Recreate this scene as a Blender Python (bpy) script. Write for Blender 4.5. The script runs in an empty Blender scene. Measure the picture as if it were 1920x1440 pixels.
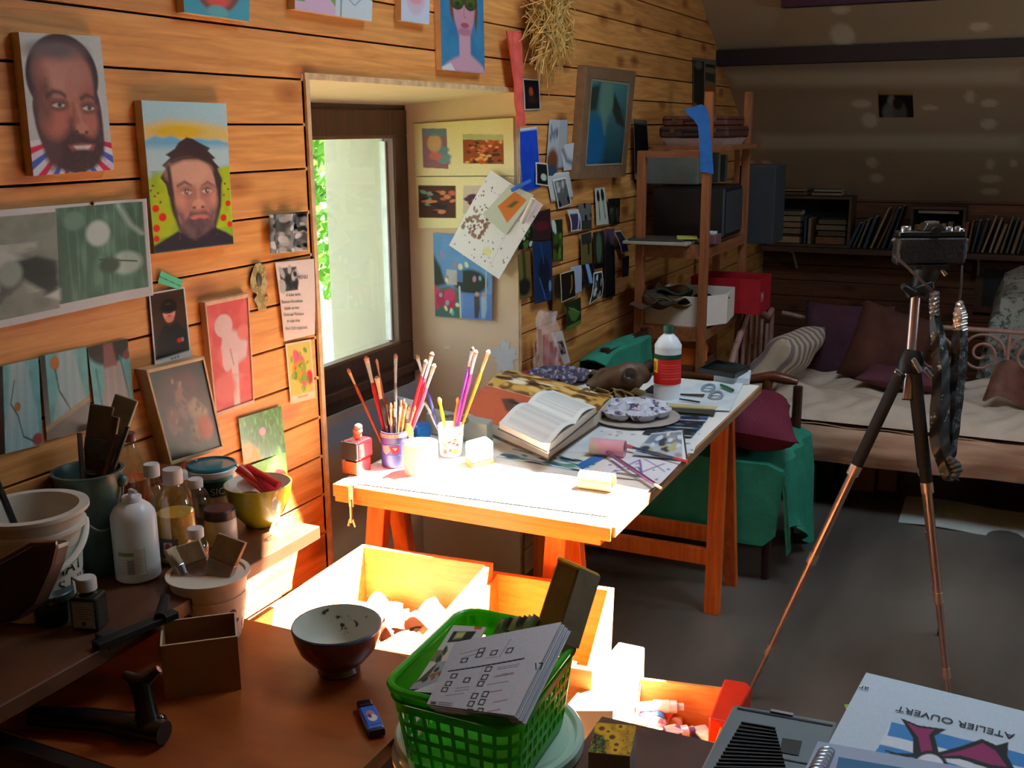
import bpy, math, random
import numpy as np
from mathutils import Vector, Matrix
random.seed(7); RNG = np.random.default_rng(7)
SC = bpy.context.scene; COL = SC.collection
# ---------------------------------------------------------------- camera
FPX = 1985.0; PITCH, YAW, ROLL = 0.23597, 0.44637, 0.007956
CF = np.array([-math.sin(YAW)*math.cos(PITCH), math.cos(YAW)*math.cos(PITCH), -math.sin(PITCH)])
_R = np.array([math.cos(YAW), math.sin(YAW), 0]); _D = np.cross(CF, _R)
CX = math.cos(ROLL)*_R + math.sin(ROLL)*_D; CY = -math.sin(ROLL)*_R + math.cos(ROLL)*_D
CC = np.array([1.48, 0, 1.55])
cam = bpy.data.cameras.new('camera'); camo = bpy.data.objects.new('camera', cam); COL.objects.link(camo)
cam.sensor_width = 36; cam.lens = 36*FPX/1920; cam.clip_start = .02
camo.matrix_world = Matrix(((CX[0], -CY[0], -CF[0], CC[0]), (CX[1], -CY[1], -CF[1], CC[1]), (CX[2], -CY[2], -CF[2], CC[2]), (0, 0, 0, 1)))
SC.camera = camo
# ---------------------------------------------------------------- light
SUN_D = Vector((-.35, -.40, -1.0)).normalized()
ZC = 3.0                                    # flat part of the ceiling, with the roof light in it
wd = bpy.data.worlds.new('daylight'); SC.world = wd; wd.use_nodes = True
wd.node_tree.nodes['Background'].inputs[0].default_value = (.66, .83, 1, 1)
wd.node_tree.nodes['Background'].inputs[1].default_value = 15
sun = bpy.data.lights.new('sun', 'SUN'); sun.energy = 165; sun.angle = .009; sun.color = (1, .93, .82)
suno = bpy.data.objects.new('sun', sun); COL.objects.link(suno)
suno.rotation_euler = SUN_D.to_track_quat('-Z', 'Y').to_euler()
PATCH = [(.24, 1.34), (1.27, 1.36), (.92, 2.18), (.13, 2.27), (-.09, 1.76)]       # where the roof light's sun lands at z = .7
SKY = [(x + SUN_D.x/SUN_D.z*(ZC-.7), y + SUN_D.y/SUN_D.z*(ZC-.7)) for x, y in PATCH]  # roof light outline traced back up from the wanted sun patch
def portal(name, loc, d, sx, sy):
    a = bpy.data.lights.new(name, 'AREA'); a.shape = 'RECTANGLE'; a.size = sx; a.size_y = sy; a.cycles.is_portal = True
    o = bpy.data.objects.new(name, a); COL.objects.link(o); o.location = loc; o.rotation_euler = Vector(d).to_track_quat('-Z', 'Y').to_euler()
portal('window_portal', (-.47, 2.56, 1.18), (1, 0, 0), .8, .66)
sxm = sum(p[0] for p in SKY)/5; sym = sum(p[1] for p in SKY)/5
portal('side_window_portal', (3.74, 3.65, 1.5), (-1, 0, 0), .6, .6)
portal('roof_light_portal', (sxm, sym, ZC+.03), (0, 0, -1), 1.4, 1.0)
SC.view_settings.view_transform = 'Standard'; SC.view_settings.look = 'None'
SC.view_settings.gamma = 1; SC.view_settings.use_curve_mapping = False
SC.view_settings.exposure = 0.0
try:
    SC.cycles.use_denoising = True; SC.cycles.max_bounces = 8; SC.cycles.diffuse_bounces = 5; SC.cycles.sample_clamp_indirect = 6
    SC.cycles.caustics_reflective = False; SC.cycles.caustics_refractive = False
except Exception: pass
# ---------------------------------------------------------------- picture <-> place
def ray(u, v): return (u-960)*CX + (v-720)*CY + FPX*CF
def P(u, v, **k):
    (a, val), = k.items(); i = 'xyz'.index(a); r = ray(u, v); return CC + (val-CC[i])/r[i]*r
def px(q):
    d = np.array(q)-CC; z = d@CF; return (960+FPX*(d@CX)/z, 720+FPX*(d@CY)/z)
def zat(x, y, v):
    lo, hi = -1., 4.
    for _ in range(40):
        m = (lo+hi)/2
        if px((x, y, m))[1] > v: lo = m
        else: hi = m
    return lo
def col(u, x, z):                           # y of the point at given x and height that stands in pixel column u
    lo, hi = .3, 8.
    for _ in range(40):
        m = (lo+hi)/2
        if px((x, m, z))[0] < u: lo = m
        else: hi = m
    return lo
def wid(x, y, z, w): return w/FPX*((np.array((x, y, z))-CC)@CF)
def PP(u, v, n, d):                      # ray with plane n.p = d
    r = ray(u, v); n = np.array(n); return CC + (d-CC@n)/(r@n)*r
# ---------------------------------------------------------------- colour and materials
def lin(c):
    c = np.asarray(c, float)/255; return np.where(c <= .04045, c/12.92, ((c+.055)/1.055)**2.4)
_mc = {}
def M(c=(128,128,128), rough=.6, var=.12, scale=18, metal=0, bump=0, trans=0, coat=0, stretch=None, spec=.5, alpha=1, emit=0, sss=0, var2=None, thr=.55, ior=1.45, bscale=None):
    key = (tuple(c), rough, var, scale, metal, bump, trans, coat, stretch, spec, alpha, emit, sss, var2, thr, ior, bscale)
    if key in _mc: return _mc[key]
    m = bpy.data.materials.new('mat_%d' % len(_mc)); m.use_nodes = True; nt = m.node_tree; b = nt.nodes['Principled BSDF']; L = nt.links
    base = lin(c)
    tc = nt.nodes.new('ShaderNodeTexCoord'); mp = nt.nodes.new('ShaderNodeMapping'); L.new(tc.outputs['Object'], mp.inputs[0])
    if stretch: mp.inputs['Scale'].default_value = stretch
    n = nt.nodes.new('ShaderNodeTexNoise'); n.inputs['Scale'].default_value = scale; n.inputs['Detail'].default_value = 4
    L.new(mp.outputs[0], n.inputs['Vector'])
    r = nt.nodes.new('ShaderNodeValToRGB'); L.new(n.outputs[0], r.inputs[0])
    if var2 is None:
        r.color_ramp.elements[0].position = .3; r.color_ramp.elements[1].position = .72
        r.color_ramp.elements[0].color = (*(base*(1-var)), 1); r.color_ramp.elements[1].color = (*np.minimum(base*(1+var), 1), 1)
    else:
        r.color_ramp.elements[0].position = thr-.02; r.color_ramp.elements[1].position = thr+.02
        r.color_ramp.elements[0].color = (*base, 1); r.color_ramp.elements[1].color = (*lin(var2), 1)
    L.new(r.outputs[0], b.inputs['Base Color'])
    b.inputs['Roughness'].default_value = rough; b.inputs['Metallic'].default_value = metal
    b.inputs['Transmission Weight'].default_value = trans; b.inputs['Coat Weight'].default_value = coat
    b.inputs['Specular IOR Level'].default_value = spec; b.inputs['Alpha'].default_value = alpha; b.inputs['IOR'].default_value = ior
    if sss: b.inputs['Subsurface Weight'].default_value = sss; b.inputs['Subsurface Radius'].default_value = (.02, .01, .005)
    if bump:
        n2 = n
        if bscale:
            n2 = nt.nodes.new('ShaderNodeTexNoise'); n2.inputs['Scale'].default_value = bscale; L.new(mp.outputs[0], n2.inputs['Vector'])
        bp = nt.nodes.new('ShaderNodeBump'); bp.inputs['Strength'].default_value = bump; bp.inputs['Distance'].default_value = .01
        L.new(n2.outputs[0], bp.inputs['Height']); L.new(bp.outputs[0], b.inputs['Normal'])
    _mc[key] = m; return m
def wood(c1, c2, axis='y', rough=.55, knots=True, board=None, hv=.12, gs=9, coat=0):
    key = ('wood', tuple(c1), tuple(c2), axis, rough, knots, board, hv, gs, coat)
    if key in _mc: return _mc[key]
    m = bpy.data.materials.new('wood_%d' % len(_mc)); m.use_nodes = True; nt = m.node_tree; L = nt.links; b = nt.nodes['Principled BSDF']; N = nt.nodes.new
    tc = N('ShaderNodeTexCoord'); mp = N('ShaderNodeMapping'); L.new(tc.outputs['Object'], mp.inputs[0])
    s = {'x': (1, 14, 14), 'y': (14, 1, 14), 'z': (14, 14, 1)}[axis]; mp.inputs['Scale'].default_value = s
    vec = mp.outputs[0]
    if board:                                  # every board gets its own grain and tone
        sp = N('ShaderNodeSeparateXYZ'); L.new(tc.outputs['Object'], sp.inputs[0])
        dv = N('ShaderNodeMath'); dv.operation = 'SUBTRACT'; L.new(sp.outputs[2], dv.inputs[0]); dv.inputs[1].default_value = board[1]
        d2 = N('ShaderNodeMath'); d2.operation = 'DIVIDE'; L.new(dv.outputs[0], d2.inputs[0]); d2.inputs[1].default_value = board[0]
        fl = N('ShaderNodeMath'); fl.operation = 'FLOOR'; L.new(d2.outputs[0], fl.inputs[0])
        wn = N('ShaderNodeTexWhiteNoise'); wn.noise_dimensions = '1D'; L.new(fl.outputs[0], wn.inputs['W'])
        sc = N('ShaderNodeVectorMath'); sc.operation = 'SCALE'; L.new(wn.outputs['Color'], sc.inputs[0]); sc.inputs['Scale'].default_value = 37
        ad = N('ShaderNodeVectorMath'); L.new(mp.outputs[0], ad.inputs[0]); L.new(sc.outputs[0], ad.inputs[1]); vec = ad.outputs[0]
    n = N('ShaderNodeTexNoise'); n.inputs['Scale'].default_value = gs*.5; n.inputs['Detail'].default_value = 6; n.inputs['Distortion'].default_value = .6
    L.new(vec, n.inputs['Vector'])
    r = N('ShaderNodeValToRGB'); r.color_ramp.elements[0].position = .32; r.color_ramp.elements[1].position = .68
    r.color_ramp.elements[0].color = (*lin(c2), 1); r.color_ramp.elements[1].color = (*lin(c1), 1); L.new(n.outputs[0], r.inputs[0]); out = r.outputs[0]
    if knots:
        mk = N('ShaderNodeMapping'); mk.inputs['Scale'].default_value = {'x': (2.6, 5.5, 5.5), 'y': (3, 2.4, 5.5), 'z': (5.5, 5.5, 2.6)}[axis]
        L.new(tc.outputs['Object'], mk.inputs[0]); v = N('ShaderNodeTexVoronoi'); v.inputs['Scale'].default_value = 1.3; L.new(mk.outputs[0], v.inputs['Vector'])
        if board:
            s2 = N('ShaderNodeSeparateXYZ'); c2_ = N('ShaderNodeCombineXYZ'); L.new(mk.outputs[0], s2.inputs[0]); L.new(s2.outputs[1 if axis == 'y' else 0], c2_.inputs[0]); L.new(s2.outputs[2], c2_.inputs[1]); v.voronoi_dimensions = '2D'; L.new(c2_.outputs[0], v.inputs['Vector']); v.inputs['Scale'].default_value = 1.0
        kr = N('ShaderNodeValToRGB'); kr.color_ramp.elements[0].position = .0; kr.color_ramp.elements[1].position = .16
        kr.color_ramp.elements[0].color = (.28, .16, .10, 1); kr.color_ramp.elements[1].color = (1, 1, 1, 1)
        e = kr.color_ramp.elements.new(.09); e.color = (.62, .48, .38, 1)
        L.new(v.outputs['Distance'], kr.inputs[0]); mx = N('ShaderNodeMix'); mx.data_type = 'RGBA'; mx.blend_type = 'MULTIPLY'; mx.inputs[0].default_value = .85
        L.new(out, mx.inputs[6]); L.new(kr.outputs[0], mx.inputs[7]); out = mx.outputs[2]
    if board:
        hs = N('ShaderNodeHueSaturation'); mr = N('ShaderNodeMapRange'); mr.inputs[3].default_value = 1-hv; mr.inputs[4].default_value = 1+hv
        L.new(wn.outputs['Value'], mr.inputs[0]); L.new(mr.outputs[0], hs.inputs['Value']); L.new(out, hs.inputs['Color']); out = hs.outputs[0]
    L.new(out, b.inputs['Base Color']); b.inputs['Roughness'].default_value = rough; b.inputs['Coat Weight'].default_value = coat
    bp = N('ShaderNodeBump'); bp.inputs['Strength'].default_value = .25; bp.inputs['Distance'].default_value = .004
    L.new(n.outputs[0], bp.inputs['Height']); L.new(bp.outputs[0], b.inputs['Normal'])
    _mc[key] = m; return m
def painted(rough=.5, coat=0):
    key = ('painted', rough, coat)
    if key in _mc: return _mc[key]
    m = bpy.data.materials.new('painted_%d' % len(_mc)); m.use_nodes = True; nt = m.node_tree; b = nt.nodes['Principled BSDF']
    a = nt.nodes.new('ShaderNodeVertexColor'); a.layer_name = 'paint'; n = nt.nodes.new('ShaderNodeTexNoise'); n.inputs['Scale'].default_value = 260
    tc = nt.nodes.new('ShaderNodeTexCoord'); nt.links.new(tc.outputs['Object'], n.inputs['Vector'])
    mr = nt.nodes.new('ShaderNodeMapRange'); mr.inputs[3].default_value = .9; mr.inputs[4].default_value = 1.1; nt.links.new(n.outputs[0], mr.inputs[0])
    hs = nt.nodes.new('ShaderNodeHueSaturation'); nt.links.new(mr.outputs[0], hs.inputs['Value']); nt.links.new(a.outputs[0], hs.inputs['Color'])
    nt.links.new(hs.outputs[0], b.inputs['Base Color']); b.inputs['Specular IOR Level'].default_value = .22; b.inputs['Roughness'].default_value = rough; b.inputs['Coat Weight'].default_value = coat
    _mc[key] = m; return m
# ---------------------------------------------------------------- mesh builder
class MB:
    def __init__(s): s.v = []; s.f = []; s.T = Matrix.Identity(4)
    def at(s, loc=(0,0,0), rz=0, rx=0, ry=0):
        s.T = Matrix.Translation(Vector(loc)) @ Matrix.Rotation(rz, 4, 'Z') @ Matrix.Rotation(ry, 4, 'Y') @ Matrix.Rotation(rx, 4, 'X'); return s
    def add(s, vs, fs):
        n = len(s.v); s.v += [tuple(s.T @ Vector(tuple(float(c) for c in p))) for p in vs]; s.f += [tuple(i+n for i in f) for f in fs]; return s
    def box(s, c, d):
        x, y, z = c; a, b, h = d[0]/2, d[1]/2, d[2]/2
        return s.add([(x+i*a, y+j*b, z+k*h) for k in (-1, 1) for j in (-1, 1) for i in (-1, 1)],
            [(0,2,3,1), (4,5,7,6), (0,1,5,4), (2,6,7,3), (0,4,6,2), (1,3,7,5)])
    def rbox(s, c, d, r=.003, n=2):            # box with rounded vertical edges and small top bevel
        x, y, z = c; a, b = d[0]/2, d[1]/2; r = min(r, a*.9, b*.9)
        ring = []
        for (cx, cy, a0) in ((a-r, b-r, 0), (-a+r, b-r, 90), (-a+r, -b+r, 180), (a-r, -b+r, 270)):
            for k in range(n+1):
                t = math.radians(a0+90*k/n); ring.append((cx+r*math.cos(t), cy+r*math.sin(t), math.cos(t), math.sin(t)))
        m = len(ring); e = min(r, d[2]*.3)*.5; vs = []
        for (zz, q) in ((-d[2]/2, e), (-d[2]/2+e, 0), (d[2]/2-e, 0), (d[2]/2, e)):
            vs += [(x+p[0]-p[2]*q, y+p[1]-p[3]*q, z+zz) for p in ring]
        fs = [(k*m+i, k*m+(i+1) % m, (k+1)*m+(i+1) % m, (k+1)*m+i) for k in range(3) for i in range(m)]
        fs += [tuple(reversed(range(m))), tuple(range(3*m, 4*m))]
        return s.add(vs, fs)
    def hexa(s, q, t):                         # solid between two quads (bottom q, top t)
        return s.add(list(q)+list(t), [(3,2,1,0), (4,5,6,7), (0,1,5,4), (1,2,6,5), (2,3,7,6), (3,0,4,7)])
    def slab(s, q, n, t):                      # quad extruded along n by t
        n = np.array(n)*t; return s.hexa(q, [np.array(p)+n for p in q])
    def beam(s, a, b, w, h, up=(0,0,1)):
        a, b = Vector(a), Vector(b); d = (b-a).normalized(); sd = d.cross(Vector(up)).normalized()*w/2; u = sd.cross(d).normalized()*h/2
        return s.hexa([a-sd-u, a+sd-u, a+sd+u, a-sd+u], [b-sd-u, b+sd-u, b+sd+u, b-sd+u])
    def tube(s, pts, r, n=8, cap=True):
        pts = [Vector(tuple(p)) for p in pts]; rs = r if hasattr(r, '__len__') else [r]*len(pts); vs = []; fs = []
        up = Vector((0, 0, 1)); d0 = (pts[1]-pts[0]).normalized()
        if abs(d0.dot(up)) > .95: up = Vector((1, 0, 0))
        sd = d0.cross(up).normalized()
        for i, p in enumerate(pts):
            d = (pts[min(i+1, len(pts)-1)]-pts[max(i-1, 0)]).normalized(); sd = (sd-d*sd.dot(d)).normalized(); u = sd.cross(d)
            vs += [p+(sd*math.cos(2*math.pi*k/n)+u*math.sin(2*math.pi*k/n))*rs[i] for k in range(n)]
        for i in range(len(pts)-1): fs += [(i*n+k, i*n+(k+1) % n, (i+1)*n+(k+1) % n, (i+1)*n+k) for k in range(n)]
        if cap: fs += [tuple(reversed(range(n))), tuple(range((len(pts)-1)*n, len(pts)*n))]
        return s.add(vs, fs)
    def lathe(s, prof, c=(0,0,0), n=32, sx=1, sy=1, cap=True):
        vs = []; fs = []
        for r, z in prof: vs += [(c[0]+sx*r*math.cos(2*math.pi*k/n), c[1]+sy*r*math.sin(2*math.pi*k/n), c[2]+z) for k in range(n)]
        for i in range(len(prof)-1): fs += [(i*n+k, i*n+(k+1) % n, (i+1)*n+(k+1) % n, (i+1)*n+k) for k in range(n)]
        if cap: fs += [tuple(reversed(range(n))), tuple(range((len(prof)-1)*n, len(prof)*n))]
        return s.add(vs, fs)
    def prism(s, poly, z0, z1):
        n = len(poly); return s.add([(x, y, z0) for x, y in poly]+[(x, y, z1) for x, y in poly],
            [tuple(reversed(range(n))), tuple(range(n, 2*n))]+[(i, (i+1) % n, (i+1) % n+n, i+n) for i in range(n)])
    def ball(s, c, r, n=12, sq=(1,1,1)):
        pr = [(math.sin(math.pi*i/n), -math.cos(math.pi*i/n)) for i in range(1, n)]
        vs = []; fs = []; m = n*2
        for a, b in pr: vs += [(c[0]+r*sq[0]*a*math.cos(2*math.pi*k/m), c[1]+r*sq[1]*a*math.sin(2*math.pi*k/m), c[2]+r*sq[2]*b) for k in range(m)]
        for i in range(len(pr)-1): fs += [(i*m+k, i*m+(k+1) % m, (i+1)*m+(k+1) % m, (i+1)*m+k) for k in range(m)]
        fs += [tuple(reversed(range(m))), tuple(range((len(pr)-1)*m, len(pr)*m))]
        return s.add(vs, fs)
    def grid(s, fn, nu, nv, th=0):             # fn(u,v)->point; optional thickness along the normal
        A = np.array([[fn(i/nu, j/nv) for i in range(nu+1)] for j in range(nv+1)], float)
        w = nu+1; F = [(j*w+i, j*w+i+1, (j+1)*w+i+1, (j+1)*w+i) for j in range(nv) for i in range(nu)]
        if not th: return s.add(A.reshape(-1, 3), F)
        du = np.gradient(A, axis=1); dv = np.gradient(A, axis=0); N = np.cross(du, dv); N /= np.maximum(np.linalg.norm(N, axis=2, keepdims=True), 1e-9)
        B = A-N*th; K = w*(nv+1); vs = np.concatenate([A.reshape(-1, 3), B.reshape(-1, 3)])
        fs = F+[tuple(k+K for k in reversed(f)) for f in F]
        bd = [j for j in range(nu)]+[j*w+nu for j in range(nv)]+[nv*w+i for i in range(nu, 0, -1)]+[j*w for j in range(nv, 0, -1)]
        fs += [(bd[(i+1) % len(bd)], bd[i], bd[i]+K, bd[(i+1) % len(bd)]+K) for i in range(len(bd))]
        return s.add(vs, fs)
    def obj(s, name, mat, parent=None, smooth=False, bevel=0, fix=True):
        me = bpy.data.meshes.new(name); me.from_pydata(s.v, [], s.f)
        if fix:
            import bmesh
            b = bmesh.new(); b.from_mesh(me); bmesh.ops.recalc_face_normals(b, faces=b.faces); b.to_mesh(me); b.free()
        me.materials.append(mat); o = bpy.data.objects.new(name, me); COL.objects.link(o)
        if smooth:
            for p in me.polygons: p.use_smooth = True
            try: me.set_sharp_from_angle(angle=math.radians(40))
            except Exception: pass
        if bevel:
            bv = o.modifiers.new('bevel', 'BEVEL'); bv.width = bevel; bv.segments = 2; bv.limit_method = 'ANGLE'
        if parent: adopt(o, parent)
        return o
def adopt(o, parent):
    o.parent = parent; o.matrix_parent_inverse = base_matrix(parent).inverted()
def base_matrix(o):
    m = Matrix.Translation(o.location) @ o.rotation_euler.to_matrix().to_4x4()
    return (base_matrix(o.parent) @ o.matrix_parent_inverse @ m) if o.parent else m
def tag(o, label=None, cat=None, group=None, kind=None):
    if label: o['label'] = label
    if cat: o['category'] = cat
    if group: o['group'] = group
    if kind: o['kind'] = kind
    return o
def thing(name, label, cat, loc=(0,0,0), group=None):
    o = bpy.data.objects.new(name, None); COL.objects.link(o); o.location = tuple(float(c) for c in loc); o.empty_display_size = .05
    return tag(o, label, cat, group)
def struct(o): o['kind'] = 'structure'; return o
def dup(o, loc=None, parent=None, label=None, rz=None):
    c = o.copy(); COL.objects.link(c)
    if parent: c.parent = parent
    if loc is not None: c.location = tuple(float(q) for q in loc)
    if rz is not None: c.rotation_euler.z = rz
    if label: c['label'] = label
    for ch in list(o.children): dup(ch, parent=c)
    return c
# ---------------------------------------------------------------- small painter: colours on a fine grid
class Cv:
    def __init__(s, w, h, bg=(255,255,255)):
        s.w, s.h = w, h; s.a = np.ones((h, w, 3))*lin(bg); s.X, s.Y = np.meshgrid((np.arange(w)+.5)/w, (np.arange(h)+.5)/h)
    def mix(s, m, c): m = np.clip(m, 0, 1)[..., None]; s.a = s.a*(1-m)+lin(c)*m; return s
    def el(s, x, y, rx, ry, c, soft=.15, rot=0, op=1):
        dx, dy = s.X-x, s.Y-y; t = math.radians(rot); u = (dx*math.cos(t)+dy*math.sin(t))/rx; v = (-dx*math.sin(t)+dy*math.cos(t))/ry
        return s.mix(op*(1-(np.sqrt(u*u+v*v)-1)/soft), c)
    def rc(s, x0, y0, x1, y1, c, op=1, soft=None):
        so = soft or 1/s.w; return s.mix(op*np.clip(np.minimum(np.minimum(s.X-x0, x1-s.X)/so+.5, np.minimum(s.Y-y0, y1-s.Y)/so+.5), 0, 1), c)
    def po(s, pts, c, op=1, soft=None):
        ins = np.zeros(s.X.shape, bool); dm = np.full(s.X.shape, 9.); n = len(pts)
        for i in range(n):
            x1, y1 = pts[i]; x2, y2 = pts[(i+1) % n]
            cr = ((y1 > s.Y) != (y2 > s.Y)) & (s.X < (x2-x1)*(s.Y-y1)/((y2-y1) or 1e-9)+x1); ins ^= cr
            t = np.clip(((s.X-x1)*(x2-x1)+(s.Y-y1)*(y2-y1))/max((x2-x1)**2+(y2-y1)**2, 1e-9), 0, 1)
            dm = np.minimum(dm, np.hypot(s.X-x1-t*(x2-x1), s.Y-y1-t*(y2-y1)))
        so = soft or .7/s.w; return s.mix(op*np.clip(.5+np.where(ins, dm, -dm)/so, 0, 1), c)
    def ln(s, pts, w, c, op=1, soft=None):
        dm = np.full(s.X.shape, 9.)
        for (x1, y1), (x2, y2) in zip(pts, pts[1:]):
            t = np.clip(((s.X-x1)*(x2-x1)+(s.Y-y1)*(y2-y1))/max((x2-x1)**2+(y2-y1)**2, 1e-9), 0, 1)
            dm = np.minimum(dm, np.hypot(s.X-x1-t*(x2-x1), s.Y-y1-t*(y2-y1)))
        so = soft or .7/s.w; return s.mix(op*np.clip(.5+(w/2-dm)/so, 0, 1), c)
    def gr(s, c0, c1, y0=0, y1=1, x=False):
        t = np.clip(((s.X if x else s.Y)-y0)/(y1-y0), 0, 1)[..., None]; s.a = lin(c0)*(1-t)+lin(c1)*t; return s
    def nz(s, c, fx=6, fy=6, lo=.5, hi=.8, op=1, seed=0, box=None):
        r = np.random.default_rng(seed); k = np.zeros(s.X.shape)
        for o, am in ((1, .6), (2.3, .4)):
            gx, gy = int(fx*o)+2, int(fy*o)+2; g = r.random((gy, gx)); x = s.X*(gx-1.001); y = s.Y*(gy-1.001); i = x.astype(int); j = y.astype(int); u = x-i; v = y-j
            u = u*u*(3-2*u); v = v*v*(3-2*v)
            k += am*(g[j, i]*(1-u)*(1-v)+g[j, i+1]*u*(1-v)+g[j+1, i]*(1-u)*v+g[j+1, i+1]*u*v)
        m = op*np.clip((k-lo)/(hi-lo), 0, 1)
        if box: m = m*((s.X > box[0]) & (s.Y > box[1]) & (s.X < box[2]) & (s.Y < box[3]))
        return s.mix(m, c)
    def blobs(s, cols, n, r=(.03, .1), box=(0,0,1,1), seed=0, op=.8, soft=.4, asp=1):
        q = random.Random(seed)
        for _ in range(n):
            s.el(q.uniform(box[0], box[2]), q.uniform(box[1], box[3]), q.uniform(*r), q.uniform(*r)*asp, q.choice(cols), soft, q.uniform(0, 180), op)
        return s
    def border(s, c, w=.05, h=None):
        h = h or w*s.w/s.h; return s.mix(((s.X < w) | (s.X > 1-w) | (s.Y < h) | (s.Y > 1-h)).astype(float), c)
def setpaint(me, cols):
    a = me.color_attributes.new('paint', 'FLOAT_COLOR', 'POINT'); d = np.ones((len(me.vertices), 4)); d[:, :3] = cols
    a.data.foreach_set('color', d.ravel())
PGAM = 1.0
def sheet(name, q, cv, parent=None, th=.0006, curl=None, rough=.5, coat=0):
    """painted sheet on the 3D quad TL,TR,BR,BL; curl(u,v) lifts it off along its normal; real thickness behind"""
    q = [np.array(p, float) for p in q]; n = np.cross(q[1]-q[0], q[3]-q[0]); n /= np.linalg.norm(n)
    if n @ (CC-q[0]) < 0: n = -n
    h, w = cv.h, cv.w; U, V = np.meshgrid(np.linspace(0, 1, w), np.linspace(0, 1, h)); U = U[..., None]; V = V[..., None]
    A = (q[0]*(1-U)+q[1]*U)*(1-V)+(q[3]*(1-U)+q[2]*U)*V
    if curl:
        K = np.array([[curl(i/(w-1), j/(h-1)) for i in range(w)] for j in range(h)]); A = A+n*K[..., None]
    B = A-n*th; K0 = w*h; idx = np.arange(K0).reshape(h, w)
    F = np.stack([idx[:-1, :-1], idx[1:, :-1], idx[1:, 1:], idx[:-1, 1:]], -1).reshape(-1, 4)
    if np.cross(q[3]-q[0], q[1]-q[0]) @ n < 0: F = F[:, ::-1]
    G = F[:, ::-1]+K0
    bd = list(idx[0, :-1])+list(idx[:-1, -1])+list(idx[-1, :0:-1])+list(idx[:0:-1, 0])
    S = [(bd[i], bd[(i+1) % len(bd)], bd[(i+1) % len(bd)]+K0, bd[i]+K0) for i in range(len(bd))]
    me = bpy.data.meshes.new(name); me.from_pydata(np.concatenate([A.reshape(-1, 3), B.reshape(-1, 3)]).tolist(), [], F.tolist()+G.tolist()+[tuple(int(k) for k in f) for f in S])
    c = (cv.a.reshape(-1, 3))**PGAM; setpaint(me, np.concatenate([c, c*.5+.3])); me.materials.append(painted(rough, coat))
    if curl:
        for p in me.polygons[:len(F)]: p.use_smooth = True
    o = bpy.data.objects.new(name, me); COL.objects.link(o)
    if parent: adopt(o, parent)
    return o
def text(body, size, mat, O, ex, ey, parent, name='lettering', lift=.0008, align='LEFT', sx=1):
    """raised printed lettering; O origin, ex reading direction, ey up direction of the letters"""
    cu = bpy.data.curves.new(name, 'FONT'); cu.body = body; cu.size = size; cu.extrude = .0002; cu.align_x = align
    t = bpy.data.objects.new(name+'_tmp', cu); COL.objects.link(t); dg = bpy.context.evaluated_depsgraph_get(); dg.update()
    me = bpy.data.meshes.new_from_object(t.evaluated_get(dg)); bpy.data.objects.remove(t)
    ex = Vector(ex).normalized(); ey = Vector(ey); ey = (ey-ex*ey.dot(ex)).normalized(); ez = ex.cross(ey); O = Vector(tuple(float(c) for c in O))+ez*lift
    me.transform(Matrix(((ex.x*sx, ey.x, ez.x, O.x), (ex.y*sx, ey.y, ez.y, O.y), (ex.z*sx, ey.z, ez.z, O.z), (0, 0, 0, 1))))
    me.materials.clear(); me.materials.append(mat); o = bpy.data.objects.new(name, me); COL.objects.link(o)
    if parent: adopt(o, parent)
    return o
def specks(base, fleck, scale=9, thr=.70, rough=.5, var=.35, bs=2.5, stretch=None, bump=.15):
    m = M(base, rough, var, bs, stretch=stretch, bump=bump); m = m.copy(); nt = m.node_tree; b = nt.nodes['Principled BSDF']; N = nt.nodes.new; L = nt.links
    src = b.inputs['Base Color'].links[0].from_socket; tc = N('ShaderNodeTexCoord'); n = N('ShaderNodeTexNoise'); n.inputs['Scale'].default_value = scale; n.inputs['Detail'].default_value = 8; n.inputs['Roughness'].default_value = .7
    L.new(tc.outputs['Object'], n.inputs['Vector']); r = N('ShaderNodeValToRGB'); r.color_ramp.elements[0].position = thr; r.color_ramp.elements[1].position = thr+.02
    L.new(n.outputs[0], r.inputs[0]); x = N('ShaderNodeMix'); x.data_type = 'RGBA'; L.new(r.outputs[0], x.inputs[0]); L.new(src, x.inputs[6]); x.inputs[7].default_value = (*lin(fleck), 1)
    L.new(x.outputs[2], b.inputs['Base Color']); return m
BH = .0978
WALLW = wood((224,160,86), (188,124,60), 'y', .55, True, (BH, 0), .10)
BLACK = M((14,12,10), .8)
PLAST = specks((228,200,170), (240,226,206), 6, .66, .7, .08, 3)
DARKW = wood((66,36,22), (40,20,12), 'z', .4, False)
DARKY = wood((66,36,22), (40,20,12), 'y', .4, False)
def roofz(y): return 2.145-.628*(y-5.224)
def roofy(z): return 5.224+(2.145-z)/.628
YJ0, YJ1, ZL, XW = 2.035, 3.14, 1.664, -.42
# left gable wall of horizontal boards
w = MB()
for k in range(31):
    z0, z1 = k*BH+.002, (k+1)*BH-.0025
    ye0 = min(6.9, roofy(z0)+.03); ye1 = min(6.9, roofy(z1)+.03)
    segs = [(-2.2, YJ0), (YJ1, None)] if z1 < ZL+.01 else [(-2.2, None)]
    for a, b in segs:
        e0, e1 = (b, b) if b else (ye0, ye1)
        w.add([(-.02, a, z0), (-.02, e0, z0), (-.02, e1, z1), (-.02, a, z1), (0, a, z0), (0, e0, z0), (0, e1, z1), (0, a, z1)],
              [(0,1,2,3), (7,6,5,4), (4,5,1,0), (6,7,3,2), (5,6,2,1), (7,4,0,3)])
struct(w.obj('wall_left', WALLW, bevel=.0015))
w = MB()
for a, b, c, d in ((-2.3, YJ0-.001, 0, 3.1), (YJ1+.001, 7.0, 0, 3.1), (YJ0-.001, YJ1+.001, ZL+.004, 3.1)): w.box((-.07, (a+b)/2, (c+d)/2), (.098, b-a, d-c))
struct(w.obj('wall_left_backing', BLACK))
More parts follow.
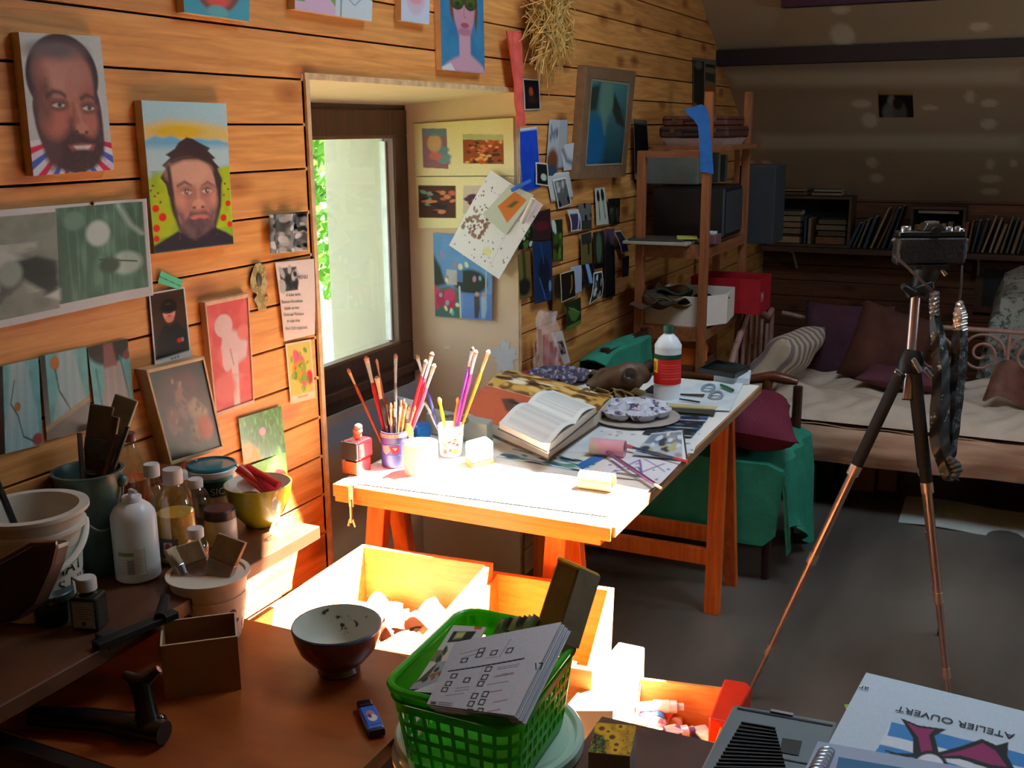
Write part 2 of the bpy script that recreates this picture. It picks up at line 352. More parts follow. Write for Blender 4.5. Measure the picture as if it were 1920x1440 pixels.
# deep window recess: sloping plaster reveal, head and the stone wall around it
w = MB(); w.hexa([(XW, YJ1-.012, 0), (0.004, YJ1-.002, 0), (.004, YJ1+.02, 0), (XW, YJ1+.02, 0)], [(XW, YJ1-.012, ZL), (.004, YJ1-.002, ZL), (.004, YJ1+.02, ZL), (XW, YJ1+.02, ZL)])
struct(w.obj('wall_recess_right', PLAST))
w = MB(); w.hexa([(XW, YJ0-.02, 0), (0, YJ0-.02, 0), (0, YJ0, 0), (XW, YJ0, 0)], [(XW, YJ0-.02, ZL), (0, YJ0-.02, ZL), (0, YJ0, ZL), (XW, YJ0, ZL)]); struct(w.obj('wall_recess_left', PLAST))
w = MB(); w.hexa([(XW, YJ0-.02, ZL-.035), (.002, YJ0-.02, ZL), (.002, YJ1+.02, ZL), (XW, YJ1+.02, ZL-.035)], [(XW, YJ0-.02, ZL+.01), (.002, YJ0-.02, ZL+.01), (.002, YJ1+.02, ZL+.01), (XW, YJ1+.02, ZL+.01)])
struct(w.obj('ceiling_recess', PLAST))
w = MB(); w.box((.003, (YJ0+YJ1)/2, ZL+.006), (.008, YJ1-YJ0+.03, .014)); w.box((.003, YJ0-.006, ZL/2), (.008, .014, ZL)); w.box((.003, YJ1+.006, ZL/2), (.008, .012, ZL))
struct(w.obj('trim_1', M((206,176,132), .6, .3, 30)))
# plaster below the window with strokes of paint
cv = Cv(60, 40, (168,128,92)).nz((196,156,116), 5, 4, .4, .7, .7, 3).po([(0,.06),(1,.0),(1,.2),(.5,.16),(0,.32)], (120,140,160), .8, .08).po([(0,.4),(.5,.25),(1,.3),(1,.5),(0,.6)], (150,92,52), .8, .1)
struct(sheet('wall_recess_back', [(XW+.04, YJ0, .69), (XW+.04, YJ1, .69), (XW+.04, YJ1, 0), (XW+.04, YJ0, 0)], cv, th=.03))
w = MB()
for a, b, c, d in ((YJ0-.9, YJ0-.001, -3, 3.1), (YJ1+.021, 8, -3, 3.1), (YJ0-.001, YJ1+.021, ZL+.011, 3.1), (YJ0-.001, YJ1+.021, -3, .689)):
    w.box((-.567, (a+b)/2, (c+d)/2), (.235, b-a, d-c))
w.box((-.567, YJ1-.03, 1.2), (.235, .11, 1.1)); w.box((-.567, YJ0+.03, 1.2), (.235, .11, 1.1))
struct(w.obj('wall_left_outer', M((196,186,168), .9, .06, 4)))
# window
wf = MB(); fx = XW-.01
def fr(b, y0, y1, z0, z1, t, x, d): b.box((x, (y0+y1)/2, z1-t/2), (d, y1-y0, t)); b.box((x, (y0+y1)/2, z0+t/2), (d, y1-y0, t)); b.box((x, y0+t/2, (z0+z1)/2), (d, t, z1-z0-2*t)); b.box((x, y1-t/2, (z0+z1)/2), (d, t, z1-z0-2*t))
fr(wf, YJ0, YJ1, .69, ZL-.03, .05, fx, .05)
win = struct(wf.obj('window_1', DARKY, bevel=.003))
s = MB(); fr(s, YJ0+.02, YJ1-.020, .760, 1.615, .082, fx+.012, .05); s.box((fx+.03, (YJ0+YJ1)/2, .755), (.07, YJ1-YJ0-.02, .03)); s.box((fx+.02, (YJ0+YJ1)/2, .72), (.03, YJ1-YJ0-.02, .05)); s.obj('window_sash', DARKW, win, bevel=.004)
s = MB(); fr(s, YJ0+.10, YJ1-.098, .838, 1.537, .012, fx+.02, .03); s.obj('glazing_bead', M((96,62,40), .4), win)
s = MB(); s.box((fx, YJ1-.113, 1.185), (.02, .012, .66)); s.obj('seal', M((225,228,230), .4), win)
s = MB(); s.box((fx-.004, (YJ0+YJ1)/2, 1.187), (.004, YJ1-YJ0-.2, .69))
g = M((255,255,255), .0, 0, trans=1); g = g.copy(); nt = g.node_tree; nt.nodes.clear(); o_ = nt.nodes.new('ShaderNodeOutputMaterial'); t_ = nt.nodes.new('ShaderNodeBsdfTransparent'); gl = nt.nodes.new('ShaderNodeBsdfGlossy'); gl.inputs['Roughness'].default_value = .02
mx_ = nt.nodes.new('ShaderNodeMixShader'); mx_.inputs[0].default_value = .05; nt.links.new(t_.outputs[0], mx_.inputs[1]); nt.links.new(gl.outputs[0], mx_.inputs[2]); nt.links.new(mx_.outputs[0], o_.inputs[0]); t_.inputs[0].default_value = (.52, .52, .49, 1)
THIN = g
s.obj('glass_pane', g, win)
# outdoors
w = MB(); w.box((-15, 5, -3.05), (28, 40, .1)); struct(w.obj('ground_lawn', specks((118,132,80), (186,180,160), 1.2, .56, .9, .3, 3)))
def tree(x, y, h, r, seed, label):
    t = thing('tree', label, 'tree', (x, y, -3), 'trees outside the window'); q = random.Random(seed)
    b = MB(); b.tube([(x, y, -3), (x+.1, y+.1, -3+h*.5), (x, y+.2, -3+h*.85)], [.17, .13, .05], 8); b.obj('trunk', M((96,98,70), .9, .3, 8), t, True)
    l = MB()
    for _ in range(2600):
        a, e = q.uniform(0, 6.28), q.uniform(-1, 1); rr = r*q.uniform(.5, 1)**.5
        c = Vector((x+rr*math.cos(a)*math.sqrt(1-e*e), y+rr*math.sin(a)*math.sqrt(1-e*e), -3+h*.62+rr*e*1.5)); u = Vector((q.gauss(0,1), q.gauss(0,1), q.gauss(0,1))).normalized()*.09; v = u.orthogonal().normalized()*.06
        l.add([c-u, c+v, c+u, c-v], [(0,1,2,3)])
    l.obj('foliage', M((96,150,44), .7, .4, 2), t, fix=False)
tree(-5.6, 11.8, 6.5, 1.5, 1, 'green leafy tree on the lawn seen through the window')
tree(-8.6, 16.4, 8, 2.6, 2, 'taller leafy tree farther back beyond the lawn outside the window')
tree(-12, 26, 10, 4, 3, 'distant round tree at the far end of the lawn outside the window')
# floor
w = MB(); w.box((1.62, 2.3, -.015), (4.15, 9.4, .03))
struct(w.obj('floor', specks((100,94,86), (176,170,160), 9, .70, .40, .5, 2.6, (1, .35, 1))))
# knee wall with ledge, behind the bed
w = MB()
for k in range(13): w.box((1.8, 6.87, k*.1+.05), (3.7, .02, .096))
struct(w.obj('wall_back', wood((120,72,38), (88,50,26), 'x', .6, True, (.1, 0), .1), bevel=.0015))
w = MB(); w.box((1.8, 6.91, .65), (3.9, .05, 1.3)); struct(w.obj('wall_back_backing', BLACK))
# sloping plasterboard roof, its joints and screw spots filled
ex = np.array([1, 0, 0.]); y0r, y1r = 3.86, 6.95; RN = np.array([0, .628, 1.0]); RD = 2.145+.628*5.224
cv = Cv(220, 200, (196,178,148)).nz((178,160,130), 4, 6, .3, .8, .8, 5)
def rp(u, v): p = PP(u, v, RN, RD); return (p[0]+.05)/3.75, (p[1]-y0r)/(y1r-y0r)
def band(pa, c, op=.85, so=.02): cv.po([rp(*p) for p in pa], c, op, so)
FIL = (236,226,196)
band([(1360,135), (1640,133), (1920,128), (1920,158), (1640,160), (1380,160)], FIL); band([(1425,252), (1650,252), (1920,252), (1920,280), (1650,279), (1425,278)], FIL)
band([(1340,95), (1640,92), (1920,86), (1920,98), (1640,104), (1350,110)], FIL, .6)
for u, v, a, b in ((1578,18,16,6), (1582,66,20,17), (1592,94,9,9), (1838,50,17,7), (1832,91,22,4), (1617,194,16,6), (1632,225,13,11), (1745,201,14,4), (1856,193,14,6), (1855,232,13,8), (1637,304,9,8), (1645,333,11,7), (1858,307,7,8), (1858,334,18,6), (1439,307,8,6), (1820,180,9,10), (1857,358,16,5), (1446,333,10,6), (1900,305,6,6)):
    x, y = rp(u, v); x2, _ = rp(u+a, v); _, y2 = rp(u, v+b); cv.el(x, y, abs(x2-x), abs(y2-y)*1.1, FIL, .35, 0, .85)
def ry(y): return roofz(y)
struct(sheet('ceiling_slope', [(-.05, y0r, ry(y0r)), (3.7, y0r, ry(y0r)), (3.7, y1r, ry(y1r)), (-.05, y1r, ry(y1r))], cv, th=.05))
# roof purlin and the frame of the far roof window
a = PP(1362, 121, RN, RD-.06); b = PP(1920, 112, RN, RD-.06)
w = MB(); w.beam((0, a[1], a[2]+.03), (3.7, a[1], a[2]+.03), .10, .075); struct(w.obj('trim_2', M((34,14,14), .6, .3)))
a = PP(1470, 10, RN, RD-.02)
w = MB(); w.beam((a[0], a[1]-.03, a[2]+.02), (3.2, a[1]-.03, a[2]+.02), .07, .07); struct(w.obj('trim_3', M((58,14,40), .5, .2)))
# flat ceiling; unseen roof light opening, its outline shaped to place the sun patch
w = MB(); o4 = [(-.1, -2.3), (3.7, -2.3), (3.7, 3.87), (-.1, 3.87), (-.1, 2.3)]
for i in range(5):
    j = (i+1) % 5; q = [o4[i], o4[j], SKY[j], SKY[i]]; w.prism(q, ZC, ZC+.06)
struct(w.obj('ceiling', M((196,180,150), .8, .06, 3)))
w = MB()
for i in range(5):
    j = (i+1) % 5; w.beam((*SKY[i], ZC+.0), (*SKY[j], ZC+.0), .05, .1)
struct(w.obj('window_2', M((88,50,30), .5)))  # unseen frame, follows the outline made for the sun patch
# walls behind and to the right of the viewer
WR = [(-2.5, 3.0, 0, 3.2), (4.3, 7.1, 0, 3.2), (3.0, 3.35, 1.0, 2.1), (3.95, 4.3, 1.0, 2.1), (3.0, 4.3, 0, 1.2), (3.0, 4.3, 1.8, 3.2)]
w = MB()
for a, b, c, d in WR: w.box((3.68, (a+b)/2, (c+d)/2), (.1, b-a, d-c))
struct(w.obj('wall_right', M((176,158,124), .8, .08, 3)))
w = MB(); fr(w, 3.35, 3.95, 1.2, 1.8, .04, 3.66, .06); struct(w.obj('window_3', DARKW))
w = MB(); w.box((1.7, -2.3, 1.5), (4, .1, 3.2)); struct(w.obj('wall_near', wood((176,110,54), (140,84,38), 'x', .6, True, (.1, 0), .1)))
PINE = wood((238,170,92), (216,136,62), 'x', .5, True); PINEY = wood((238,170,92), (216,136,62), 'y', .5, True); PINEZ = wood((238,126,44), (214,92,28), 'z', .5, True)
ZS, ZD, ZT, ZF = .80, .70, .75, .70
def mk(name, mb, mat, label=None, cat=None, group=None, **k):
    return tag(mb.obj(name, mat, **k), label, cat, group)
# wall shelf on the left
XS, YS = P(600, 985, z=ZS)[:2]
t = thing('wall_shelf', 'long wooden shelf board fixed to the left wall, crowded with bottles and pots', 'shelf', (.15, 1.0, ZS-.028))
w = MB(); w.box((XS/2+.002, (YS-1.2)/2, ZS-.014), (XS-.004, YS+1.2, .026))
w.obj('board', specks((92,58,38), (170,150,124), 12, .74, .4, .3, 5, (3, 1, 1), .05), t, bevel=.002)
for y in (1.45, .6):
    w = MB(); w.box((.014, y, ZS-.10), (.02, .03, .14)); w.box((.1, y, ZS-.038), (.18, .03, .018)); w.beam((.02, y, ZS-.16), (.17, y, ZS-.045), .02, .018); w.obj('bracket', DARKW, t)
# brown desk, front left
DB, DR, DN = 1.37, P(722, 1400, z=ZD)[0], .93
t = thing('desk', 'worn reddish brown wooden desk with rounded corner at the lower left', 'desk', (.4, 1.15, 0))
pts = [(.01, DN), (DR-.03, DN)]
pts += [(DR-.05+.05*math.cos(a), DN+.05+.05*math.sin(a)) for a in np.linspace(-1.4, 0, 5)] + [(DR-.06+.06*math.cos(a), DB-.06+.06*math.sin(a)) for a in np.linspace(0, 1.5, 6)] + [(.01, DB)]
w = MB(); w.prism(pts, ZD-.025, ZD); w.obj('desktop', specks((146,76,34), (224,214,200), 16, .70, .3, .35, 4, (1, 3, 1), .05), t, bevel=.002)
for x in (.05, DR-.09):
    for y in (DN+.05, DB-.08):
        w = MB(); w.box((x, y, (ZD-.025)/2), (.045, .045, ZD-.025)); w.obj('leg', DARKW, t)
for y in (DN+.05, DB-.08): w = MB(); w.box((.37, y, ZD-.075), (.58, .02, .09)); w.obj('apron', DARKW, t)
w = MB(); a, b = P(0, 1378, z=ZD+.012), P(215, 1452, z=ZD+.012)
w.beam((.0, a[1]-.012, ZD+.010), (b[0]+.1, a[1]-.012, ZD+.010), .024, .018); mk('ruler', w, M((22,18,16), .4), 'dark straight wooden strip lying along the near edge of the brown desk', 'strip')
# trestle table
TX0, TX1, TY0, TY1 = .088, .776, 1.945, 3.30
t = thing('table', 'long work table top, white and paint stained, with an orange wooden edge, on two trestles', 'table', (.43, 2.6, ZT-.03))
w = MB(); w.box(((TX0+TX1)/2, (TY0+TY1)/2, ZT-.011), (TX1-TX0, TY1-TY0, .022)); w.obj('tabletop', specks((236,232,222), (120,96,110), 30, .70, .5, .05, 6), t, bevel=.002)
w = MB(); w.box(((TX0+TX1)/2, TY0-.004, ZT-.0155), (TX1-TX0, .012, .030)); w.box(((TX0+TX1)/2-.012, TY0+.012, ZT-.034), (TX1-TX0-.024, .03, .022)); w.obj('front_edging', wood((236,134,52), (210,100,34), 'x', .5, True), t, bevel=.0015)
w = MB(); w.box((TX1+.003, (TY0+TY1)/2, ZT-.012), (.007, TY1-TY0, .022)); w.obj('side_edging', wood((190,140,92), (120,84,60), 'y', .6, False), t)
def trestle(yc, label, ft, bk, xl, xr, wn=.07):
    t = thing('trestle', label, 'trestle', (.43, yc, 0), 'trestles under the work table')
    w = MB(); w.box(((xl+xr)/2, yc, ZT-.055), (xr-xl+.05, .045, .062)); w.obj('top_beam', PINEZ, t, bevel=.002)
    for x in (xl, xr):
        for s_, yf in ((-1, ft), (1, bk)):
            w = MB(); w.beam((x, yc+s_*.036, ZT-.06), (x, yf, .0), .03, .05 if s_ < 0 else .045, up=(1, 0, 0)); w.T = Matrix.Identity(4)
            o = w.obj('leg', PINEZ, t, bevel=.002)
    for s_, yf in ((-1, ft), (1, bk)):
        f = .72; y = (yc+s_*.036)*(1-f)+yf*f; z = (ZT-.06)*(1-f)
        w = MB(); w.box(((xl+xr)/2, y, z), (xr-xl, .022, .055)); w.obj('stretcher', PINEZ, t, bevel=.002)
trestle(2.09, 'nearer orange pine trestle under the sunlit end of the table', 1.93, 2.26, .14, .61)
trestle(3.22, 'farther orange pine trestle under the shaded end of the table, beside the covered chair', P(1325, 1147, z=0)[1], 3.42, .05+.02, P(1330, 1147, z=0)[0]+.01)
# low bench carrying the crates
t = thing('low_bench', 'low dark wooden bench under the sunlit crates', 'bench', (.6, 1.65, 0))
w = MB(); w.box((.68, 1.68, .385), (1.06, .48, .03)); w.obj('seat', DARKY, t)
for x in (.2, 1.16):
    for y in (1.48, 1.88): w = MB(); w.box((x, y, .185), (.04, .04, .37)); w.obj('leg', DARKW, t)
# open wooden crates: rim quad + floor height
def crate(name, label, rim, zr, zb, th=.014, group='wooden crates in the sun', mat=PINE, taper=.96):
    c = sum(np.array(p) for p in rim)/4; t = thing(name, label, 'crate', (c[0], c[1], zb), group)
    top = [np.array((p[0], p[1], zr)) for p in rim]; c3 = np.array((c[0], c[1], 0)); bot = [np.array((c[0]+(p[0]-c[0])*taper, c[1]+(p[1]-c[1])*taper, zb)) for p in rim]
    for i in range(4):
        j = (i+1) % 4
        def inn(p, z): d = p-np.array((c[0], c[1], p[2])); L = np.linalg.norm(d); return p-d/L*th*1.4
        w = MB(); w.hexa([bot[i], bot[j], inn(bot[j], 0), inn(bot[i], 0)], [top[i], top[j], inn(top[j], 0), inn(top[i], 0)]); w.obj('side_panel', mat, t, bevel=.001)
    w = MB(); q = [inn(b, 0)+np.array((0, 0, .002)) for b in bot]; w.slab(q, (0, 0, 1), .008); w.obj('bottom_panel', mat, t)
    return t, c
def rq(L, z): return [tuple(P(u, v, z=z)[:2]) for u, v in L]
CR1 = rq([(680,1020), (925,1055), (772,1228), (452,1172)], .635); crate('crate', 'large open pine crate in full sun, full of rags, bark and sticks', CR1, .635, .402, mat=PINE)
CR2 = rq([(926,1070), (1152,1102), (1110,1258), (838,1215)], .60); crate('crate', 'smaller open pine crate behind the green basket and yellow block', CR2, .60, .402)
CR3 = rq([(1185,1268), (1385,1296), (1352,1400), (1130,1365)], .50)
t, c3 = crate('crate', 'low open crate of paint tubes with a bright red corner piece, beside the tripod foot', CR3, .50, .402, .012)
w = MB(); p = CR3[1]; q = CR3[2]; n_ = (np.array(p)-np.array(q)); n_ /= np.linalg.norm(n_)
w.at((p[0]-.002, p[1]+.004, 0)).prism([(-.02, -.14), (.022, -.14), (.026, 0), (.012, .016), (-.03, .012)], .42, .512); w.obj('red_corner', M((226,52,20), .35, .1), t, bevel=.004)
w = MB(); w.beam((CR3[0][0]+.02, CR3[0][1]-.02, .506), (CR3[1][0]-.02, CR3[1][1]-.02, .506), .008, .01); w.obj('rim_rail', PINE, t)
# bright board box between crates
q = [P(1160,1203,z=.56), P(1209,1213,z=.56), P(1150,1330,z=.56), P(1055,1330,z=.56)]
w = MB(); w.hexa([p-np.array((0,0,.155)) for p in q], q); mk('cardboard_carton', w, M((226,190,150), .7, .08, 6), 'pale box glaring in the sun between the basket and the tube crate', 'box', bevel=.003)
# painted table at the front right
FY, FX0 = 1.345, .985
t = thing('side_table', 'dark brown painted table at the front right with smears of paint', 'table', (1.6, 1.0, 0))
w = MB(); w.prism([(FX0, .55), (2.5, .55), (2.5, FY+.0), (FX0, FY-.01)], ZF-.03, ZF); w.obj('tabletop', specks((86,54,42), (140,160,158), 7, .68, .4, .4, 9, None, .05), t, bevel=.002)
for x, y in ((1.03, .6), (1.03, FY-.06), (2.45, .6), (2.45, FY-.06)): w = MB(); w.box((x, y, (ZF-.03)/2), (.05, .05, ZF-.03)); w.obj('leg', DARKW, t)
# ------------------------------------------------------------ shelving unit at the left wall
SU = wood((160,98,54), (126,72,36), 'z', .6, False); SUX = wood((150,92,50), (116,66,34), 'x', .6, False); SUY = wood((150,92,50), (116,66,34), 'y', .6, False)
x0, x1, y0, y1 = P(1201,450,y=4.03)[0], P(1321,450,y=4.03)[0], 4.03, 4.66
t = thing('shelving_unit', 'open shelving unit of orange wooden posts against the left wall, piled with boxes', 'shelving unit', ((x0+x1)/2, (y0+y1)/2, 0))
zt = zat(x0, y0, 283)
for x, y, z in ((x0, y0, zt), (x1, y0, zat(x1, y0, 172)), (x0, y1+.55, 1.05), (x1, y1, zat(x1, y1, 172))):
    w = MB(); w.box((x, y, z/2), (.032, .032, z)); w.obj('post', SU, t, bevel=.002)
SHZ = [zat(x1, y0, 466), zat(x1, y0, 622), zat(.2, y0, 284)]
w = MB(); w.box(((x0+x1)/2, y0, zt-.012), (x1-x0+.03, .03, .026)); w.obj('rail', SUX, t)
for z in SHZ[:2]+[.30]:
    w = MB(); w.box(((x0+x1)/2, y0, z-.02), (x1-x0, .024, .04)); w.box((x1, (y0+y1)/2, z-.02), (.022, y1-y0, .04)); w.obj('rail', SUY, t)
    w = MB(); w.box(((x0+x1)/2-.01, (y0+y1)/2+.02, z+.006), (x1-x0-.0, y1-y0+.06, .014)); w.obj('shelf_board', wood((150,96,56), (110,66,36), 'y', .6, False), t)
TZ = zat(.4, 4.35, 272)
w = MB(); w.box((.25, 4.47, TZ-.009), (.34, .42, .018)); w.obj('shelf_board', SUY, t)
for x, y in ((.13, 4.32), (.36, 4.59)): w = MB(); w.box((x, y, (SHZ[0]+TZ)/2), (.02, .02, TZ-SHZ[0]-.02)); w.obj('post', SU, t)
def bx(name, label, cat, x, y, z, d, mat, group=None, rz=0, r=.004, bevel=0):
    w = MB().at((x, y, z+d[2]/2), rz); w.rbox((0, 0, 0), d, r); return tag(w.obj(name, mat, smooth=False), label, cat, group)
def suitcase(x, y, z, d, rz, label, c, brand=None):
    t = thing('suitcase', label, 'suitcase', (x, y, z), 'old suitcases on top of the shelving unit')
    m = M(c, .6, .25, 30); w = MB().at((x, y, z+d[2]/2), rz); w.rbox((0, 0, 0), d, .015, 4); w.obj('shell', m, t)
    w = MB().at((x, y, z+d[2]/2), rz); w.rbox((0, 0, .006), (d[0]+.003, d[1]+.003, .004), .015, 4); w.obj('seam', BLACK, t)
    for s_ in (-.3, .3): w = MB().at((x, y, z+d[2]/2), rz); w.box((d[0]*s_, -d[1]/2-.002, .005), (.02, .006, .02)); w.obj('clasp', M((140,120,80), .4, metal=1), t)
    w = MB().at((x, y, z+d[2]/2), rz); w.tube([(-.04, -d[1]/2, 0), (-.035, -d[1]/2-.02, 0), (.035, -d[1]/2-.02, 0), (.04, -d[1]/2, 0)], .005, 6); w.obj('handle', BLACK, t)
h1 = zat(.26, 4.3, 216)-TZ-.03
suitcase(.245, 4.48, TZ+.03, (.29, .36, h1*.52), 0, 'dark brown suitcase lying flat under another on top of the shelving', (74,40,28))
suitcase(.24, 4.48, TZ+.03+h1*.52, (.27, .34, h1*.46), .03, 'smaller reddish suitcase, topmost on the shelving unit', (98,50,36))
w = MB(); tr = .012
w.hexa([(.14,4.29,TZ), (.37,4.29,TZ), (.37,4.62,TZ), (.14,4.62,TZ)], [(.12,4.27,TZ+.028), (.385,4.27,TZ+.028), (.385,4.64,TZ+.028), (.12,4.64,TZ+.028)]); mk('tray', w, M((190,170,160), .6), 'pale shallow tray under the suitcases on the shelving unit', 'tray')
# black television-like case and things on the middle shelf
zz = SHZ[0]+.013
tv = zat(.41, 4.3, 350)-zz; fz = zz+tv+.008; fh = TZ-.03-fz
t = thing('television', 'black boxy television set turned to the side on the middle shelf', 'television', (.24, 4.42, zz))
w = MB(); w.rbox((.24, 4.42, zz+tv/2), (.31, .30, tv), .02, 3); w.obj('housing', M((16,18,20), .45), t)
w = MB(); w.box((.397, 4.42, zz+tv/2), (.004, .26, tv*.8)); w.obj('side_panel', M((52,58,62), .5), t)
bx('carton', 'dark grey upright case at the right end of the middle shelf', 'case', .42, 4.83, zz-.06, (.16, .22, .34), M((46,52,56), .7))
bx('magazine', 'thick pale magazine lying flat at the near edge of the middle shelf', 'magazine', .20, 4.05, zz, (.26, .18, .012), M((170,168,150), .5), 'papers on the middle shelf')
bx('magazine', 'dark magazine on top of the pale one on the middle shelf', 'magazine', .19, 4.06, zz+.012, (.22, .16, .008), M((60,58,50), .5), 'papers on the middle shelf', .1)
bx('note_pad', 'small yellowish pad lying on the papers of the middle shelf', 'notepad', .30, 4.07, zz+.020, (.08, .10, .006), M((190,190,90), .6), 'papers on the middle shelf', .3)
bx('small_box', 'small dusty pink box on the middle shelf beside the post', 'box', .385, 4.12, zz, (.055, .10, .035), M((110,74,80), .6))
bx('paper_roll', 'little white packet on top of the dusty pink box', 'packet', .385, 4.11, zz+.035, (.04, .05, .012), M((200,204,200), .6))
for i, (y, c, h) in enumerate(((4.02, (96,104,98), .20), (4.07, (130,100,66), .22), (4.13, (70,84,90), .20), (4.2, (120,126,116), .23), (4.27, (84,90,88), .21))):
    bx('folder', ['grey green folder, nearest in the row above the television', 'tan folder standing second in the row above the television', 'blue grey folder in the middle of the row above the television', 'pale green folder, fourth in the row above the television', 'dull grey folder, last in the row above the television'][i], 'folder', .16+.012*i, y+.27, fz, (.24, .03, fh*h/.235), M(c, .7), 'folders above the television')
# lower shelf: white cardboard box full of scraps, red box
z2 = SHZ[1]+.013
def openbox(name, label, cat, x, y, z, d, mat, th=.004, rz=0, group=None, loc=None):
    t = thing(name, label, cat, (x, y, z), group)
    for sx_, sy_ in ((1, 0), (-1, 0), (0, 1), (0, -1)):
        w = MB().at((x, y, z), rz); w.box((sx_*(d[0]/2-th/2), sy_*(d[1]/2-th/2), d[2]/2), (th if sx_ else d[0], th if sy_ else d[1]-2*th, d[2])); w.obj('side_panel', mat, t)
    w = MB().at((x, y, z), rz); w.box((0, 0, th/2), (d[0]-2*th, d[1]-2*th, th)); w.obj('bottom_panel', mat, t)
    return t
hb = zat(.42, 3.95, 566)-z2
t = thing('cardboard_box', 'large white cardboard box with a folded corner on the lower shelf, full of brown paper', 'box', (.24, 4.1, z2))
wb = M((226,214,200), .7, .05)
A = [(x0+.02, 4.052), (x1-.02, 4.052), (x1+.06, 4.18), (x1+.04, 4.38), (x0+.02, 4.38)]
for i in range(5):
    a, b = A[i], A[(i+1) % 5]; w = MB(); w.beam((a[0], a[1], z2+hb/2), (b[0], b[1], z2+hb/2), .004, hb, up=(0, 0, 1)); w.obj('side_panel', wb, t)
w = MB(); w.prism(A, z2, z2+.004); w.obj('bottom_panel', wb, t)
q = random.Random(4)
for i in range(9):
    c = [(96,66,44), (60,50,38), (128,98,64), (44,54,42), (84,70,56)][i % 5]; x, y = q.uniform(.13, .36), q.uniform(4.02, 4.24)
    w = MB().at((x, y, z2+hb-.045+i*.006), q.uniform(0, 3), q.uniform(-.25, .25)); ph = q.uniform(0, 6)
    w.grid(lambda u, v: ((u-.5)*.16, (v-.5)*.13, .018*math.sin(5*u+ph)+.012*math.cos(6*v+ph)), 8, 8, .003)
    mk('brown_paper', w, M(c, .8), None, None, smooth=True); o = bpy.context.scene.collection.objects[-1]
    tag(o, ['crumpled brown wrapping paper poking out of the white cardboard box', 'dark paper scrap in the white cardboard box on the shelf', 'tan crumpled paper sheet in the white cardboard box', 'dark green scrap in the white cardboard box', 'grey brown crumpled sheet in the white cardboard box'][i % 5], 'paper', 'paper scraps in the white box')
rb = openbox('shoe_box', 'open red box with pale lettering behind the white one on the lower shelf', 'box', .37, 4.53, z2, (.30, .21, zat(.5, 4.5, 520)-z2), M((168,22,36), .5))
text('M', .06, M((210,190,180), .6), (.5205, 4.44, z2+.05), (0, 1, 0), (0, 0, 1), rb, 'mark')
bx('orange_carton', 'small orange carton on the bottom shelf behind the white bottle', 'box', .30, 4.12, .62, (.14, .12, .07), M((214,104,34), .6))
w = MB(); w.box(((x0+x1)/2, 4.2, .56), (x1-x0-.05, .28, .12)); mk('storage_crate', w, wood((120,70,40), (84,46,26), 'y', .6, False), 'brown wooden crate on the bottom shelf under the orange carton', 'crate')
w = MB(); w.box(((x0+x1)/2, 4.2, .408), (x1-x0-.05, .28, .184)); mk('storage_crate', w, wood((100,60,36), (70,40,22), 'y', .6, False), 'darker wooden crate at the bottom of the shelving unit', 'crate')
# clothes on the posts
BLUE = M((40,110,190), .8, .15, 30, bump=.2)
w = MB(); cpx = [(1280,215), (1300,190), (1330,200), (1336,235), (1336,320), (1313,322), (1308,250), (1290,225)]
pt = lambda u, v, d=0: P(u, v, x=.455-d)
L = [((1283,205),(1301,200)), ((1288,215),(1318,195)), ((1296,222),(1330,208)), ((1306,236),(1334,228)), ((1310,262),(1335,258)), ((1313,290),(1336,288)), ((1315,322),(1337,326))]
def strip(rows, pf, wav=.006, th=.003, k=10):
    def fn(u, v):
        i = min(int(v*(len(rows)-1)), len(rows)-2); f = v*(len(rows)-1)-i
        a = np.array(rows[i][0])*(1-f)+np.array(rows[i+1][0])*f; b = np.array(rows[i][1])*(1-f)+np.array(rows[i+1][1])*f
        c = a*(1-u)+b*u; p = pf(c[0], c[1]); return p+np.array((wav*math.sin(u*9+v*4), 0, 0))
    return MB().grid(fn, 8, k*2, th)
w = strip(L, lambda u, v: P(u, v, y=y0-.019)); mk('blue_cloth', w, BLUE, 'bright blue cloth hanging over the post of the shelving unit', 'cloth', smooth=True)
# ------------------------------------------------------------ chair with green cloth
GRN = M((38,134,108), .8, .18, 14, bump=.15, bscale=40)
cx0, cx1, cy0, cy1 = .14, .78, 3.50, 3.96
t = thing('armchair', 'wooden armchair behind the table, its dark legs showing under green cloth', 'chair', ((cx0+cx1)/2, (cy0+cy1)/2, 0))
for x, y, z in ((cx1, cy0+.02, .42), (cx1, cy1, .60), (cx0+.03, cy0+.02, .78), (cx0+.03, cy1, .78)):
    w = MB(); w.tube([(x, y, 0), (x, y, .2), (x, y, z)], [.014, .019, .018], 8); w.obj('leg', DARKW, t, True)
w = MB(); w.box(((cx0+cx1)/2, (cy0+cy1)/2, .40), (cx1-cx0, cy1-cy0-.02, .05)); w.obj('seat', DARKW, t)
w = MB(); w.box((cx0+.03, (cy0+cy1)/2, .64), (.03, cy1-cy0, .26)); w.obj('backrest', DARKW, t)
ARM = wood((120,62,34), (84,40,22), 'x', .35, False)
a, b, c = P(1402, 712, y=cy1), P(1450, 706, y=cy1), P(1496, 716, y=cy1)
w = MB(); w.tube([(cx0+.04, cy1, a[2]-.01), a, b, (b+c)/2, c], [.016, .018, .022, .02, .013], 10); w.obj('armrest', ARM, t, True)
w = MB(); w.tube([(b[0]-.02, cy1, .40), (b[0]-.02, cy1, b[2])], .02, 10); w.obj('arm_post', ARM, t, True)
zb = P(1225, 608, x=.12)[2]
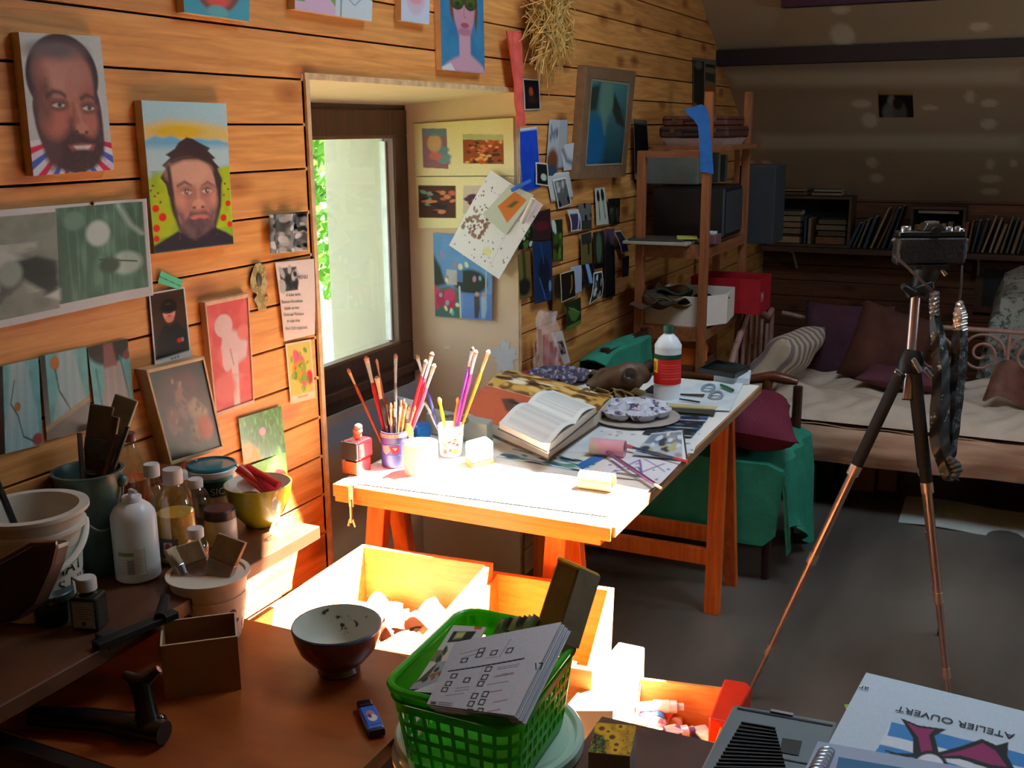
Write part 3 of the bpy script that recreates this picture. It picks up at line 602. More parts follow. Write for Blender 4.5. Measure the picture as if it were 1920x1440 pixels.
def backc(u, v):
    # cloth drawn over the backrest: u along y, v over the top
    y = 3.40+(3.97-3.40)*u+.01*math.sin(8*v); s_ = (v-.35)*.75
    x = .205+(.012*math.sin(9*u+5*v)) if s_ > 0 else .115
    top = zb+.0+.015*math.sin(3.2*u)
    if v < .3: return (.112, y, top-(.3-v)*1.2)
    if v < .42: t_ = (v-.3)/.12; return (.112+.09*t_, y, top+.012*math.sin(math.pi*t_))
    t_ = (v-.42)/.58; return (.205+.10*t_**2+.012*math.sin(9*u+5*v), y-.03*t_*math.cos(3*u), top-.42*t_)
w = MB().grid(backc, 26, 26, .004); mk('green_cloth', w, GRN, 'green cloth draped over the back of the armchair, against the left wall', 'cloth', smooth=True)
rows = [(.46, 0), (.78, 0), (.835, .02), (.85, .16), (.855, .34)]
def seatc(u, v):
    y = 3.455+(3.99-3.455)*v
    L1 = [(.22, .445), (.5, .45), (.78, .445), (.83, .42), (.845, .30), (.85, .17+.07*math.sin(5*v+1)), (.86, .08+.10*math.sin(4*v+.6))]
    f = u*(len(L1)-1); i = min(int(f), len(L1)-2); f -= i; x = L1[i][0]*(1-f)+L1[i+1][0]*f; z = L1[i][1]*(1-f)+L1[i+1][1]*f
    dr = max(0, (x-.78)/.08); x += dr*.016*math.sin(22*v); yy = y
    if v < .12:
        k = (.12-v)/.12; yy = 3.45; z = z-.30*k*min(1, 1-dr*.4) if dr < .6 else z-.02*k; z = max(z, .06)
        yy = 3.455-.01*math.sin(12*x)
    return (x, yy, z)
w = MB().grid(seatc, 30, 34, .004); mk('green_cloth', w, GRN, 'green cloth spread over the seat of the armchair and hanging to the floor', 'cloth', smooth=True)
def pillow(name, label, cat, c, d, rz, mat, rx=0, ry=0, group=None, wr=.006, n=22):
    w = MB().at(c, rz, rx, ry)
    def side(s_):
        def fn(u, v):
            a, b = 2*u-1, 2*v-1; e = (1-abs(a)**3.2)*(1-abs(b)**3.2); e = max(e, 0)**.45
            k = 1-.09*(1-abs(a))*abs(b)**4*0; pin = 1-.07*(1-a*a)*abs(b)**6; pin2 = 1-.07*(1-b*b)*abs(a)**6
            return (a*d[0]/2*pin2, b*d[1]/2*pin, s_*(e*d[2]/2+wr*math.sin(7*a+3*b)*e))
        return fn
    w.grid(side(1), n, n); w.grid(side(-1), n, n)
    return tag(w.obj(name, mat, smooth=True), label, cat, group)
# dotted maroon cushion on the seat
MAR = M((104,20,46), .8, .2, 30); dm = MAR.copy(); nt = dm.node_tree; bs = nt.nodes['Principled BSDF']; tc = nt.nodes.new('ShaderNodeTexCoord'); mp = nt.nodes.new('ShaderNodeMapping'); mp.inputs['Scale'].default_value = (55, 55, 55); vo = nt.nodes.new('ShaderNodeTexVoronoi'); vo.inputs['Randomness'].default_value = 0
rr_ = nt.nodes.new('ShaderNodeValToRGB'); rr_.color_ramp.elements[0].position = .16; rr_.color_ramp.elements[1].position = .2; rr_.color_ramp.elements[0].color = (*lin((170,100,120)), 1); rr_.color_ramp.elements[1].color = (*lin((100,18,44)), 1)
nt.links.new(tc.outputs['Object'], mp.inputs[0]); nt.links.new(mp.outputs[0], vo.inputs['Vector']); nt.links.new(vo.outputs['Distance'], rr_.inputs[0]); nt.links.new(rr_.outputs[0], bs.inputs['Base Color'])
pillow('cushion', 'dark red cushion with small pale dots on the seat of the armchair', 'cushion', (.60, 3.64, .555), (.46, .50, .17), .25, dm, ry=.12)
# ------------------------------------------------------------ bed against the back
PINKM = M((176,132,120), .5, .15, 30)
BX0, BX1, BY0, BY1 = .43, 2.45, 4.25, 5.12
t = thing('daybed', 'old iron daybed with curled scrollwork rail and barred end, along the far side', 'bed', (1.4, 4.7, 0))
def bt(name, pts, r, n=8, m=PINKM): w = MB(); w.tube(pts, r, n); return w.obj(name, m, t, True)
RZ = .66
bt('back_rail', [(BX0+.05, BY1, RZ+.02)]+[(x, BY1, RZ) for x in np.linspace(.6, BX1, 8)], .011)
bt('low_rail', [(BX0, BY1, .38), (BX1, BY1, .38)], .01)
for x in (BX0, BX1): bt('leg', [(x, BY1, 0), (x, BY1, RZ+.03)], .013); bt('leg', [(x, BY0+.03, 0), (x, BY0+.03, .47)], .013)
def spiral(cx, cz, r0, turns, s_, a0):
    pts = []
    for i in range(46):
        f = i/45; a = a0+s_*f*turns*2*math.pi; r = r0*(1-f)**.9+.012*f; pts.append((cx+r*math.cos(a), BY1, cz+r*math.sin(a)))
    return pts
for k, u in enumerate((1660, 1752, 1840, 1935)):
    c = P(u, 663 if k < 3 else 668, y=BY1); s_ = 1 if k % 2 == 0 else -1
    bt('scroll', spiral(c[0], c[2], .098, 1.9, s_, 0 if s_ > 0 else math.pi), .0065, 6)
for u in (1705, 1890): c = P(u, 660, y=BY1); bt('upright', [(c[0], BY1, RZ), (c[0], BY1, .38)], .008)
for yy, zz in zip(np.linspace(BY0+.06, BY1-.1, 7), (.56, .66, .73, .76, .73, .68, .64)):
    bt('end_bar', [(BX0, yy, .34), (BX0, yy, zz)], .0085)
bt('end_hoop', [(BX0, BY0+.03, .47), (BX0, BY0+.06, .56), (BX0, BY0+.2, .66), (BX0, BY0+.34, .745), (BX0, BY0+.43, .775), (BX0, BY0+.55, .745), (BX0, BY1-.1, .67), (BX0, BY1, RZ+.03)], .014)
bt('frame', [(BX0, BY0+.02, .26), (BX1, BY0+.02, .26)], .02); bt('frame', [(BX0, BY1, .26), (BX1, BY1, .26)], .02)
w = MB(); w.box((1.42, 4.7, .285), (2.0, .82, .05)); w.obj('slats', DARKW, t)
def soft(u0, z0, z1, y0, y1, x0, x1, label, name, cat, mat, wr, seed, n=(70, 24)):
    q = random.Random(seed); ph = [q.uniform(0, 6) for _ in range(6)]
    def top(u, v):
        x = x0+(x1-x0)*u; y = y0+(y1-y0)*v; e = min(1, min(u, 1-u)*22, min(v, 1-v)*9)**.5
        b = wr*(math.sin(9*x+ph[0]+3*math.sin(7*y))+.6*math.sin(21*x+ph[1]+9*y)+.5*math.sin(17*y+ph[2]+5*x)+.35*math.sin(47*x+6*math.sin(11*y)+ph[3]))
        return (x, y, z0+(z1-z0)*e+b*e)
    w = MB(); w.grid(top, n[0], n[1])
    w.add([(x0,y0,z0),(x1,y0,z0),(x1,y1,z0),(x0,y1,z0)], [(0,1,2,3)])
    return mk(name, w, mat, label, cat, smooth=True)
MATM = M((196,170,146), .9, .14, 5, bump=.1, bscale=30)
w = MB()
def mfront(u, v):
    x = BX0+.04+(BX1-BX0-.06)*u; z = .235+(.385-.235)*v; return (x, BY0-.015+.02*math.sin(math.pi*v)*-1+.006*math.sin(9*x+3*v)+.004*math.sin(23*x-5*v), z+.004*math.sin(5*x))
w.grid(mfront, 80, 10); w.grid(lambda u, v: (BX0+.04+(BX1-BX0-.06)*u, BY0-.015+.80*v, .385+.004*math.sin(9*u*5)), 60, 8)
w.add([(BX0+.04, BY0-.015, .312), (BX1-.02, BY0-.015, .312), (BX1-.02, BY1-.08, .312), (BX0+.04, BY1-.08, .312)], [(0,1,2,3)])
mk('mattress', w, wood((206,172,142), (166,122,98), 'x', .9, False, None, .1, 4), 'beige mattress with a pinkish stained hanging side on the daybed', 'mattress', smooth=True)
soft(0, .40, .455, BY0-.01, BY1-.06, BX0+.06, BX1-.05, 'rumpled off-white quilt spread over the daybed mattress', 'quilt', 'quilt', M((200,184,164), .9, .12, 9, bump=.8, bscale=16), .014, 3, (150, 60))
# striped pillow, dark cushions, patterned blanket
def stripes(c1, c2, f, axis='x', w_=.5):
    m = M(c1, .85, .08, 30).copy(); nt = m.node_tree; b = nt.nodes['Principled BSDF']; tc = nt.nodes.new('ShaderNodeTexCoord'); wv = nt.nodes.new('ShaderNodeTexWave'); wv.bands_direction = axis.upper(); wv.inputs['Scale'].default_value = f; wv.inputs['Distortion'].default_value = .3
    r = nt.nodes.new('ShaderNodeValToRGB'); r.color_ramp.elements[0].position = w_-.1; r.color_ramp.elements[1].position = w_+.1; r.color_ramp.elements[0].color = (*lin(c1), 1); r.color_ramp.elements[1].color = (*lin(c2), 1)
    nt.links.new(tc.outputs['Object'], wv.inputs[0]); nt.links.new(wv.outputs['Color'], r.inputs[0]); nt.links.new(r.outputs[0], b.inputs['Base Color']); return m
c = P(1440, 672, y=4.62)
pillow('pillow', 'striped beige and grey pillow leaning on the barred end of the daybed', 'pillow', (BX0+.17, 4.62, .56), (.30, .60, .15), 0, stripes((204,184,158), (140,122,120), 4.2, 'y'), ry=-.95, rx=-.12)
ROSE = M((92,48,60), .85, .2, 12)
c = P(1500, 655, y=4.95)
pillow('cushion', 'dark plum cushion leaning at the back of the daybed beside the striped pillow', 'cushion', (.80, 4.98, .59), (.40, .36, .13), 0, M((70,40,52), .9, .3, 14), rx=1.15, group=None)
pillow('cushion', 'dark brown velvet cushion standing in front of the plum one with a rust coloured edge', 'cushion', (1.0, 4.87, .595), (.34, .36, .13), 0, M((74,38,26), .85, .3, 9), rx=1.2, ry=.25)
pillow('cushion', 'flat mauve cushion lying on the quilt right of the dark cushions', 'cushion', (1.12, 4.70, .505), (.42, .24, .08), -.1, ROSE)
BL = specks((150,152,140), (84,92,84), 26, .54, .9, .15, 8)
soft(0, .42, .80, 5.2, 6.3, 1.36, 3.1, 'heap covered by a grey and cream flecked blanket behind the bed rail', 'blanket', 'blanket', BL, .02, 9, (50, 30))
bx('bed_base', 'plain low base hidden below the flecked blanket', 'bed', 2.23, 5.75, 0, (1.7, 1.05, .415), M((60,50,44), .8))
# strap bag at the right edge of the quilt
w = MB(); c = P(1905, 750, y=4.55)
w.at((c[0]+.02, 4.55, .545)).grid(lambda u, v: ((u-.5)*.26*(1-.3*v), .04*math.sin(6*u)+.05*(v-.5), (v-.5)*.14+.02*math.sin(8*u)), 14, 10, .02)
mk('leather_bag', w, M((112,72,56), .6, .35, 18), 'crumpled brown bag with a dark strap at the right edge of the quilt', 'bag', smooth=True)
# things under and before the bed
for (u0, v0, u1, v1, y, c, lb) in ((1580, 880, 1640, 918, 4.55, (116,84,56), 'left one of two brown cartons stored under the daybed'), (1642, 884, 1682, 921, 4.55, (100,72,50), 'right one of two brown cartons stored under the daybed'), (1500, 870, 1566, 905, 4.7, (60,58,54), 'dark box in the shadow under the left part of the daybed')):
    a, b = P(u0, v1, z=0), P(u1, v1, z=0); bx('carton', lb, 'box', (a[0]+b[0])/2, a[1]+.14, 0, (abs(b[0]-a[0])*.96, .24, .19), M(c, .8, .1, 5), 'cartons under the daybed' if 'two' in lb else None)
t_ = P(1700, 905, z=0)
w = MB(); w.grid(lambda u, v: (t_[0]+.02+.75*u, 4.28+.28*v, .004+.006*math.sin(9*u)+.02*v*v), 24, 8, .003); mk('floor_cloth', w, M((190,196,188), .8, .12, 8), 'pale sheet lying on the floor under the right half of the daybed', 'sheet', smooth=True)
# ------------------------------------------------------------ book ledge on the knee wall
LZ = zat(.6, 6.62, 466)
w = MB(); w.box((1.85, 6.71, LZ-.015), (3.6, .28, .03)); mk('ledge_shelf', w, wood((90,56,34), (60,36,22), 'x', .6, False), 'long dark wooden book ledge along the knee wall', 'shelf')
for u in (1494, 1838):
    p = P(u, 470, y=6.8); w = MB(); w.beam((p[0], 6.84, LZ-.20), (p[0], 6.84, LZ-.032), .02, .012); w.beam((p[0], 6.84, LZ-.04), (p[0], 6.64, LZ-.04), .02, .012); w.beam((p[0], 6.835, LZ-.16), (p[0], 6.68, LZ-.045), .012, .008)
    mk('shelf_bracket', w, M((200,196,184), .5), 'left pale bracket under the book ledge' if u < 1600 else 'right pale bracket under the book ledge', 'bracket', 'ledge brackets')
YB = 6.62
def xz(u, v): p = P(u, v, y=YB); return p[0], p[2]
def bookcase(label, u0, u1, v0, v1, c):
    a, b = xz(u0, v1), xz(u1, v1); h = zat(a[0], YB, v0)-LZ; t = thing('book_crate', label, 'bookcase', ((a[0]+b[0])/2, YB+.1, LZ), 'wooden crates on the book ledge'); m = wood(c, tuple(int(k*.7) for k in c), 'x', .6, False)
    w = MB(); w.box(((a[0]+b[0])/2, YB+.1, LZ+h-.01), (b[0]-a[0], .2, .016)); w.obj('top_panel', m, t)
    w = MB(); w.box(((a[0]+b[0])/2, YB+.1, LZ+.008), (b[0]-a[0], .2, .012)); w.obj('bottom_panel', m, t)
    for x in (a[0]+.008, b[0]-.008): w = MB(); w.box((x, YB+.1, LZ+h/2), (.016, .2, h-.034)); w.obj('side_panel', m, t)
    w = MB(); w.box(((a[0]+b[0])/2, YB+.19, LZ+h/2), (b[0]-a[0]-.03, .008, h-.03)); w.obj('back_panel', BLACK, t)
    return a[0], b[0], h
def book(x, y, z, d, c, label, group, ry=0, spine='y'):
    """one closed book: covers + page block"""
    t = thing('book', label, 'book', (x, y, z), group); cm = M(c, .6, .12, 20)
    w = MB().at((x, y, z), 0, 0, ry); dx, dy, dz = d; th = min(.003, dz*.2)
    if dz < dx: w.box((0, 0, th/2), (dx, dy, th)); w.box((0, 0, dz-th/2), (dx, dy, th)); w.box((0, -dy/2+th/2, dz/2), (dx, th, dz))
    else: w.box((-dx/2+th/2, 0, dz/2), (th, dy, dz)); w.box((dx/2-th/2, 0, dz/2), (th, dy, dz)); w.box((0, -dy/2+th/2, dz/2), (dx, th, dz))
    w.obj('cover', cm, t); w = MB().at((x, y, z), 0, 0, ry)
    if dz < dx: w.box((0, .003, dz/2), (dx-.008, dy-.008, dz-2*th))
    else: w.box((0, .003, dz/2), (dx-2*th, dy-.008, dz-.008))
    w.obj('pages', M((210,200,170), .8), t); return t
BC = [(150,120,84), (120,104,76), (98,72,52), (160,136,96), (134,112,80), (92,80,60), (104,36,34), (148,128,90), (80,86,84), (58,74,92), (128,84,50), (156,146,120), (52,58,58), (120,60,44), (88,104,90)]
CN = ['ochre', 'drab brown', 'dark brown', 'cream', 'tan', 'olive brown', 'dark red', 'sand coloured', 'grey', 'slate blue', 'rust brown', 'ivory', 'black', 'brick red', 'grey green']
xa, xb, hc = bookcase('wooden crate at the left end of the ledge, holding two stacks of flat books', 1437, 1592, 366, 466, (104,70,44))
def stack(x, z, w_, rows, where, grp, y=YB+.10):
    for i, (h, k) in enumerate(rows):
        book(x+(.004 if i % 2 else -.003), y, z, (w_-.01*(i % 2), .15, h), BC[k], '%s book lying flat, %s in the %s' % (CN[k], ['lowest', 'second from bottom', 'third from bottom', 'fourth from bottom', 'fifth from bottom', 'topmost'][min(i, 5)], where), grp); z += h+.0008
    return z
z0 = LZ+.015
stack(xa+.02+.09, z0, .17, [(.045, 3), (.010, 6), (.038, 4), (.035, 0), (.036, 7), (.030, 1)], 'left stack inside the crate', 'books stacked in the crate')
stack(xb-.02-.095, z0, .17, [(.048, 10), (.035, 2), (.034, 1), (.034, 5)], 'right stack inside the crate', 'books stacked in the crate')
book(xa+.225, YB+.10, z0, (.02, .15, .165), BC[9], 'slim blue book standing upright between the two stacks', 'books stacked in the crate')
book(xa+.252, YB+.10, z0, (.024, .15, .155), BC[0], 'ochre book standing upright between the two stacks', 'books stacked in the crate')
z1 = LZ+hc
stack(xa+.13, z1, .17, [(.024, 2), (.016, 3)], 'left pair on the crate', 'books on top of the crate')
stack(xa+.34, z1, .17, [(.022, 0), (.018, 11)], 'right pair on the crate', 'books on top of the crate')
def leaning(pts, where, grp):
    for i, (u0, u1, v0, k) in enumerate(pts):       # foot u, head u, head v
        a = P(u0, 466, y=YB); b = P(u1, v0, y=YB); L = math.hypot(b[0]-a[0], b[2]-LZ); ang = math.atan2(b[0]-a[0], b[2]-LZ)
        book(a[0], YB+.09+.004*(i % 3), LZ+.004, (.017 if i % 3 else .022, .16, L), BC[k], '%s leaning book, %s in the row %s' % (CN[k], ['first', 'second', 'third', 'fourth', 'fifth', 'sixth', 'seventh', 'eighth', 'ninth', 'tenth', 'eleventh'][i], where), grp, ry=ang)
leaning([(1590,1612,420,9), (1599,1622,415,8), (1608,1630,412,4), (1620,1642,408,9), (1632,1666,392,3), (1644,1676,400,10), (1654,1684,392,12), (1666,1694,388,12)], 'left of the tripod camera', 'books leaning left of the tripod camera')
xa2, xb2, hc2 = bookcase('dark wooden crate on the ledge behind the tripod camera', 1702, 1806, 386, 466, (84,50,32))
book((xa2+xb2)/2, YB+.1, LZ+hc2-.045, (xb2-xa2-.08, .14, .022), BC[11], 'ivory book lying flat on top of the row in the crate behind the tripod camera', 'books in the crate behind the camera')
for i, k in enumerate((2, 13, 4, 10, 3, 1, 10)): book(xa2+.035+i*.037, YB+.1, z0, (.03, .14, .13+.012*(i % 3)), BC[k], '%s upright book, %s from the left behind the tripod camera' % (CN[k], ['first', 'second', 'third', 'fourth', 'fifth', 'sixth', 'seventh'][i]), 'books in the crate behind the camera')
leaning([(1806,1814,420,13), (1814,1824,418,10), (1823,1838,416,9), (1833,1852,414,12), (1842,1868,408,3), (1856,1878,412,11), (1866,1886,424,0), (1877,1899,410,1), (1888,1909,412,14), (1899,1918,418,4), (1909,1929,415,8)], 'at the right edge', 'books leaning right of the tripod camera')
# pictures near the bed at the right, small picture on the slope
t = P(1890, 530, y=6.8)
w = MB(); w.box((t[0]+.1, 6.83, .62), (.55, .02, .30)); mk('picture_frame', w, M((92,60,40), .6, .3), 'wooden framed dark picture on the knee wall at the right edge', 'picture')
w = MB(); w.box((t[0]+.1, 6.818, .62), (.46, .004, .22)); mk('dark_print', w, M((40,44,44), .6, .6, 9), 'dark abstract print set in the frame on the knee wall', 'print')
q = [PP(1647,171,RN,RD-.004), PP(1711,172,RN,RD-.004), PP(1713,220,RN,RD-.004), PP(1649,220,RN,RD-.004)]
cv = Cv(30, 24, (24,26,26)).rc(0,0,1,.14,(190,160,110)).el(.38,.4,.1,.2,(150,150,140),.4).el(.3,.8,.16,.3,(120,124,120),.4).el(.6,.8,.16,.35,(100,100,90),.5).el(.55,.45,.12,.2,(50,44,38),.4)
tag(sheet('photograph', q, cv, th=.001), 'small dark photograph of two figures pinned to the sloping roof', 'photograph')
# ------------------------------------------------------------ things on the trestle table
CHM = M((206,206,210), .28, .05, 30, metal=1); WHITEP = M((238,238,236), .35, .03, 10); CLEAR = M((240,246,246), .06, .02, 10, trans=.95, ior=1.3)
def depth(p): return (np.array(p)-CC)@CF
def atd(u, v, d): r = ray(u, v); return CC+r*(d/(r@CF))
def foot(u, v, z, w_, vt=None):
    """round thing: u centre, v front of its foot, w_ width in pixels, vt row of the centre of its top -> x, y, r, h"""
    p = P(u, v, z=z); r = wid(p[0], p[1], z, w_)/2; d = np.array((p[0]-CC[0], p[1]-CC[1])); d /= np.linalg.norm(d)
    x, y = p[0]+d[0]*r, p[1]+d[1]*r; r = wid(x, y, z, w_)/2
    return x, y, r, (zat(x, y, vt)-z if vt is not None else None)
def pbox(A, L, R, vt, z, k=1.0):
    """box from its nearest base corner A, left and right base corners (pixels) and the row of the top of A -> base quad, height"""
    a, l, r = (P(*q, z=z) for q in (A, L, R)); return [a, r, l+(r-a), l], zat(a[0], a[1], vt)-z
def hexbox(q, z, h): return MB().hexa([(p[0], p[1], z) for p in q], [(p[0], p[1], z+h) for p in q])
def cup(name, label, cat, x, y, z, r0, r1, h, mat, th=.003, inner=None, group=None, rim=.0, foot_=0):
    t = thing(name, label, cat, (x, y, z), group)
    pr = [(r0*.8, 0), (r0, .002), (r0+(r1-r0)*.5, h*.5), (r1, h-rim), (r1+rim, h-rim*.5), (r1+rim, h), (r1-th, h), (r1-th-.001, h-.004)]
    if inner is None: pr += [(r0+(r1-r0)*.5-th, h*.5), (r0-th, .006), (0.0005, .005)]
    w = MB(); w.lathe(pr, (x, y, z), 36); w.obj('body', mat, t, True)
    if inner is not None: w = MB(); w.lathe([(r1-th-.001, h-.003), (r0+(r1-r0)*.5-th, h*.5), (r0-th, .008), (.0005, .007)], (x, y, z), 36, cap=False); w.obj('inside', inner, t, True, fix=True)
    return t
def brush(label, top, bot, d, hc, r=.0035, tip=.018, fer=.03, tc=(150,84,60), fc=None, group='paint brushes in the pots', cat='brush', flat=1, pot=None, d2=None):
    a = atd(*bot, d2 or d); b = atd(*top, d); L = np.linalg.norm(b-a); e = (b-a)/L; t = thing('paint_brush', label, cat, a, group)
    if pot is not None: pass
    p = lambda s_: a+e*s_
    w = MB(); w.tube([p(0), p(L*.3), p(L-tip-fer-.02), p(L-tip-fer)], [r*.35, r*.8, r*1.15, r*.8], 7); w.obj('handle', M(hc, .35, .15, 60, coat=.3), t, True)
    w = MB(); w.tube([p(L-tip-fer), p(L-tip-fer*.4), p(L-tip)], [r*.8, r*.95, r*1.2*flat], 7); w.obj('ferrule', M(fc, .4, .2, 80) if fc else CHM, t, True)
    w = MB(); w.tube([p(L-tip), p(L-tip*.5), p(L)], [r*1.2*flat, r*1.45*flat, r*.5*flat], 7); w.obj('bristles', M(tc, .8, .3, 120), t, True)
    return t
# sharpener clamped to the corner
q, h = pbox((671,893), (641,887), (701,879), 832, ZT+.001)
a, r_, b, l_ = q; t = thing('pencil_sharpener', 'red and black crank pencil sharpener clamped to the left corner of the work table', 'pencil sharpener', (a[0], a[1], ZT))
RED = M((196,10,18), .3, .08, 20, coat=.5)
ax = np.array(a); ux = (np.array(l_)-ax); uy = (np.array(r_)-ax)
def sq_(s0, s1, t0, t1): return [ax+ux*s0+uy*t0, ax+ux*s0+uy*t1, ax+ux*s1+uy*t1, ax+ux*s1+uy*t0]
w = hexbox(sq_(.08, .9, .12, .9), ZT+.001, h*.42); w.obj('shavings_drawer', RED, t, bevel=.002)
w = hexbox(sq_(0, 1, .14, 1), ZT+.001+h*.42, h*.58); w.obj('housing', RED, t, bevel=.006)
w = hexbox(sq_(-.02, 1.02, -.02, .13), ZT+.001+h*.44, h*.56); w.obj('faceplate', M((24,22,24), .3), t, bevel=.005)
w = hexbox(sq_(.05, .95, .0, .11), ZT+.001+h*.02, h*.38); w.obj('window', M((130,60,30), .2, .3, 40), t)
w = MB(); ct = ax+ux*.45+uy*.5
for i, (dz, rr) in enumerate(((.0, .011), (.012, .012), (.022, .010))): w.ball((ct[0]+.002*i, ct[1], ZT+h+.010+dz), rr, 7, (1, 1, .8))
w.obj('clay_lump', M((190,120,100), .8, .2, 60), t, True)
cl = P(657, 905, y=TY0-.016); w = MB(); w.box((cl[0], TY0-.014, ZT-.02), (.012, .006, .052)); w.box((cl[0], TY0-.008, ZT+.003), (.012, .02, .004)); w.obj('clamp', CHM, t)
w = MB(); w.tube([(cl[0], TY0-.018, ZT-.085), (cl[0], TY0-.018, ZT-.03)], .0035, 8); w.obj('clamp_screw', CHM, t)
w = MB(); w.tube([(cl[0]-.009, TY0-.018, ZT-.094), (cl[0]-.004, TY0-.018, ZT-.078), (cl[0]+.004, TY0-.018, ZT-.078), (cl[0]+.009, TY0-.018, ZT-.094)], .003, 6); w.obj('wing', CHM, t)
# purple tin
x, y, r, h = foot(741, 879, ZT, 50, 806)
t = cup('tin_can', 'dark purple tin full of brushes on the work table behind the white pot', 'tin', x, y, ZT, r, r, h, M((42,38,84), .4, .1, 20))
w = MB(); w.lathe([(r+.0006, h*.86), (r+.0006, h*.97)], (x, y, ZT), 36, cap=False); w.obj('band', wood((224,170,130), (60,50,80), 'z', .4, False), t, True)
def label_on(x, y, z, r, a0, a1, z0, z1, cv, parent, name='printed_label', r2=None):
    """painted label wrapped on a round body, angles in degrees"""
    o = sheet(name, [(0,0,1), (1,0,1), (1,0,0), (0,0,0)], cv, th=.0001); me = o.data; n = cv.w*cv.h; r2 = r2 or r
    for i, v in enumerate(me.vertices):
        u, k = v.co.x, v.co.z; a = math.radians(a0+(a1-a0)*u); rr = (r2*(1-k)+r*k)+.0008-(.0004 if i >= n else 0); v.co = (x+rr*math.cos(a), y+rr*math.sin(a), z+z0+(z1-z0)*k)
    for p in me.polygons: p.use_smooth = True
    adopt(o, parent); return o
VA = lambda x, y: math.degrees(math.atan2(CC[1]-y, CC[0]-x))            # direction to the viewer
cv = Cv(40, 26, (42,38,84)).po([(.05,.2),(.4,.1),(.5,.5),(.3,.95),(.1,.7)], (214,150,140)).po([(.45,.15),(.95,.2),(.9,.7),(.6,.9),(.5,.5)], (200,30,40)).po([(.6,.3),(.85,.3),(.75,.6)], (224,170,160))
label_on(x, y, ZT, r, VA(x, y)-60, VA(x, y)+25, h*.38, h*.68, cv, t)
TD = depth((x, y, ZT+h)); TB = (735, 850); xt, yt = x, y
BR = [('long pointed brown brush leaning far left in the purple tin', (652,691), (724,850), (130,52,30), .0035, (160,90,50), (196,150,110), .03),
 ('thick red handled brush with a pale worn ferrule in the purple tin', (686,668), (731,850), (146,24,34), .0052, (176,110,84), (190,182,170), .055),
 ('thin reddish brush behind the thick red one in the purple tin', (706,673), (738,850), (128,60,50), .0026, (180,120,90), (170,110,90), .03),
 ('short flat brush of pale wood with a black handle in the purple tin', (706,705), (734,850), (34,28,30), .0052, (190,150,110), (206,170,130), .045),
 ('grey steel modelling knife standing upright in the purple tin', (742,663), (741,850), (86,88,92), .004, (120,80,70), (130,132,138), .06),
 ('pink handled brush with a white ferrule leaning right in the purple tin', (811,660), (756,850), (184,52,80), .0046, (180,100,80), (240,236,226), .055),
 ('dark red brush with flaking paint leaning right in the purple tin', (799,674), (752,850), (120,22,34), .0042, (120,90,70), (150,140,140), .03),
 ('pink brush with a thick white tip, rightmost in the purple tin', (815,682), (758,850), (196,70,92), .0044, (236,196,160), (240,226,206), .05)]
for i, (lb, tp, bt_, hc, rr, tc, fc, fe) in enumerate(BR): brush(lb, tp, bt_, TD+(i % 3-1)*.012, hc, rr, .012, fe, tc, fc, d2=TD)
q_ = random.Random(5)
for i in range(11):
    u = 712+i*6.2; v = 752+q_.uniform(-6, 8); c = [(190,130,70), (60,44,40), (150,96,56), (214,180,130)][i % 4]
    brush('', (u+q_.uniform(-3,3)+ (i-5)*.4, v), (728+i*2.4, 850), TD+q_.uniform(-.014, .014), c, .0034, .016, .02, (110,64,40), (200,170,130), d2=TD); o = COL.objects[-1]
    while o.parent: o = o.parent
    o['label'] = 'short brown stubby brush in the crowded middle of the purple tin'; o['group'] = 'short brushes in the purple tin'
# set square behind the tin
pts = [atd(745,742,TD+.05), atd(797,756,TD+.05), atd(772,812,TD+.05)]; n_ = -CF*.002
w = MB(); w.add([*pts, *[p+n_ for p in pts]], [(0,1,2), (5,4,3), (0,3,4,1), (1,4,5,2), (2,5,3,0)]); mk('set_square', w, M((130,150,166), .25, .1, 10), 'grey blue plastic triangle standing behind the purple tin', 'set square')
# white pot with spoon
x, y, r, h = foot(790, 899, ZT, 66, 829)
t = cup('white_pot', 'thick white pot glaring in the sun at the front of the work table', 'pot', x, y, ZT, r*.96, r, h, M((244,240,234), .4, .03), .004)
a = atd(790, 870, depth((x, y, ZT+h))); b = atd(766, 806, depth((x, y, ZT+h)))
t = thing('plastic_spoon', 'white spoon with a yellow bowl standing in the white pot', 'spoon', a)
w = MB(); w.tube([a, (a+b)/2, b], [.004, .004, .006], 8); w.obj('handle', WHITEP, t, True)
w = MB(); c = atd(768, 808, depth((x, y, ZT+h))-.01); w.at(tuple(c), 0, .5, .2).ball((0,0,0), .013, 9, (.75, .4, 1.9)); w.obj('spoon_bowl', M((240,190,70), .4), t, True)
# blue box, floral glass with brushes
q, h = pbox((784,827), (770,820), (809,820), 801, ZT+.001); mk('blue_tin', hexbox(q, ZT+.001, h), M((24,96,176), .35, .08), 'small bright blue lidded box between the purple tin and the floral glass', 'box', bevel=.006)
x, y, r, h = foot(846, 860, ZT, 48, 796)
t = cup('floral_glass', 'white glass printed with red flowers, holding long brushes', 'glass', x, y, ZT, r*.86, r*1.02, h, M((240,236,228), .25, .03, 10), .003)
cv = Cv(60, 50, (242,236,226)).blobs([(200,40,50), (222,80,70), (214,120,60)], 14, (.04, .08), (.15,.1,.85,.9), 3).blobs([(90,130,60), (150,160,70)], 16, (.02, .05), (.1,.35,.9,.98), 4).blobs([(230,190,90)], 8, (.02, .04), (.1,.3,.9,.95), 6)
label_on(x, y, ZT, r*.98, VA(x, y)-70, VA(x, y)+70, h*.08, h*.86, cv, t, r2=r*.87)
FD = depth((x, y, ZT+h))
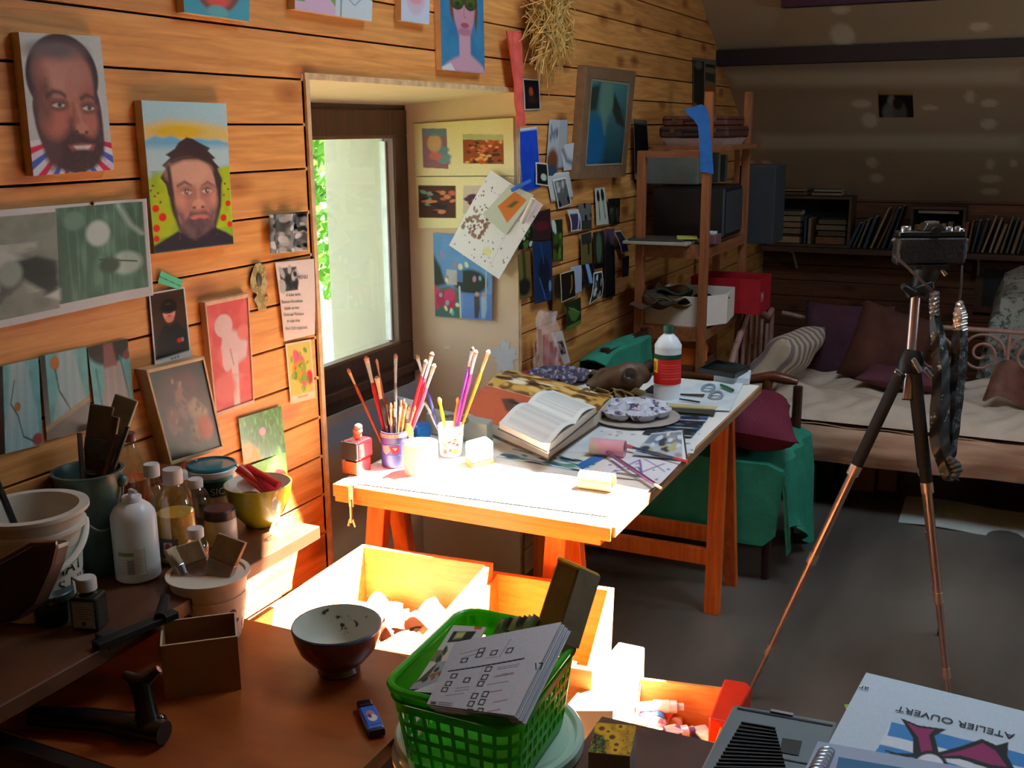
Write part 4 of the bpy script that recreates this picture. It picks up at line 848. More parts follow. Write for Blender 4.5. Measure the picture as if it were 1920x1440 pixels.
for lb, tp, bt_, hc, rr, tc, fc, fe in (
 ('purple brush with white flecks, tallest and leftmost in the floral glass', (887,650), (845,838), (96,40,120), .0042, (60,40,40), (214,206,214), .04),
 ('wine red brush with a round peach tip in the floral glass', (893,656), (850,838), (140,34,90), .0044, (206,140,110), (216,190,190), .05),
 ('maroon brush with pale wood ferrule in the middle of the floral glass', (883,676), (847,838), (120,24,60), .005, (190,150,120), (210,180,150), .035),
 ('long orange wood brush with a white tip, rightmost in the floral glass', (917,656), (852,838), (232,120,36), .0044, (240,232,220), (226,190,120), .045),
 ('short orange stick brush with a peach end in the floral glass', (860,744), (846,838), (232,112,40), .0042, (226,150,100), (236,110,40), .01),
 ('bright yellow pencil standing at the left of the floral glass', (823,745), (841,838), (238,186,24), .0042, (240,196,60), (238,186,24), .01),
 ('white brush leaning left out of the floral glass', (795,751), (838,838), (236,230,222), .0032, (150,130,110), (210,200,190), .03),
 ('dark blue handled brush with brown bristles crossing behind the floral glass', (781,664), (832,838), (44,44,84), .0042, (150,100,60), (206,206,212), .035)):
    brush(lb, tp, bt_, FD+.006*(hash(lb[:5]) % 2), hc, rr, .012, fe, tc, fc, group='long brushes in the floral glass', d2=FD)
# white tub, grey box, lid, rag
q, h = pbox((886,880), (872,868), (926,868), 838, ZT+.001)
t = thing('white_tub', 'small rounded white tub on an orange base beside the floral glass', 'tub', q[0]); hexbox(q, ZT+.001, h*.2).obj('base', M((232,150,60), .4), t, bevel=.002); hexbox(q, ZT+.001+h*.2, h*.8).obj('body', WHITEP, t, bevel=.006)
q, h = pbox((913,836), (800,812), (925,826), 796, ZT+.001); mk('grey_box', hexbox(q, ZT+.001, h), M((150,156,146), .7, .12, 8), 'long grey box behind the floral glass, partly under the art book', 'box', bevel=.003)
w = MB(); x, y = P(848, 795, z=ZT+h)[:2]
for i in range(5): w.ball((x+.012*i-.02, y+.01*math.sin(i*2), ZT+h+.012), .013, 6, (1.2, .9, .8))
mk('rag', w, M((96,86,80), .9, .3, 40), 'small grey crumpled rag lying on the long grey box', 'rag', smooth=True)
# flat things on the table
OFF = [0]
def flat(name, label, cat, quad, cv, group=None, curl=None, th=.0005, z=None, lift=None):
    OFF[0] += .0006; zz = (z if z is not None else ZT)+OFF[0]+(lift or 0)
    return tag(sheet(name, [P(*p, z=zz) for p in quad], cv, th=th, curl=curl), label, cat, group)
INK = (40,36,52); PUR = (122,84,128)
flat('paper_sheet', 'large white paper with dark flecks lying under the nearer palette', 'paper', [(1040,790), (1330,760), (1300,850), (960,846)], Cv(70, 50, (230,232,230)).blobs([INK, PUR, (90,90,100)], 90, (.003, .012), (0,0,1,1), 2, .8).nz((206,210,214), 5, 5, .5, .8, .6), 'papers on the work table')
flat('watercolour_sheet', 'sheet with dark hatching and blue green strokes in front of the open book', 'drawing', [(968,838), (1120,868), (1090,884), (930,856)], Cv(50, 40, (210,222,220)).blobs([(40,70,80), (60,130,150), (90,150,120), (30,40,50)], 26, (.03, .12), (0,0,1,1), 5, .8).ln([(0,.2),(1,.5)], .05, (20,40,60)).ln([(0,.7),(1,.9)], .06, (60,120,190)), 'papers on the work table')
flat('blue_strip', 'slim blue painted paper strip beside the purple brush knife', 'strip', [(1136,842), (1150,850), (1092,880), (1080,872)], Cv(16, 8, (40,110,180)))
flat('sketch_sheet', 'white sheet scribbled in violet and blue near the right edge of the work table', 'drawing', [(1140,852), (1285,858), (1240,905), (1120,890)], Cv(60, 40, (236,234,236)).ln([(.1,.3),(.3,.6),(.45,.2),(.6,.7),(.8,.3)], .03, (140,100,170)).ln([(.2,.8),(.5,.5),(.7,.9)], .025, (60,90,180)).ln([(.5,.15),(.9,.6)], .02, (150,110,160)).blobs([(120,90,150)], 14, (.01,.03), (0,0,1,1), 9), 'papers on the work table')
flat('white_board', 'white board covering the sunlit front half of the work table', 'board', [(790,868), (1240,905), (1140,968), (660,905)], Cv(40, 30, (240,236,226)).blobs([(150,110,140), (190,150,110)], 8, (.006, .014), (0,0,1,1), 8))
for i, (a_, b_, c_, d_) in enumerate((((1240,772), (1332,776), (1322,792), (1228,787)), ((1226,788), (1320,793), (1310,806), (1214,800)), ((1216,801), (1308,807), (1296,820), (1204,813)))):
    flat('photo_strip', ['dark blue streaked photo strip, farthest of three at the right table edge', 'dark blue streaked photo strip, middle of three at the right table edge', 'dark blue streaked photo strip, nearest of three at the right table edge'][i], 'photograph', [a_, b_, c_, d_], Cv(40, 12, (36,44,50)).ln([(0,.3),(1,.45)], .03, (120,170,200)).ln([(0,.75),(1,.8)], .04, (190,206,214)).blobs([(40,110,160), (110,90,130)], 10, (.02,.07), (0,0,1,1), 3+i), 'photo strips at the table edge')
flat('paper_sheet', 'pale sheet under the white bottle with the red label', 'paper', [(1235,712), (1395,716), (1368,770), (1180,764)], Cv(30, 20, (214,222,222)).nz((190,200,206), 4, 4, .5, .7, .7), 'papers on the work table')
flat('dark_card', 'dark card lying on the table left of the white bottle', 'card', [(1222,722), (1262,727), (1245,742), (1205,735)], Cv(12, 10, (46,44,50)))
for q4, c, lb in (([(1225,757), (1345,765), (1340,770), (1220,762)], (190,180,130), 'pale wooden ruler lying behind the nearer palette'), ([(1228,765), (1342,772), (1338,780), (1222,772)], (60,60,48), 'dark wooden lath lying beside the pale ruler')):
    w = MB(); w.slab([P(*p, z=ZT+.004) for p in q4], (0,0,1), .005); mk('lath', w, M(c, .5), lb, 'lath')
# art book and open novel
def openbook(label, sA, sB, nA, nB, fA, fB, z, th, cvN, cvF, cover, nm='open_book', arch=.008, edge=(214,200,180)):
    t = thing(nm, label, 'book', P(*sA, z=z))
    S0, S1, N0, N1, F0, F1 = (P(*p, z=z+th) for p in (sA, sB, nA, nB, fA, fB))
    for nmq, (a, b, c, d), cvv in (('near_page', (S0, S1, N1, N0), cvN), ('far_page', (F0, F1, S1, S0), cvF)):
        cur = (lambda u, v: arch*math.sin(math.pi*min(1, v*1.0))**1*(1-v)**.5*1.6-.002*(v < .02)) if nmq == 'near_page' else (lambda u, v: arch*math.sin(math.pi*(1-v))*(v)**.5*1.6)
        sheet(nmq, [a, b, c, d], cvv, t, .0008, cur)
        dn = np.array((0, 0, -th)); w = MB(); w.hexa([a+dn, b+dn, c+dn, d+dn], [a, b, c, d]); w.obj('page_block', M(edge, .8, .1, 40, stretch=(1, 1, 60)), t)
        ce = (a+b+c+d)/4; w = MB(); k = 1.035; qq = [ce+(p-ce)*k+dn for p in (a, b, c, d)]; w.slab(qq, (0, 0, -1), .003); w.obj('cover', cover, t)
    return t
def lines(cv, n, c=(120,118,114), m=.1, g=.5):
    for i in range(n):
        y = m+(1-2*m)*(i+.5)/n; cv.ln([(m, y), (1-m, y)], .35*(1-2*m)/n, c, g)
    return cv
ZA = ZT+.035
openbook('large open art book with an orange page and a photo of tawny dogs', (912,722), (1120,776), (874,773), (1028,838), (958,692), (1150,742), ZT+.006, .030,
    Cv(80, 50, (202,96,62)).nz((184,80,52), 4, 4, .5, .8, .6).po([(.25,.42),(.33,.3),(.42,.36),(.55,.25),(.72,.32),(.9,.5),(.7,.7),(.5,.62),(.38,.66)], (92,62,52), 1, .03).blobs([(60,40,36), (150,110,100)], 14, (.02,.06), (.35,.35,.8,.62), 4),
    Cv(80, 40, (206,160,80)).nz((92,52,24), 10, 5, .45, .6, .9, 2).blobs([(226,186,110), (60,34,20), (232,220,190)], 26, (.03,.09), (0,.1,1,1), 6, .7), M((96,70,52), .5), arch=.010)
pgN = lines(Cv(70, 60, (236,236,230)), 22); pgF = lines(Cv(70, 60, (232,234,230)), 20)
openbook('open printed book with cream pages lying on top of the large art book', (989,755), (1079,795), (936,792), (1027,836), (1036,731), (1118,763), ZT+.048, .016, pgN, pgF, M((70,60,60), .5), arch=.012)
# palettes
def palette(label, u, v, wpx, petals, c1, c2, tray=None, dz=0, seed=1):
    x, y = P(u, v, z=ZT)[:2]; R = wid(x, y, ZT, wpx)/2; z = ZT+.004+OFF[0]+dz; t = thing('palette', label, 'palette', (x, y, z), 'flower shaped palettes')
    def fn(a, rr):
        th = a*2*math.pi; pet = abs(math.cos(petals*th/2)); Rt = R*(.88+.12*pet**.6); rad = rr*Rt; f = rr
        wall = max(0, (f-.86)/.14)**1.5; ridge = (1-pet)**3 if f > .42 else 0; cd = math.exp(-((f-.42)/.05)**2)
        return (x+rad*math.cos(th), y+rad*math.sin(th), z+.003+.020*max(wall, ridge*.8, cd*.85))
    w = MB(); w.grid(fn, 112, 22, .0018); w.obj('dish', c1, t, True)
    q_ = random.Random(seed); 
    for i in range(petals):
        th = (2*i+0)*math.pi/petals; a0 = R*.64; c = q_.choice(c2); w = MB(); w.at((x+a0*math.cos(th), y+a0*math.sin(th), z+.007), q_.uniform(0, 3)).ball((0,0,0), R*.14, 6, (1.1, .8, .18)); w.obj('paint_blob', M(c, .3, .4, 60), t, True)
    w = MB(); w.at((x, y, z+.007)).ball((0,0,0), R*.3, 7, (1.1, .9, .1)); w.obj('paint_pool', specks(c2[0], c2[1], 60, .5, .3, .3, 30), t, True)
    if tray: w = MB(); w.lathe([(R*1.12, -.003), (R*1.14, 0.0), (0.001, .0015)], (x+.01, y-.01, z), 40, sy=1.0); w.obj('under_tray', tray, t, True)
PD = specks((206,208,218), (92,80,110), 34, .56, .35, .08, 20)
palette('white flower shaped palette with violet paint, nearer one on the work table', 1187, 783, 146, 7, PD, [(84,56,84), (190,186,200), (60,44,60), (226,200,90), (150,100,140)], M((170,160,150), .6), seed=2)
palette('flower shaped palette clotted with dark violet and blue paint, farther one', 1048, 716, 118, 8, specks((84,76,100), (176,180,206), 40, .58, .3, .3, 30), [(40,34,52), (120,130,190), (60,50,70), (150,160,200)], seed=3)
w = MB(); c = P(1078, 748, z=ZT); w.at((c[0], c[1], ZT+.013), .1).rbox((0,0,0), (.12, .05, .022), .003); mk('wooden_block', w, wood((186,110,50), (60,36,26), 'x', .4, False), 'small dark and orange wooden block behind the open book', 'block')
# cardboard rolls
def roll(label, A, B, rpx, c, inner=(190,160,130)):
    a, b = P(*A, z=ZT+.022), P(*B, z=ZT+.022); r = .0215; t = thing('cardboard_roll', label, 'cardboard roll', (a[0], a[1], ZT), 'cardboard rolls on the work table')
    d = (b-a)/np.linalg.norm(b-a); s_ = Vector(d).cross(Vector((0,0,1))).normalized(); u_ = s_.cross(Vector(d)); n = 28; vs = []; fs = []
    for k, (pp, rr) in enumerate(((a, r), (b, r), (b, r-.002), (a, r-.002))): vs += [Vector(tuple(pp))+(s_*math.cos(2*math.pi*i/n)+u_*math.sin(2*math.pi*i/n))*rr for i in range(n)]
    for k in range(4): fs += [(k*n+i, k*n+(i+1) % n, ((k+1) % 4)*n+(i+1) % n, ((k+1) % 4)*n+i) for i in range(n)]
    w = MB(); w.add(vs, fs); w.obj('tube', c, t, True); return t
roll('grey and pink painted cardboard roll between the palette and the open book', (1108,836), (1172,842), 24, specks((214,160,178), (190,176,156), 12, .52, .7, .1, 10))
roll('bare cardboard roll lying in the sun near the front right of the table', (1088,898), (1150,906), 30, M((226,192,150), .7, .06))
# purple brush knife, checkered pen, frame, scissors, pens
def stick(nm, label, cat, A, B, r, c, z=.006, zz=None, parts=()):
    a, b = P(*A, z=ZT+OFF[0]+z), P(*B, z=ZT+OFF[0]+(zz or z)); t = thing(nm, label, cat, a); w = MB(); w.tube([a, a*.5+b*.5, b], r if hasattr(r, '__len__') else [r*.8, r, r*.9], 8); w.obj('barrel', M(c, .35, .15, 60, coat=.3), t, True)
    for f0, f1, rr, cc, pn in parts: w = MB(); w.tube([a+(b-a)*f0, a+(b-a)*f1], [rr, rr*.7], 8); w.obj(pn, M(cc, .3, .1, 30), t, True)
    return t
stick('craft_knife', 'purple handled brush lying diagonally at the right table edge with a dark tip', 'brush', (1136,846), (1228,908), .005, (96,52,92), .010, None, ((-.16, .06, .004, (50,46,52), 'tip'), (.98, 1.12, .004, (226,196,170), 'handle_end')))
stick('patterned_pen', 'thin pen with a checked blue and white body near the photo frame', 'pen', (1182,838), (1268,860), .004, (60,80,110), .008, None, ((-.18, .06, .0065, (214,110,110), 'grip'), (.95, 1.25, .004, (206,60,70), 'cap')))
stick('pencil', 'dark pencil lying across the board near the bare cardboard roll', 'pencil', (1156,887), (1206,894), .003, (50,48,60), .006)
stick('green_pen', 'short green pen at the far right corner of the work table', 'pen', (1352,722), (1374,732), .006, (30,110,60), .008)
stick('metal_tool', 'small dark metal tool lying right of the white bottle', 'tool', (1274,748), (1312,754), .003, (40,40,44), .006)
stick('paint_brush', 'white handled brush lying in the sun before the white pot', 'brush', (866,884), (740,902), .004, (214,196,160), .006, None, ((-.1, .05, .003, (150,60,140), 'tip'),))
stick('paint_brush', 'pale brush with a pink tip lying in the sun, right of the white pot', 'brush', (935,880), (850,890), .003, (240,226,206), .006, None, ((-.12, .05, .003, (206,60,110), 'tip'),))
fq = [(1205,826), (1272,806), (1282,858), (1200,852)]
flat('small_painting', 'little landscape picture in a thin white frame lying near the right table edge', 'picture', [(1222,812), (1282,806), (1286,862), (1186,852)], Cv(50, 40, (190,196,200)).rc(.05,.08,.92,.5,(120,134,150)).blobs([(60,66,80), (214,220,226), (190,180,130), (150,150,150)], 26, (.04,.1), (.05,.1,.9,.9), 5).rc(.93,0,1,1,(240,240,238)), lift=.002)
a, b = P(1280, 808, z=ZT+.004), P(1288, 864, z=ZT+.004); w = MB(); w.beam(a, b, .004, .012); mk('metal_edge', w, CHM, 'bright metal strip at the right side of the little landscape', 'strip')
t = thing('scissors', 'grey handled scissors lying right of the white bottle', 'scissors', P(1330, 745, z=ZT))
for k, (u, v) in enumerate(((1328,728), (1342,742))):
    c = P(u, v, z=ZT+.012); w = MB(); w.tube([(c[0]+.018*math.cos(a), c[1]+.026*math.sin(a), c[2]+.006*math.sin(a)) for a in np.linspace(0, 2*math.pi, 20)], .0045, 8); w.obj('finger_loop', M((130,144,154), .4), t, True)
w = MB(); w.slab([P(1322,740,z=ZT+.006), P(1318,746,z=ZT+.006), P(1272,742,z=ZT+.006), P(1274,739,z=ZT+.006)], (0,0,1), .002); w.obj('blades', CHM, t)
# white bottle with red label
def bottle(nm, label, cat, x, y, z, prof, mat, capc=None, capr=None, caph=None, liquid=None, group=None, neck=None, extra=None, n=32, capmat=None):
    t = thing(nm, label, cat, (x, y, z), group); w = MB(); w.lathe(prof, (x, y, z), n); w.obj('body', mat, t, True)
    H = prof[-1][1]
    if capr: w = MB(); w.lathe([(capr, 0), (capr, caph*.85), (capr*.92, caph)], (x, y, z+H-.004), 24); w.obj('cap', capmat or M(capc, .4, .05, 30), t, True)
    if liquid: c, h0 = liquid; pr = [(max(r-.0022, .001), max(zz, .002)) for r, zz in prof if zz < h0]; pr.append((pr[-1][0], h0)); w = MB(); w.lathe(pr, (x, y, z), n); w.obj('liquid', c, t, True)
    return t
x, y, r, h = foot(1250, 754, ZT, 50, 606); h = zat(x, y, 610)-ZT; k = h/.225
pr = [(r*.9, 0), (r, .004), (r, h*.20), (r*.97, h*.22), (r, h*.24), (r, h*.62), (r*.98, h*.64), (r, h*.66), (r*.97, h*.68), (r, h*.70), (r, h*.74), (r*.7, h*.83), (r*.36, h*.89), (r*.36, h*.92)]
t = bottle('white_bottle', 'white plastic bottle with green cap and red label on the work table', 'bottle', x, y, ZT, pr, M((226,232,234), .35, .04), (20,70,48), r*.40, h*.10)
cv = Cv(80, 60, (206,34,30)).rc(0,0,1,.17,(20,62,44)).rc(0,.17,.24,.62,(236,220,60)).rc(.03,.25,.2,.55,(214,120,40))
for i in range(6): cv.ln([(.34, .34+i*.09), (.9 if i % 2 else .8, .34+i*.09)], .012, (236,150,130), .6)
label_on(x, y, ZT, r, VA(x, y)-88, VA(x, y)+88, h*.23, h*.63, cv, t)
# mask with goggles
t = thing('leather_mask', 'old brown leather mask with a round glass goggle lying at the back of the table', 'mask', P(1160, 735, z=ZT)); LEA = M((82,58,36), .5, .4, 26, bump=.5)
dm_ = depth(P(1165, 738, z=ZT+.02)); L = [((1108,728), .020), ((1125,722), .034), ((1150,712), .040), ((1178,706), .044), ((1200,706), .036), ((1215,712), .018)]
w = MB(); w.tube([atd(*a_, dm_)+np.array((0,0,.0)) for a_, _ in L], [b_ for _, b_ in L], 12); w.v = [(a+.006*math.sin(90*b+40*c), b+.005*math.sin(80*c+60*a), c+.006*math.sin(70*a+90*b)) for a, b, c in w.v]; w.obj('hood', LEA, t, True)
w = MB(); w.tube([atd(1100,722,dm_+.02), atd(1130,700,dm_+.03), atd(1165,690,dm_+.03)], [.006, .018, .010], 8); w.obj('strap_flap', LEA, t, True)
lc = atd(1181, 704, dm_-.045); e = Vector(tuple(CC-lc)).normalized(); lc = Vector(tuple(lc)); w = MB(); w.tube([lc-e*.012, lc+e*.006], [.024, .022], 20); w.obj('goggle_rim', M((60,42,28), .4), t, True)
w = MB(); w.tube([lc+e*.0055, lc+e*.008], [.018, .013], 20); w.obj('goggle_glass', M((34,46,46), .08, .1, 5, coat=1), t, True)
a = Vector(tuple(atd(1198,702,dm_))); b = Vector(tuple(atd(1222,684,dm_+.03))); w = MB(); w.tube([a, b], [.022, .020], 14); w.obj('filter', M((40,32,28), .6), t, True)
w = MB()
for i in range(9):
    a = atd(1104+i*11, 736+3*math.sin(i*2), dm_-.03); w.at(tuple(a), i*1.1, .4*math.sin(i), .3).grid(lambda u, v: ((u-.5)*.05, (v-.5)*.04, .006*math.sin(6*u+i)), 5, 5, .003)
w.T = Matrix.Identity(4); w.obj('torn_leather', M((132,104,60), .7, .4, 40), t, True)
w = MB()
for i in range(10):
    a = P(1080+i*12, 707-3*math.sin(i), z=ZT+.015); w.at(tuple(a), i*.7, .2, .2*math.sin(i*3)).grid(lambda u, v: ((u-.5)*.10, (v-.5)*.03, .008*math.sin(5*u+i)), 6, 4, .003)
w.T = Matrix.Identity(4); mk('bark_pieces', w, M((74,58,36), .8, .5, 30), 'curled brown bark pieces behind the leather mask', 'bark', None, smooth=True)['kind'] = 'stuff'
# black tray with white block
q = [P(u, v, z=ZT+.03) for u, v in ((1320,690), (1345,680), (1398,684), (1398,702), (1370,706))]
q4 = [P(u, v, z=ZT+.001) for u, v in ((1338,716), (1405,722), (1408,706), (1345,702))]; mk('white_case', MB().slab(q4, (0,0,1), .022), M((214,220,224), .5), 'white slab under the black tray at the far end of the work table', 'block', bevel=.002)
q4 = [P(u, v, z=ZT+.026) for u, v in ((1312,698), (1376,710), (1404,694), (1342,682))]
t = thing('black_tray', 'black plastic tray on the white slab at the far end of the work table', 'tray', q4[0]); MB().slab(q4, (0,0,1), .004).obj('bottom', M((20,26,28), .3), t)
for i in range(4): w = MB(); w.beam(q4[i]+np.array((0,0,.009)), q4[(i+1) % 4]+np.array((0,0,.009)), .005, .012); w.obj('rim', M((20,26,28), .3), t)
# red tubes in plastic film, photo leaning
t = thing('wrapped_candles', 'red candles wrapped in shiny clear film standing against the wall behind the palette', 'candle', P(1028, 700, z=ZT))
for u, v0, v1, r, c in ((1012,700,616,.006,(170,96,50)), (1023,698,628,.010,(196,24,28)), (1034,698,640,.009,(170,20,34)), (1045,698,650,.010,(150,20,40)), (1008,690,640,.008,(120,40,40))):
    a = P(u, v0, z=ZT); a[2] = ZT+.002; w = MB(); w.tube([a, (a[0], a[1], zat(a[0], a[1], v1))], r, 12); w.obj('candle' if c[0] > 170 or r > .008 else 'stick', M(c, .35, .1, coat=.4), t, True)
a = P(1026, 700, z=ZT); zz = zat(a[0], a[1], 585)
def film(u, v):
    th = u*2*math.pi; rr = .042*(1-.35*v)+.008*math.sin(7*th+9*v)+.005*math.sin(19*v+3*th); return (a[0]+rr*math.cos(th)*1.0, a[1]+.7*rr*math.sin(th), ZT+.003+(zz-ZT)*v)
w = MB(); w.grid(film, 42, 26)
FILM = M((255,235,235), .08, .02, trans=0, alpha=.22, coat=1); w.obj('film', FILM, t, True)
tag(sheet('photograph', [P(1031,625,y=YJ1+.12), P(1054,620,y=YJ1+.12), P(1069,679,y=YJ1+.10), P(1058,684,y=YJ1+.10)], Cv(24, 34, (214,216,214)).rc(.2,.3,.8,.7,(60,60,60)).el(.4,.45,.15,.1,(170,170,170)).rc(.55,.5,.75,.65,(150,150,150)), th=.001), 'white card with a small dark photo leaning behind the wrapped candles', 'photograph')
for u, v in ((985,712), (992,704)): pass
w = MB(); c = P(988, 712, z=ZT); w.ball((c[0], c[1], ZT+.018), .017, 8, (1.3, 1, .8)); mk('red_rag', w, M((120,20,40), .7, .3, 40), 'small dark red lump beside the farther palette near the recess corner', 'rag', smooth=True)
# ------------------------------------------------------------ pots and bottles on the wall shelf
OFFW = M((214,206,190), .5, .1, 20); GALV = M((92,112,104), .45, .35, 12, metal=.6)
def bucketx(name, label, cat, x, y, z, r0, r1, h, mat, handle=None, group=None, rim=.006, inside=None):
    t = cup(name, label, cat, x, y, z, r0, r1, h, mat, .003, rim=rim, group=group)
    return t
# big white bucket at the left edge
x, y = .102, col(60, .102, ZS+.15); zr = zat(x, y, 950); r = wid(x, y, zr, 186)/2; h = zr-ZS
t = cup('plastic_bucket', 'large dirty white plastic bucket with folded handle at the left end of the wall shelf', 'bucket', x, y, ZS, r*.80, r*.96, h, OFFW, .003, rim=.012)
w = MB(); w.lathe([(r*.93, h*.80), (r*1.03, h*.81), (r*1.03, h*.84), (r*.95, h*.85)], (x, y, ZS), 40, cap=False); w.obj('collar', OFFW, t, True)
va = math.radians(VA(x, y))
w = MB(); w.tube([(x+r*1.0*math.cos(va+a), y+r*1.0*math.sin(va+a), ZS+h*.80-.055*math.cos(a/1.62*math.pi/2)**1.2) for a in np.linspace(-1.1, 1.62, 26)], .0055, 8); w.obj('handle', M((226,222,206), .4), t, True)
cv = Cv(90, 60, (206,200,186)).rc(.3,.05,1,.32,(170,206,186),.7,.2).rc(.35,.8,1,1,(120,170,150),.6,.1)
label_on(x, y, ZS, r*.90, VA(x, y)-8, VA(x, y)+70, h*.08, h*.66, cv, t, r2=r*.83)
def wraptext(body, size, mat, x, y, z, r, a0, parent, name='lettering', lift=.002):
    o = text(body, size, mat, (0, 0, 0), (1, 0, 0), (0, 0, 1), None, name)
    for v in o.data.vertices:
        a = math.radians(a0)+v.co.x/r; rr = r+lift; v.co = (x+rr*math.cos(a), y+rr*math.sin(a), z+v.co.z)
    adopt(o, parent); return o
wraptext('S MAT', .030, M((40,34,40), .6), x, y, ZS+h*.42, r*.87, VA(x, y)-5, t)
wraptext('S NET', .028, M((44,36,44), .6), x, y, ZS+h*.26, r*.85, VA(x, y)+22, t)
wraptext('onne', .026, M((190,50,120), .6), x, y, ZS+h*.11, r*.84, VA(x, y)+8, t)
a = Vector((x+.035, y-.02, ZS+.03)); b = Vector(tuple(atd(-12, 890, depth((x, y, zr))-.02)))
t2 = thing('stirring_rod', 'black rod standing in the large white bucket', 'rod', a); w = MB(); w.tube([a, b], .0055, 8); w.obj('rod', M((22,24,28), .4), t2, True)
# galvanised bucket with big brushes
x, y = .066, col(171, .066, ZS+.12); zr = zat(x, y, 880); r = wid(x, y, zr, 128)/2; h = zr-ZS
t = cup('metal_bucket', 'dull green grey metal bucket crammed with large old brushes on the wall shelf', 'bucket', x, y, ZS, r*.72, r*.96, h, GALV, .002, rim=.004)
va = math.radians(VA(x, y)); w = MB(); ea = va+1.15; p0 = Vector((x+r*math.cos(ea), y+r*math.sin(ea), ZS+h-.02)); w.tube([(x+r*1.02*math.cos(va+a), y+r*1.02*math.sin(va+a), ZS+h-.02-.075*math.sin((a+.6)/1.75*math.pi)**.8) for a in np.linspace(-.6, 1.15, 16)], .0022, 6); w.obj('wire_handle', GALV, t, True)
w = MB(); w.ball(tuple(p0), .011, 7); w.obj('handle_lug', GALV, t, True)
D0 = depth((x, y, ZS+h))
def flatbrush(label, top, ferr, bot, d, wpx, hc, bc, fc, group, tilt=0, th=.012, db=None, cat='brush'):
    """wide flat brush: bristles at top, ferrule, handle running down to bot (pixels)"""
    T_, F_, B_ = atd(*top, d), atd(*ferr, d), atd(*bot, db or d); e = Vector(tuple(T_-B_)).normalized(); sd = Vector(tuple(CX*math.cos(tilt)+CF*math.sin(tilt))); sd = (sd-e*sd.dot(e)).normalized(); n_ = e.cross(sd); wv = wpx/FPX*d/2
    t = thing('flat_brush', label, cat, B_, group); F_ = Vector(tuple(F_)); T_ = Vector(tuple(T_)); B_ = Vector(tuple(B_))
    def blk(a, b, w0, w1, t0, t1, m, nm, nb=1):
        w = MB(); vs = []
        for p, ww, tt in ((a, w0, t0), (b, w1, t1)): vs.append([p-sd*ww-n_*tt, p+sd*ww-n_*tt, p+sd*ww+n_*tt, p-sd*ww+n_*tt])
        w.hexa(*vs); return w.obj(nm, m, t, bevel=.0015)
    fl = .026; blk(F_-e*fl*.5, F_+e*fl*.5, wv*.92, wv, th*.5, th*.5, fc, 'ferrule'); blk(F_+e*fl*.5, T_, wv*.98, wv*1.06, th*.45, th*.3, bc, 'bristles')
    blk(F_-e*fl*.5-e*.03, F_-e*fl*.5, wv*.5, wv*.9, th*.4, th*.45, hc, 'shoulder'); w = MB(); w.tube([B_, F_-e*.05], [.007, .009], 8); w.obj('handle', hc, t, True); return t
BRD = M((88,70,52), .8, .35, 60, stretch=(1, 1, .2)); BRG = M((128,128,106), .7, .35, 40)
for lb, tp, fe, bt_, wp, bc in (
  ('large grey green flat brush, tallest one in the metal bucket', (238,745), (212,822), (185,900), 42, BRG),
  ('wide dark brown flat brush in the middle of the metal bucket', (192,760), (180,835), (170,900), 42, BRD),
  ('narrow dark flat brush behind the wide one in the metal bucket', (212,780), (200,850), (185,900), 24, BRD)):
    flatbrush(lb, tp, fe, bt_, D0+(.02 if 'tallest' in lb else 0), wp, M((70,50,36), .5, .3), bc, M((90,94,92), .4, .3, metal=.8), 'large brushes in the metal bucket')
for lb, tp, bt_, c in (('thin grey stick standing at the left of the metal bucket', (149,812), (156,910), (104,92,80)), ('dark wooden stick leaning right in the metal bucket', (222,815), (190,910), (84,54,34)), ('black stick leaning right in the metal bucket behind the tallest brush', (240,800), (200,915), (30,28,26))):
    a, b = atd(*bt_, D0-.01), atd(*tp, D0-.01); t = thing('stick', lb, 'stick', a, 'sticks in the metal bucket'); w = MB(); w.tube([a, b], .0045, 7); w.obj('rod', M(c, .6, .3), t, True)
# white dispenser bottle
def bprof(r, h, neck, sh=.25, foot_=.004): return [(r*.9, 0), (r, foot_), (r, h*(1-sh)*.5), (r, h*(1-sh)), (r*.96, h*(1-sh*.75)), (r*.8, h*(1-sh*.42)), (neck*1.3, h*(1-sh*.16)), (neck, h*(1-sh*.08)), (neck, h)]
x, y, r, h = foot(262, 1096, ZS, 82, 925)
t = bottle('white_squeeze_bottle', 'tall plain white squeeze bottle with a faint green label on the wall shelf', 'bottle', x, y, ZS, bprof(r, h*.93, r*.42, .22), M((232,236,234), .3, .03), (214,218,220), r*.44, h*.07)
w = MB(); w.tube([(x, y, ZS+h*.97), (x, y, ZS+h*1.03), (x+.02, y-.008, ZS+h*1.05)], [.005, .005, .003], 8); w.obj('spout', M((232,234,234), .4), t, True)
cv = Cv(36, 50, (222,224,216)).rc(.0,.12,.6,.26,(120,150,90),.9).rc(.35,.42,.6,.95,(120,126,130),.8); 
for i in range(5): cv.ln([(.05, .4+i*.12), (.9, .4+i*.12)], .02, (190,194,190))
label_on(x, y, ZS, r, VA(x, y)-50, VA(x, y)+20, h*.12, h*.42, cv, t)
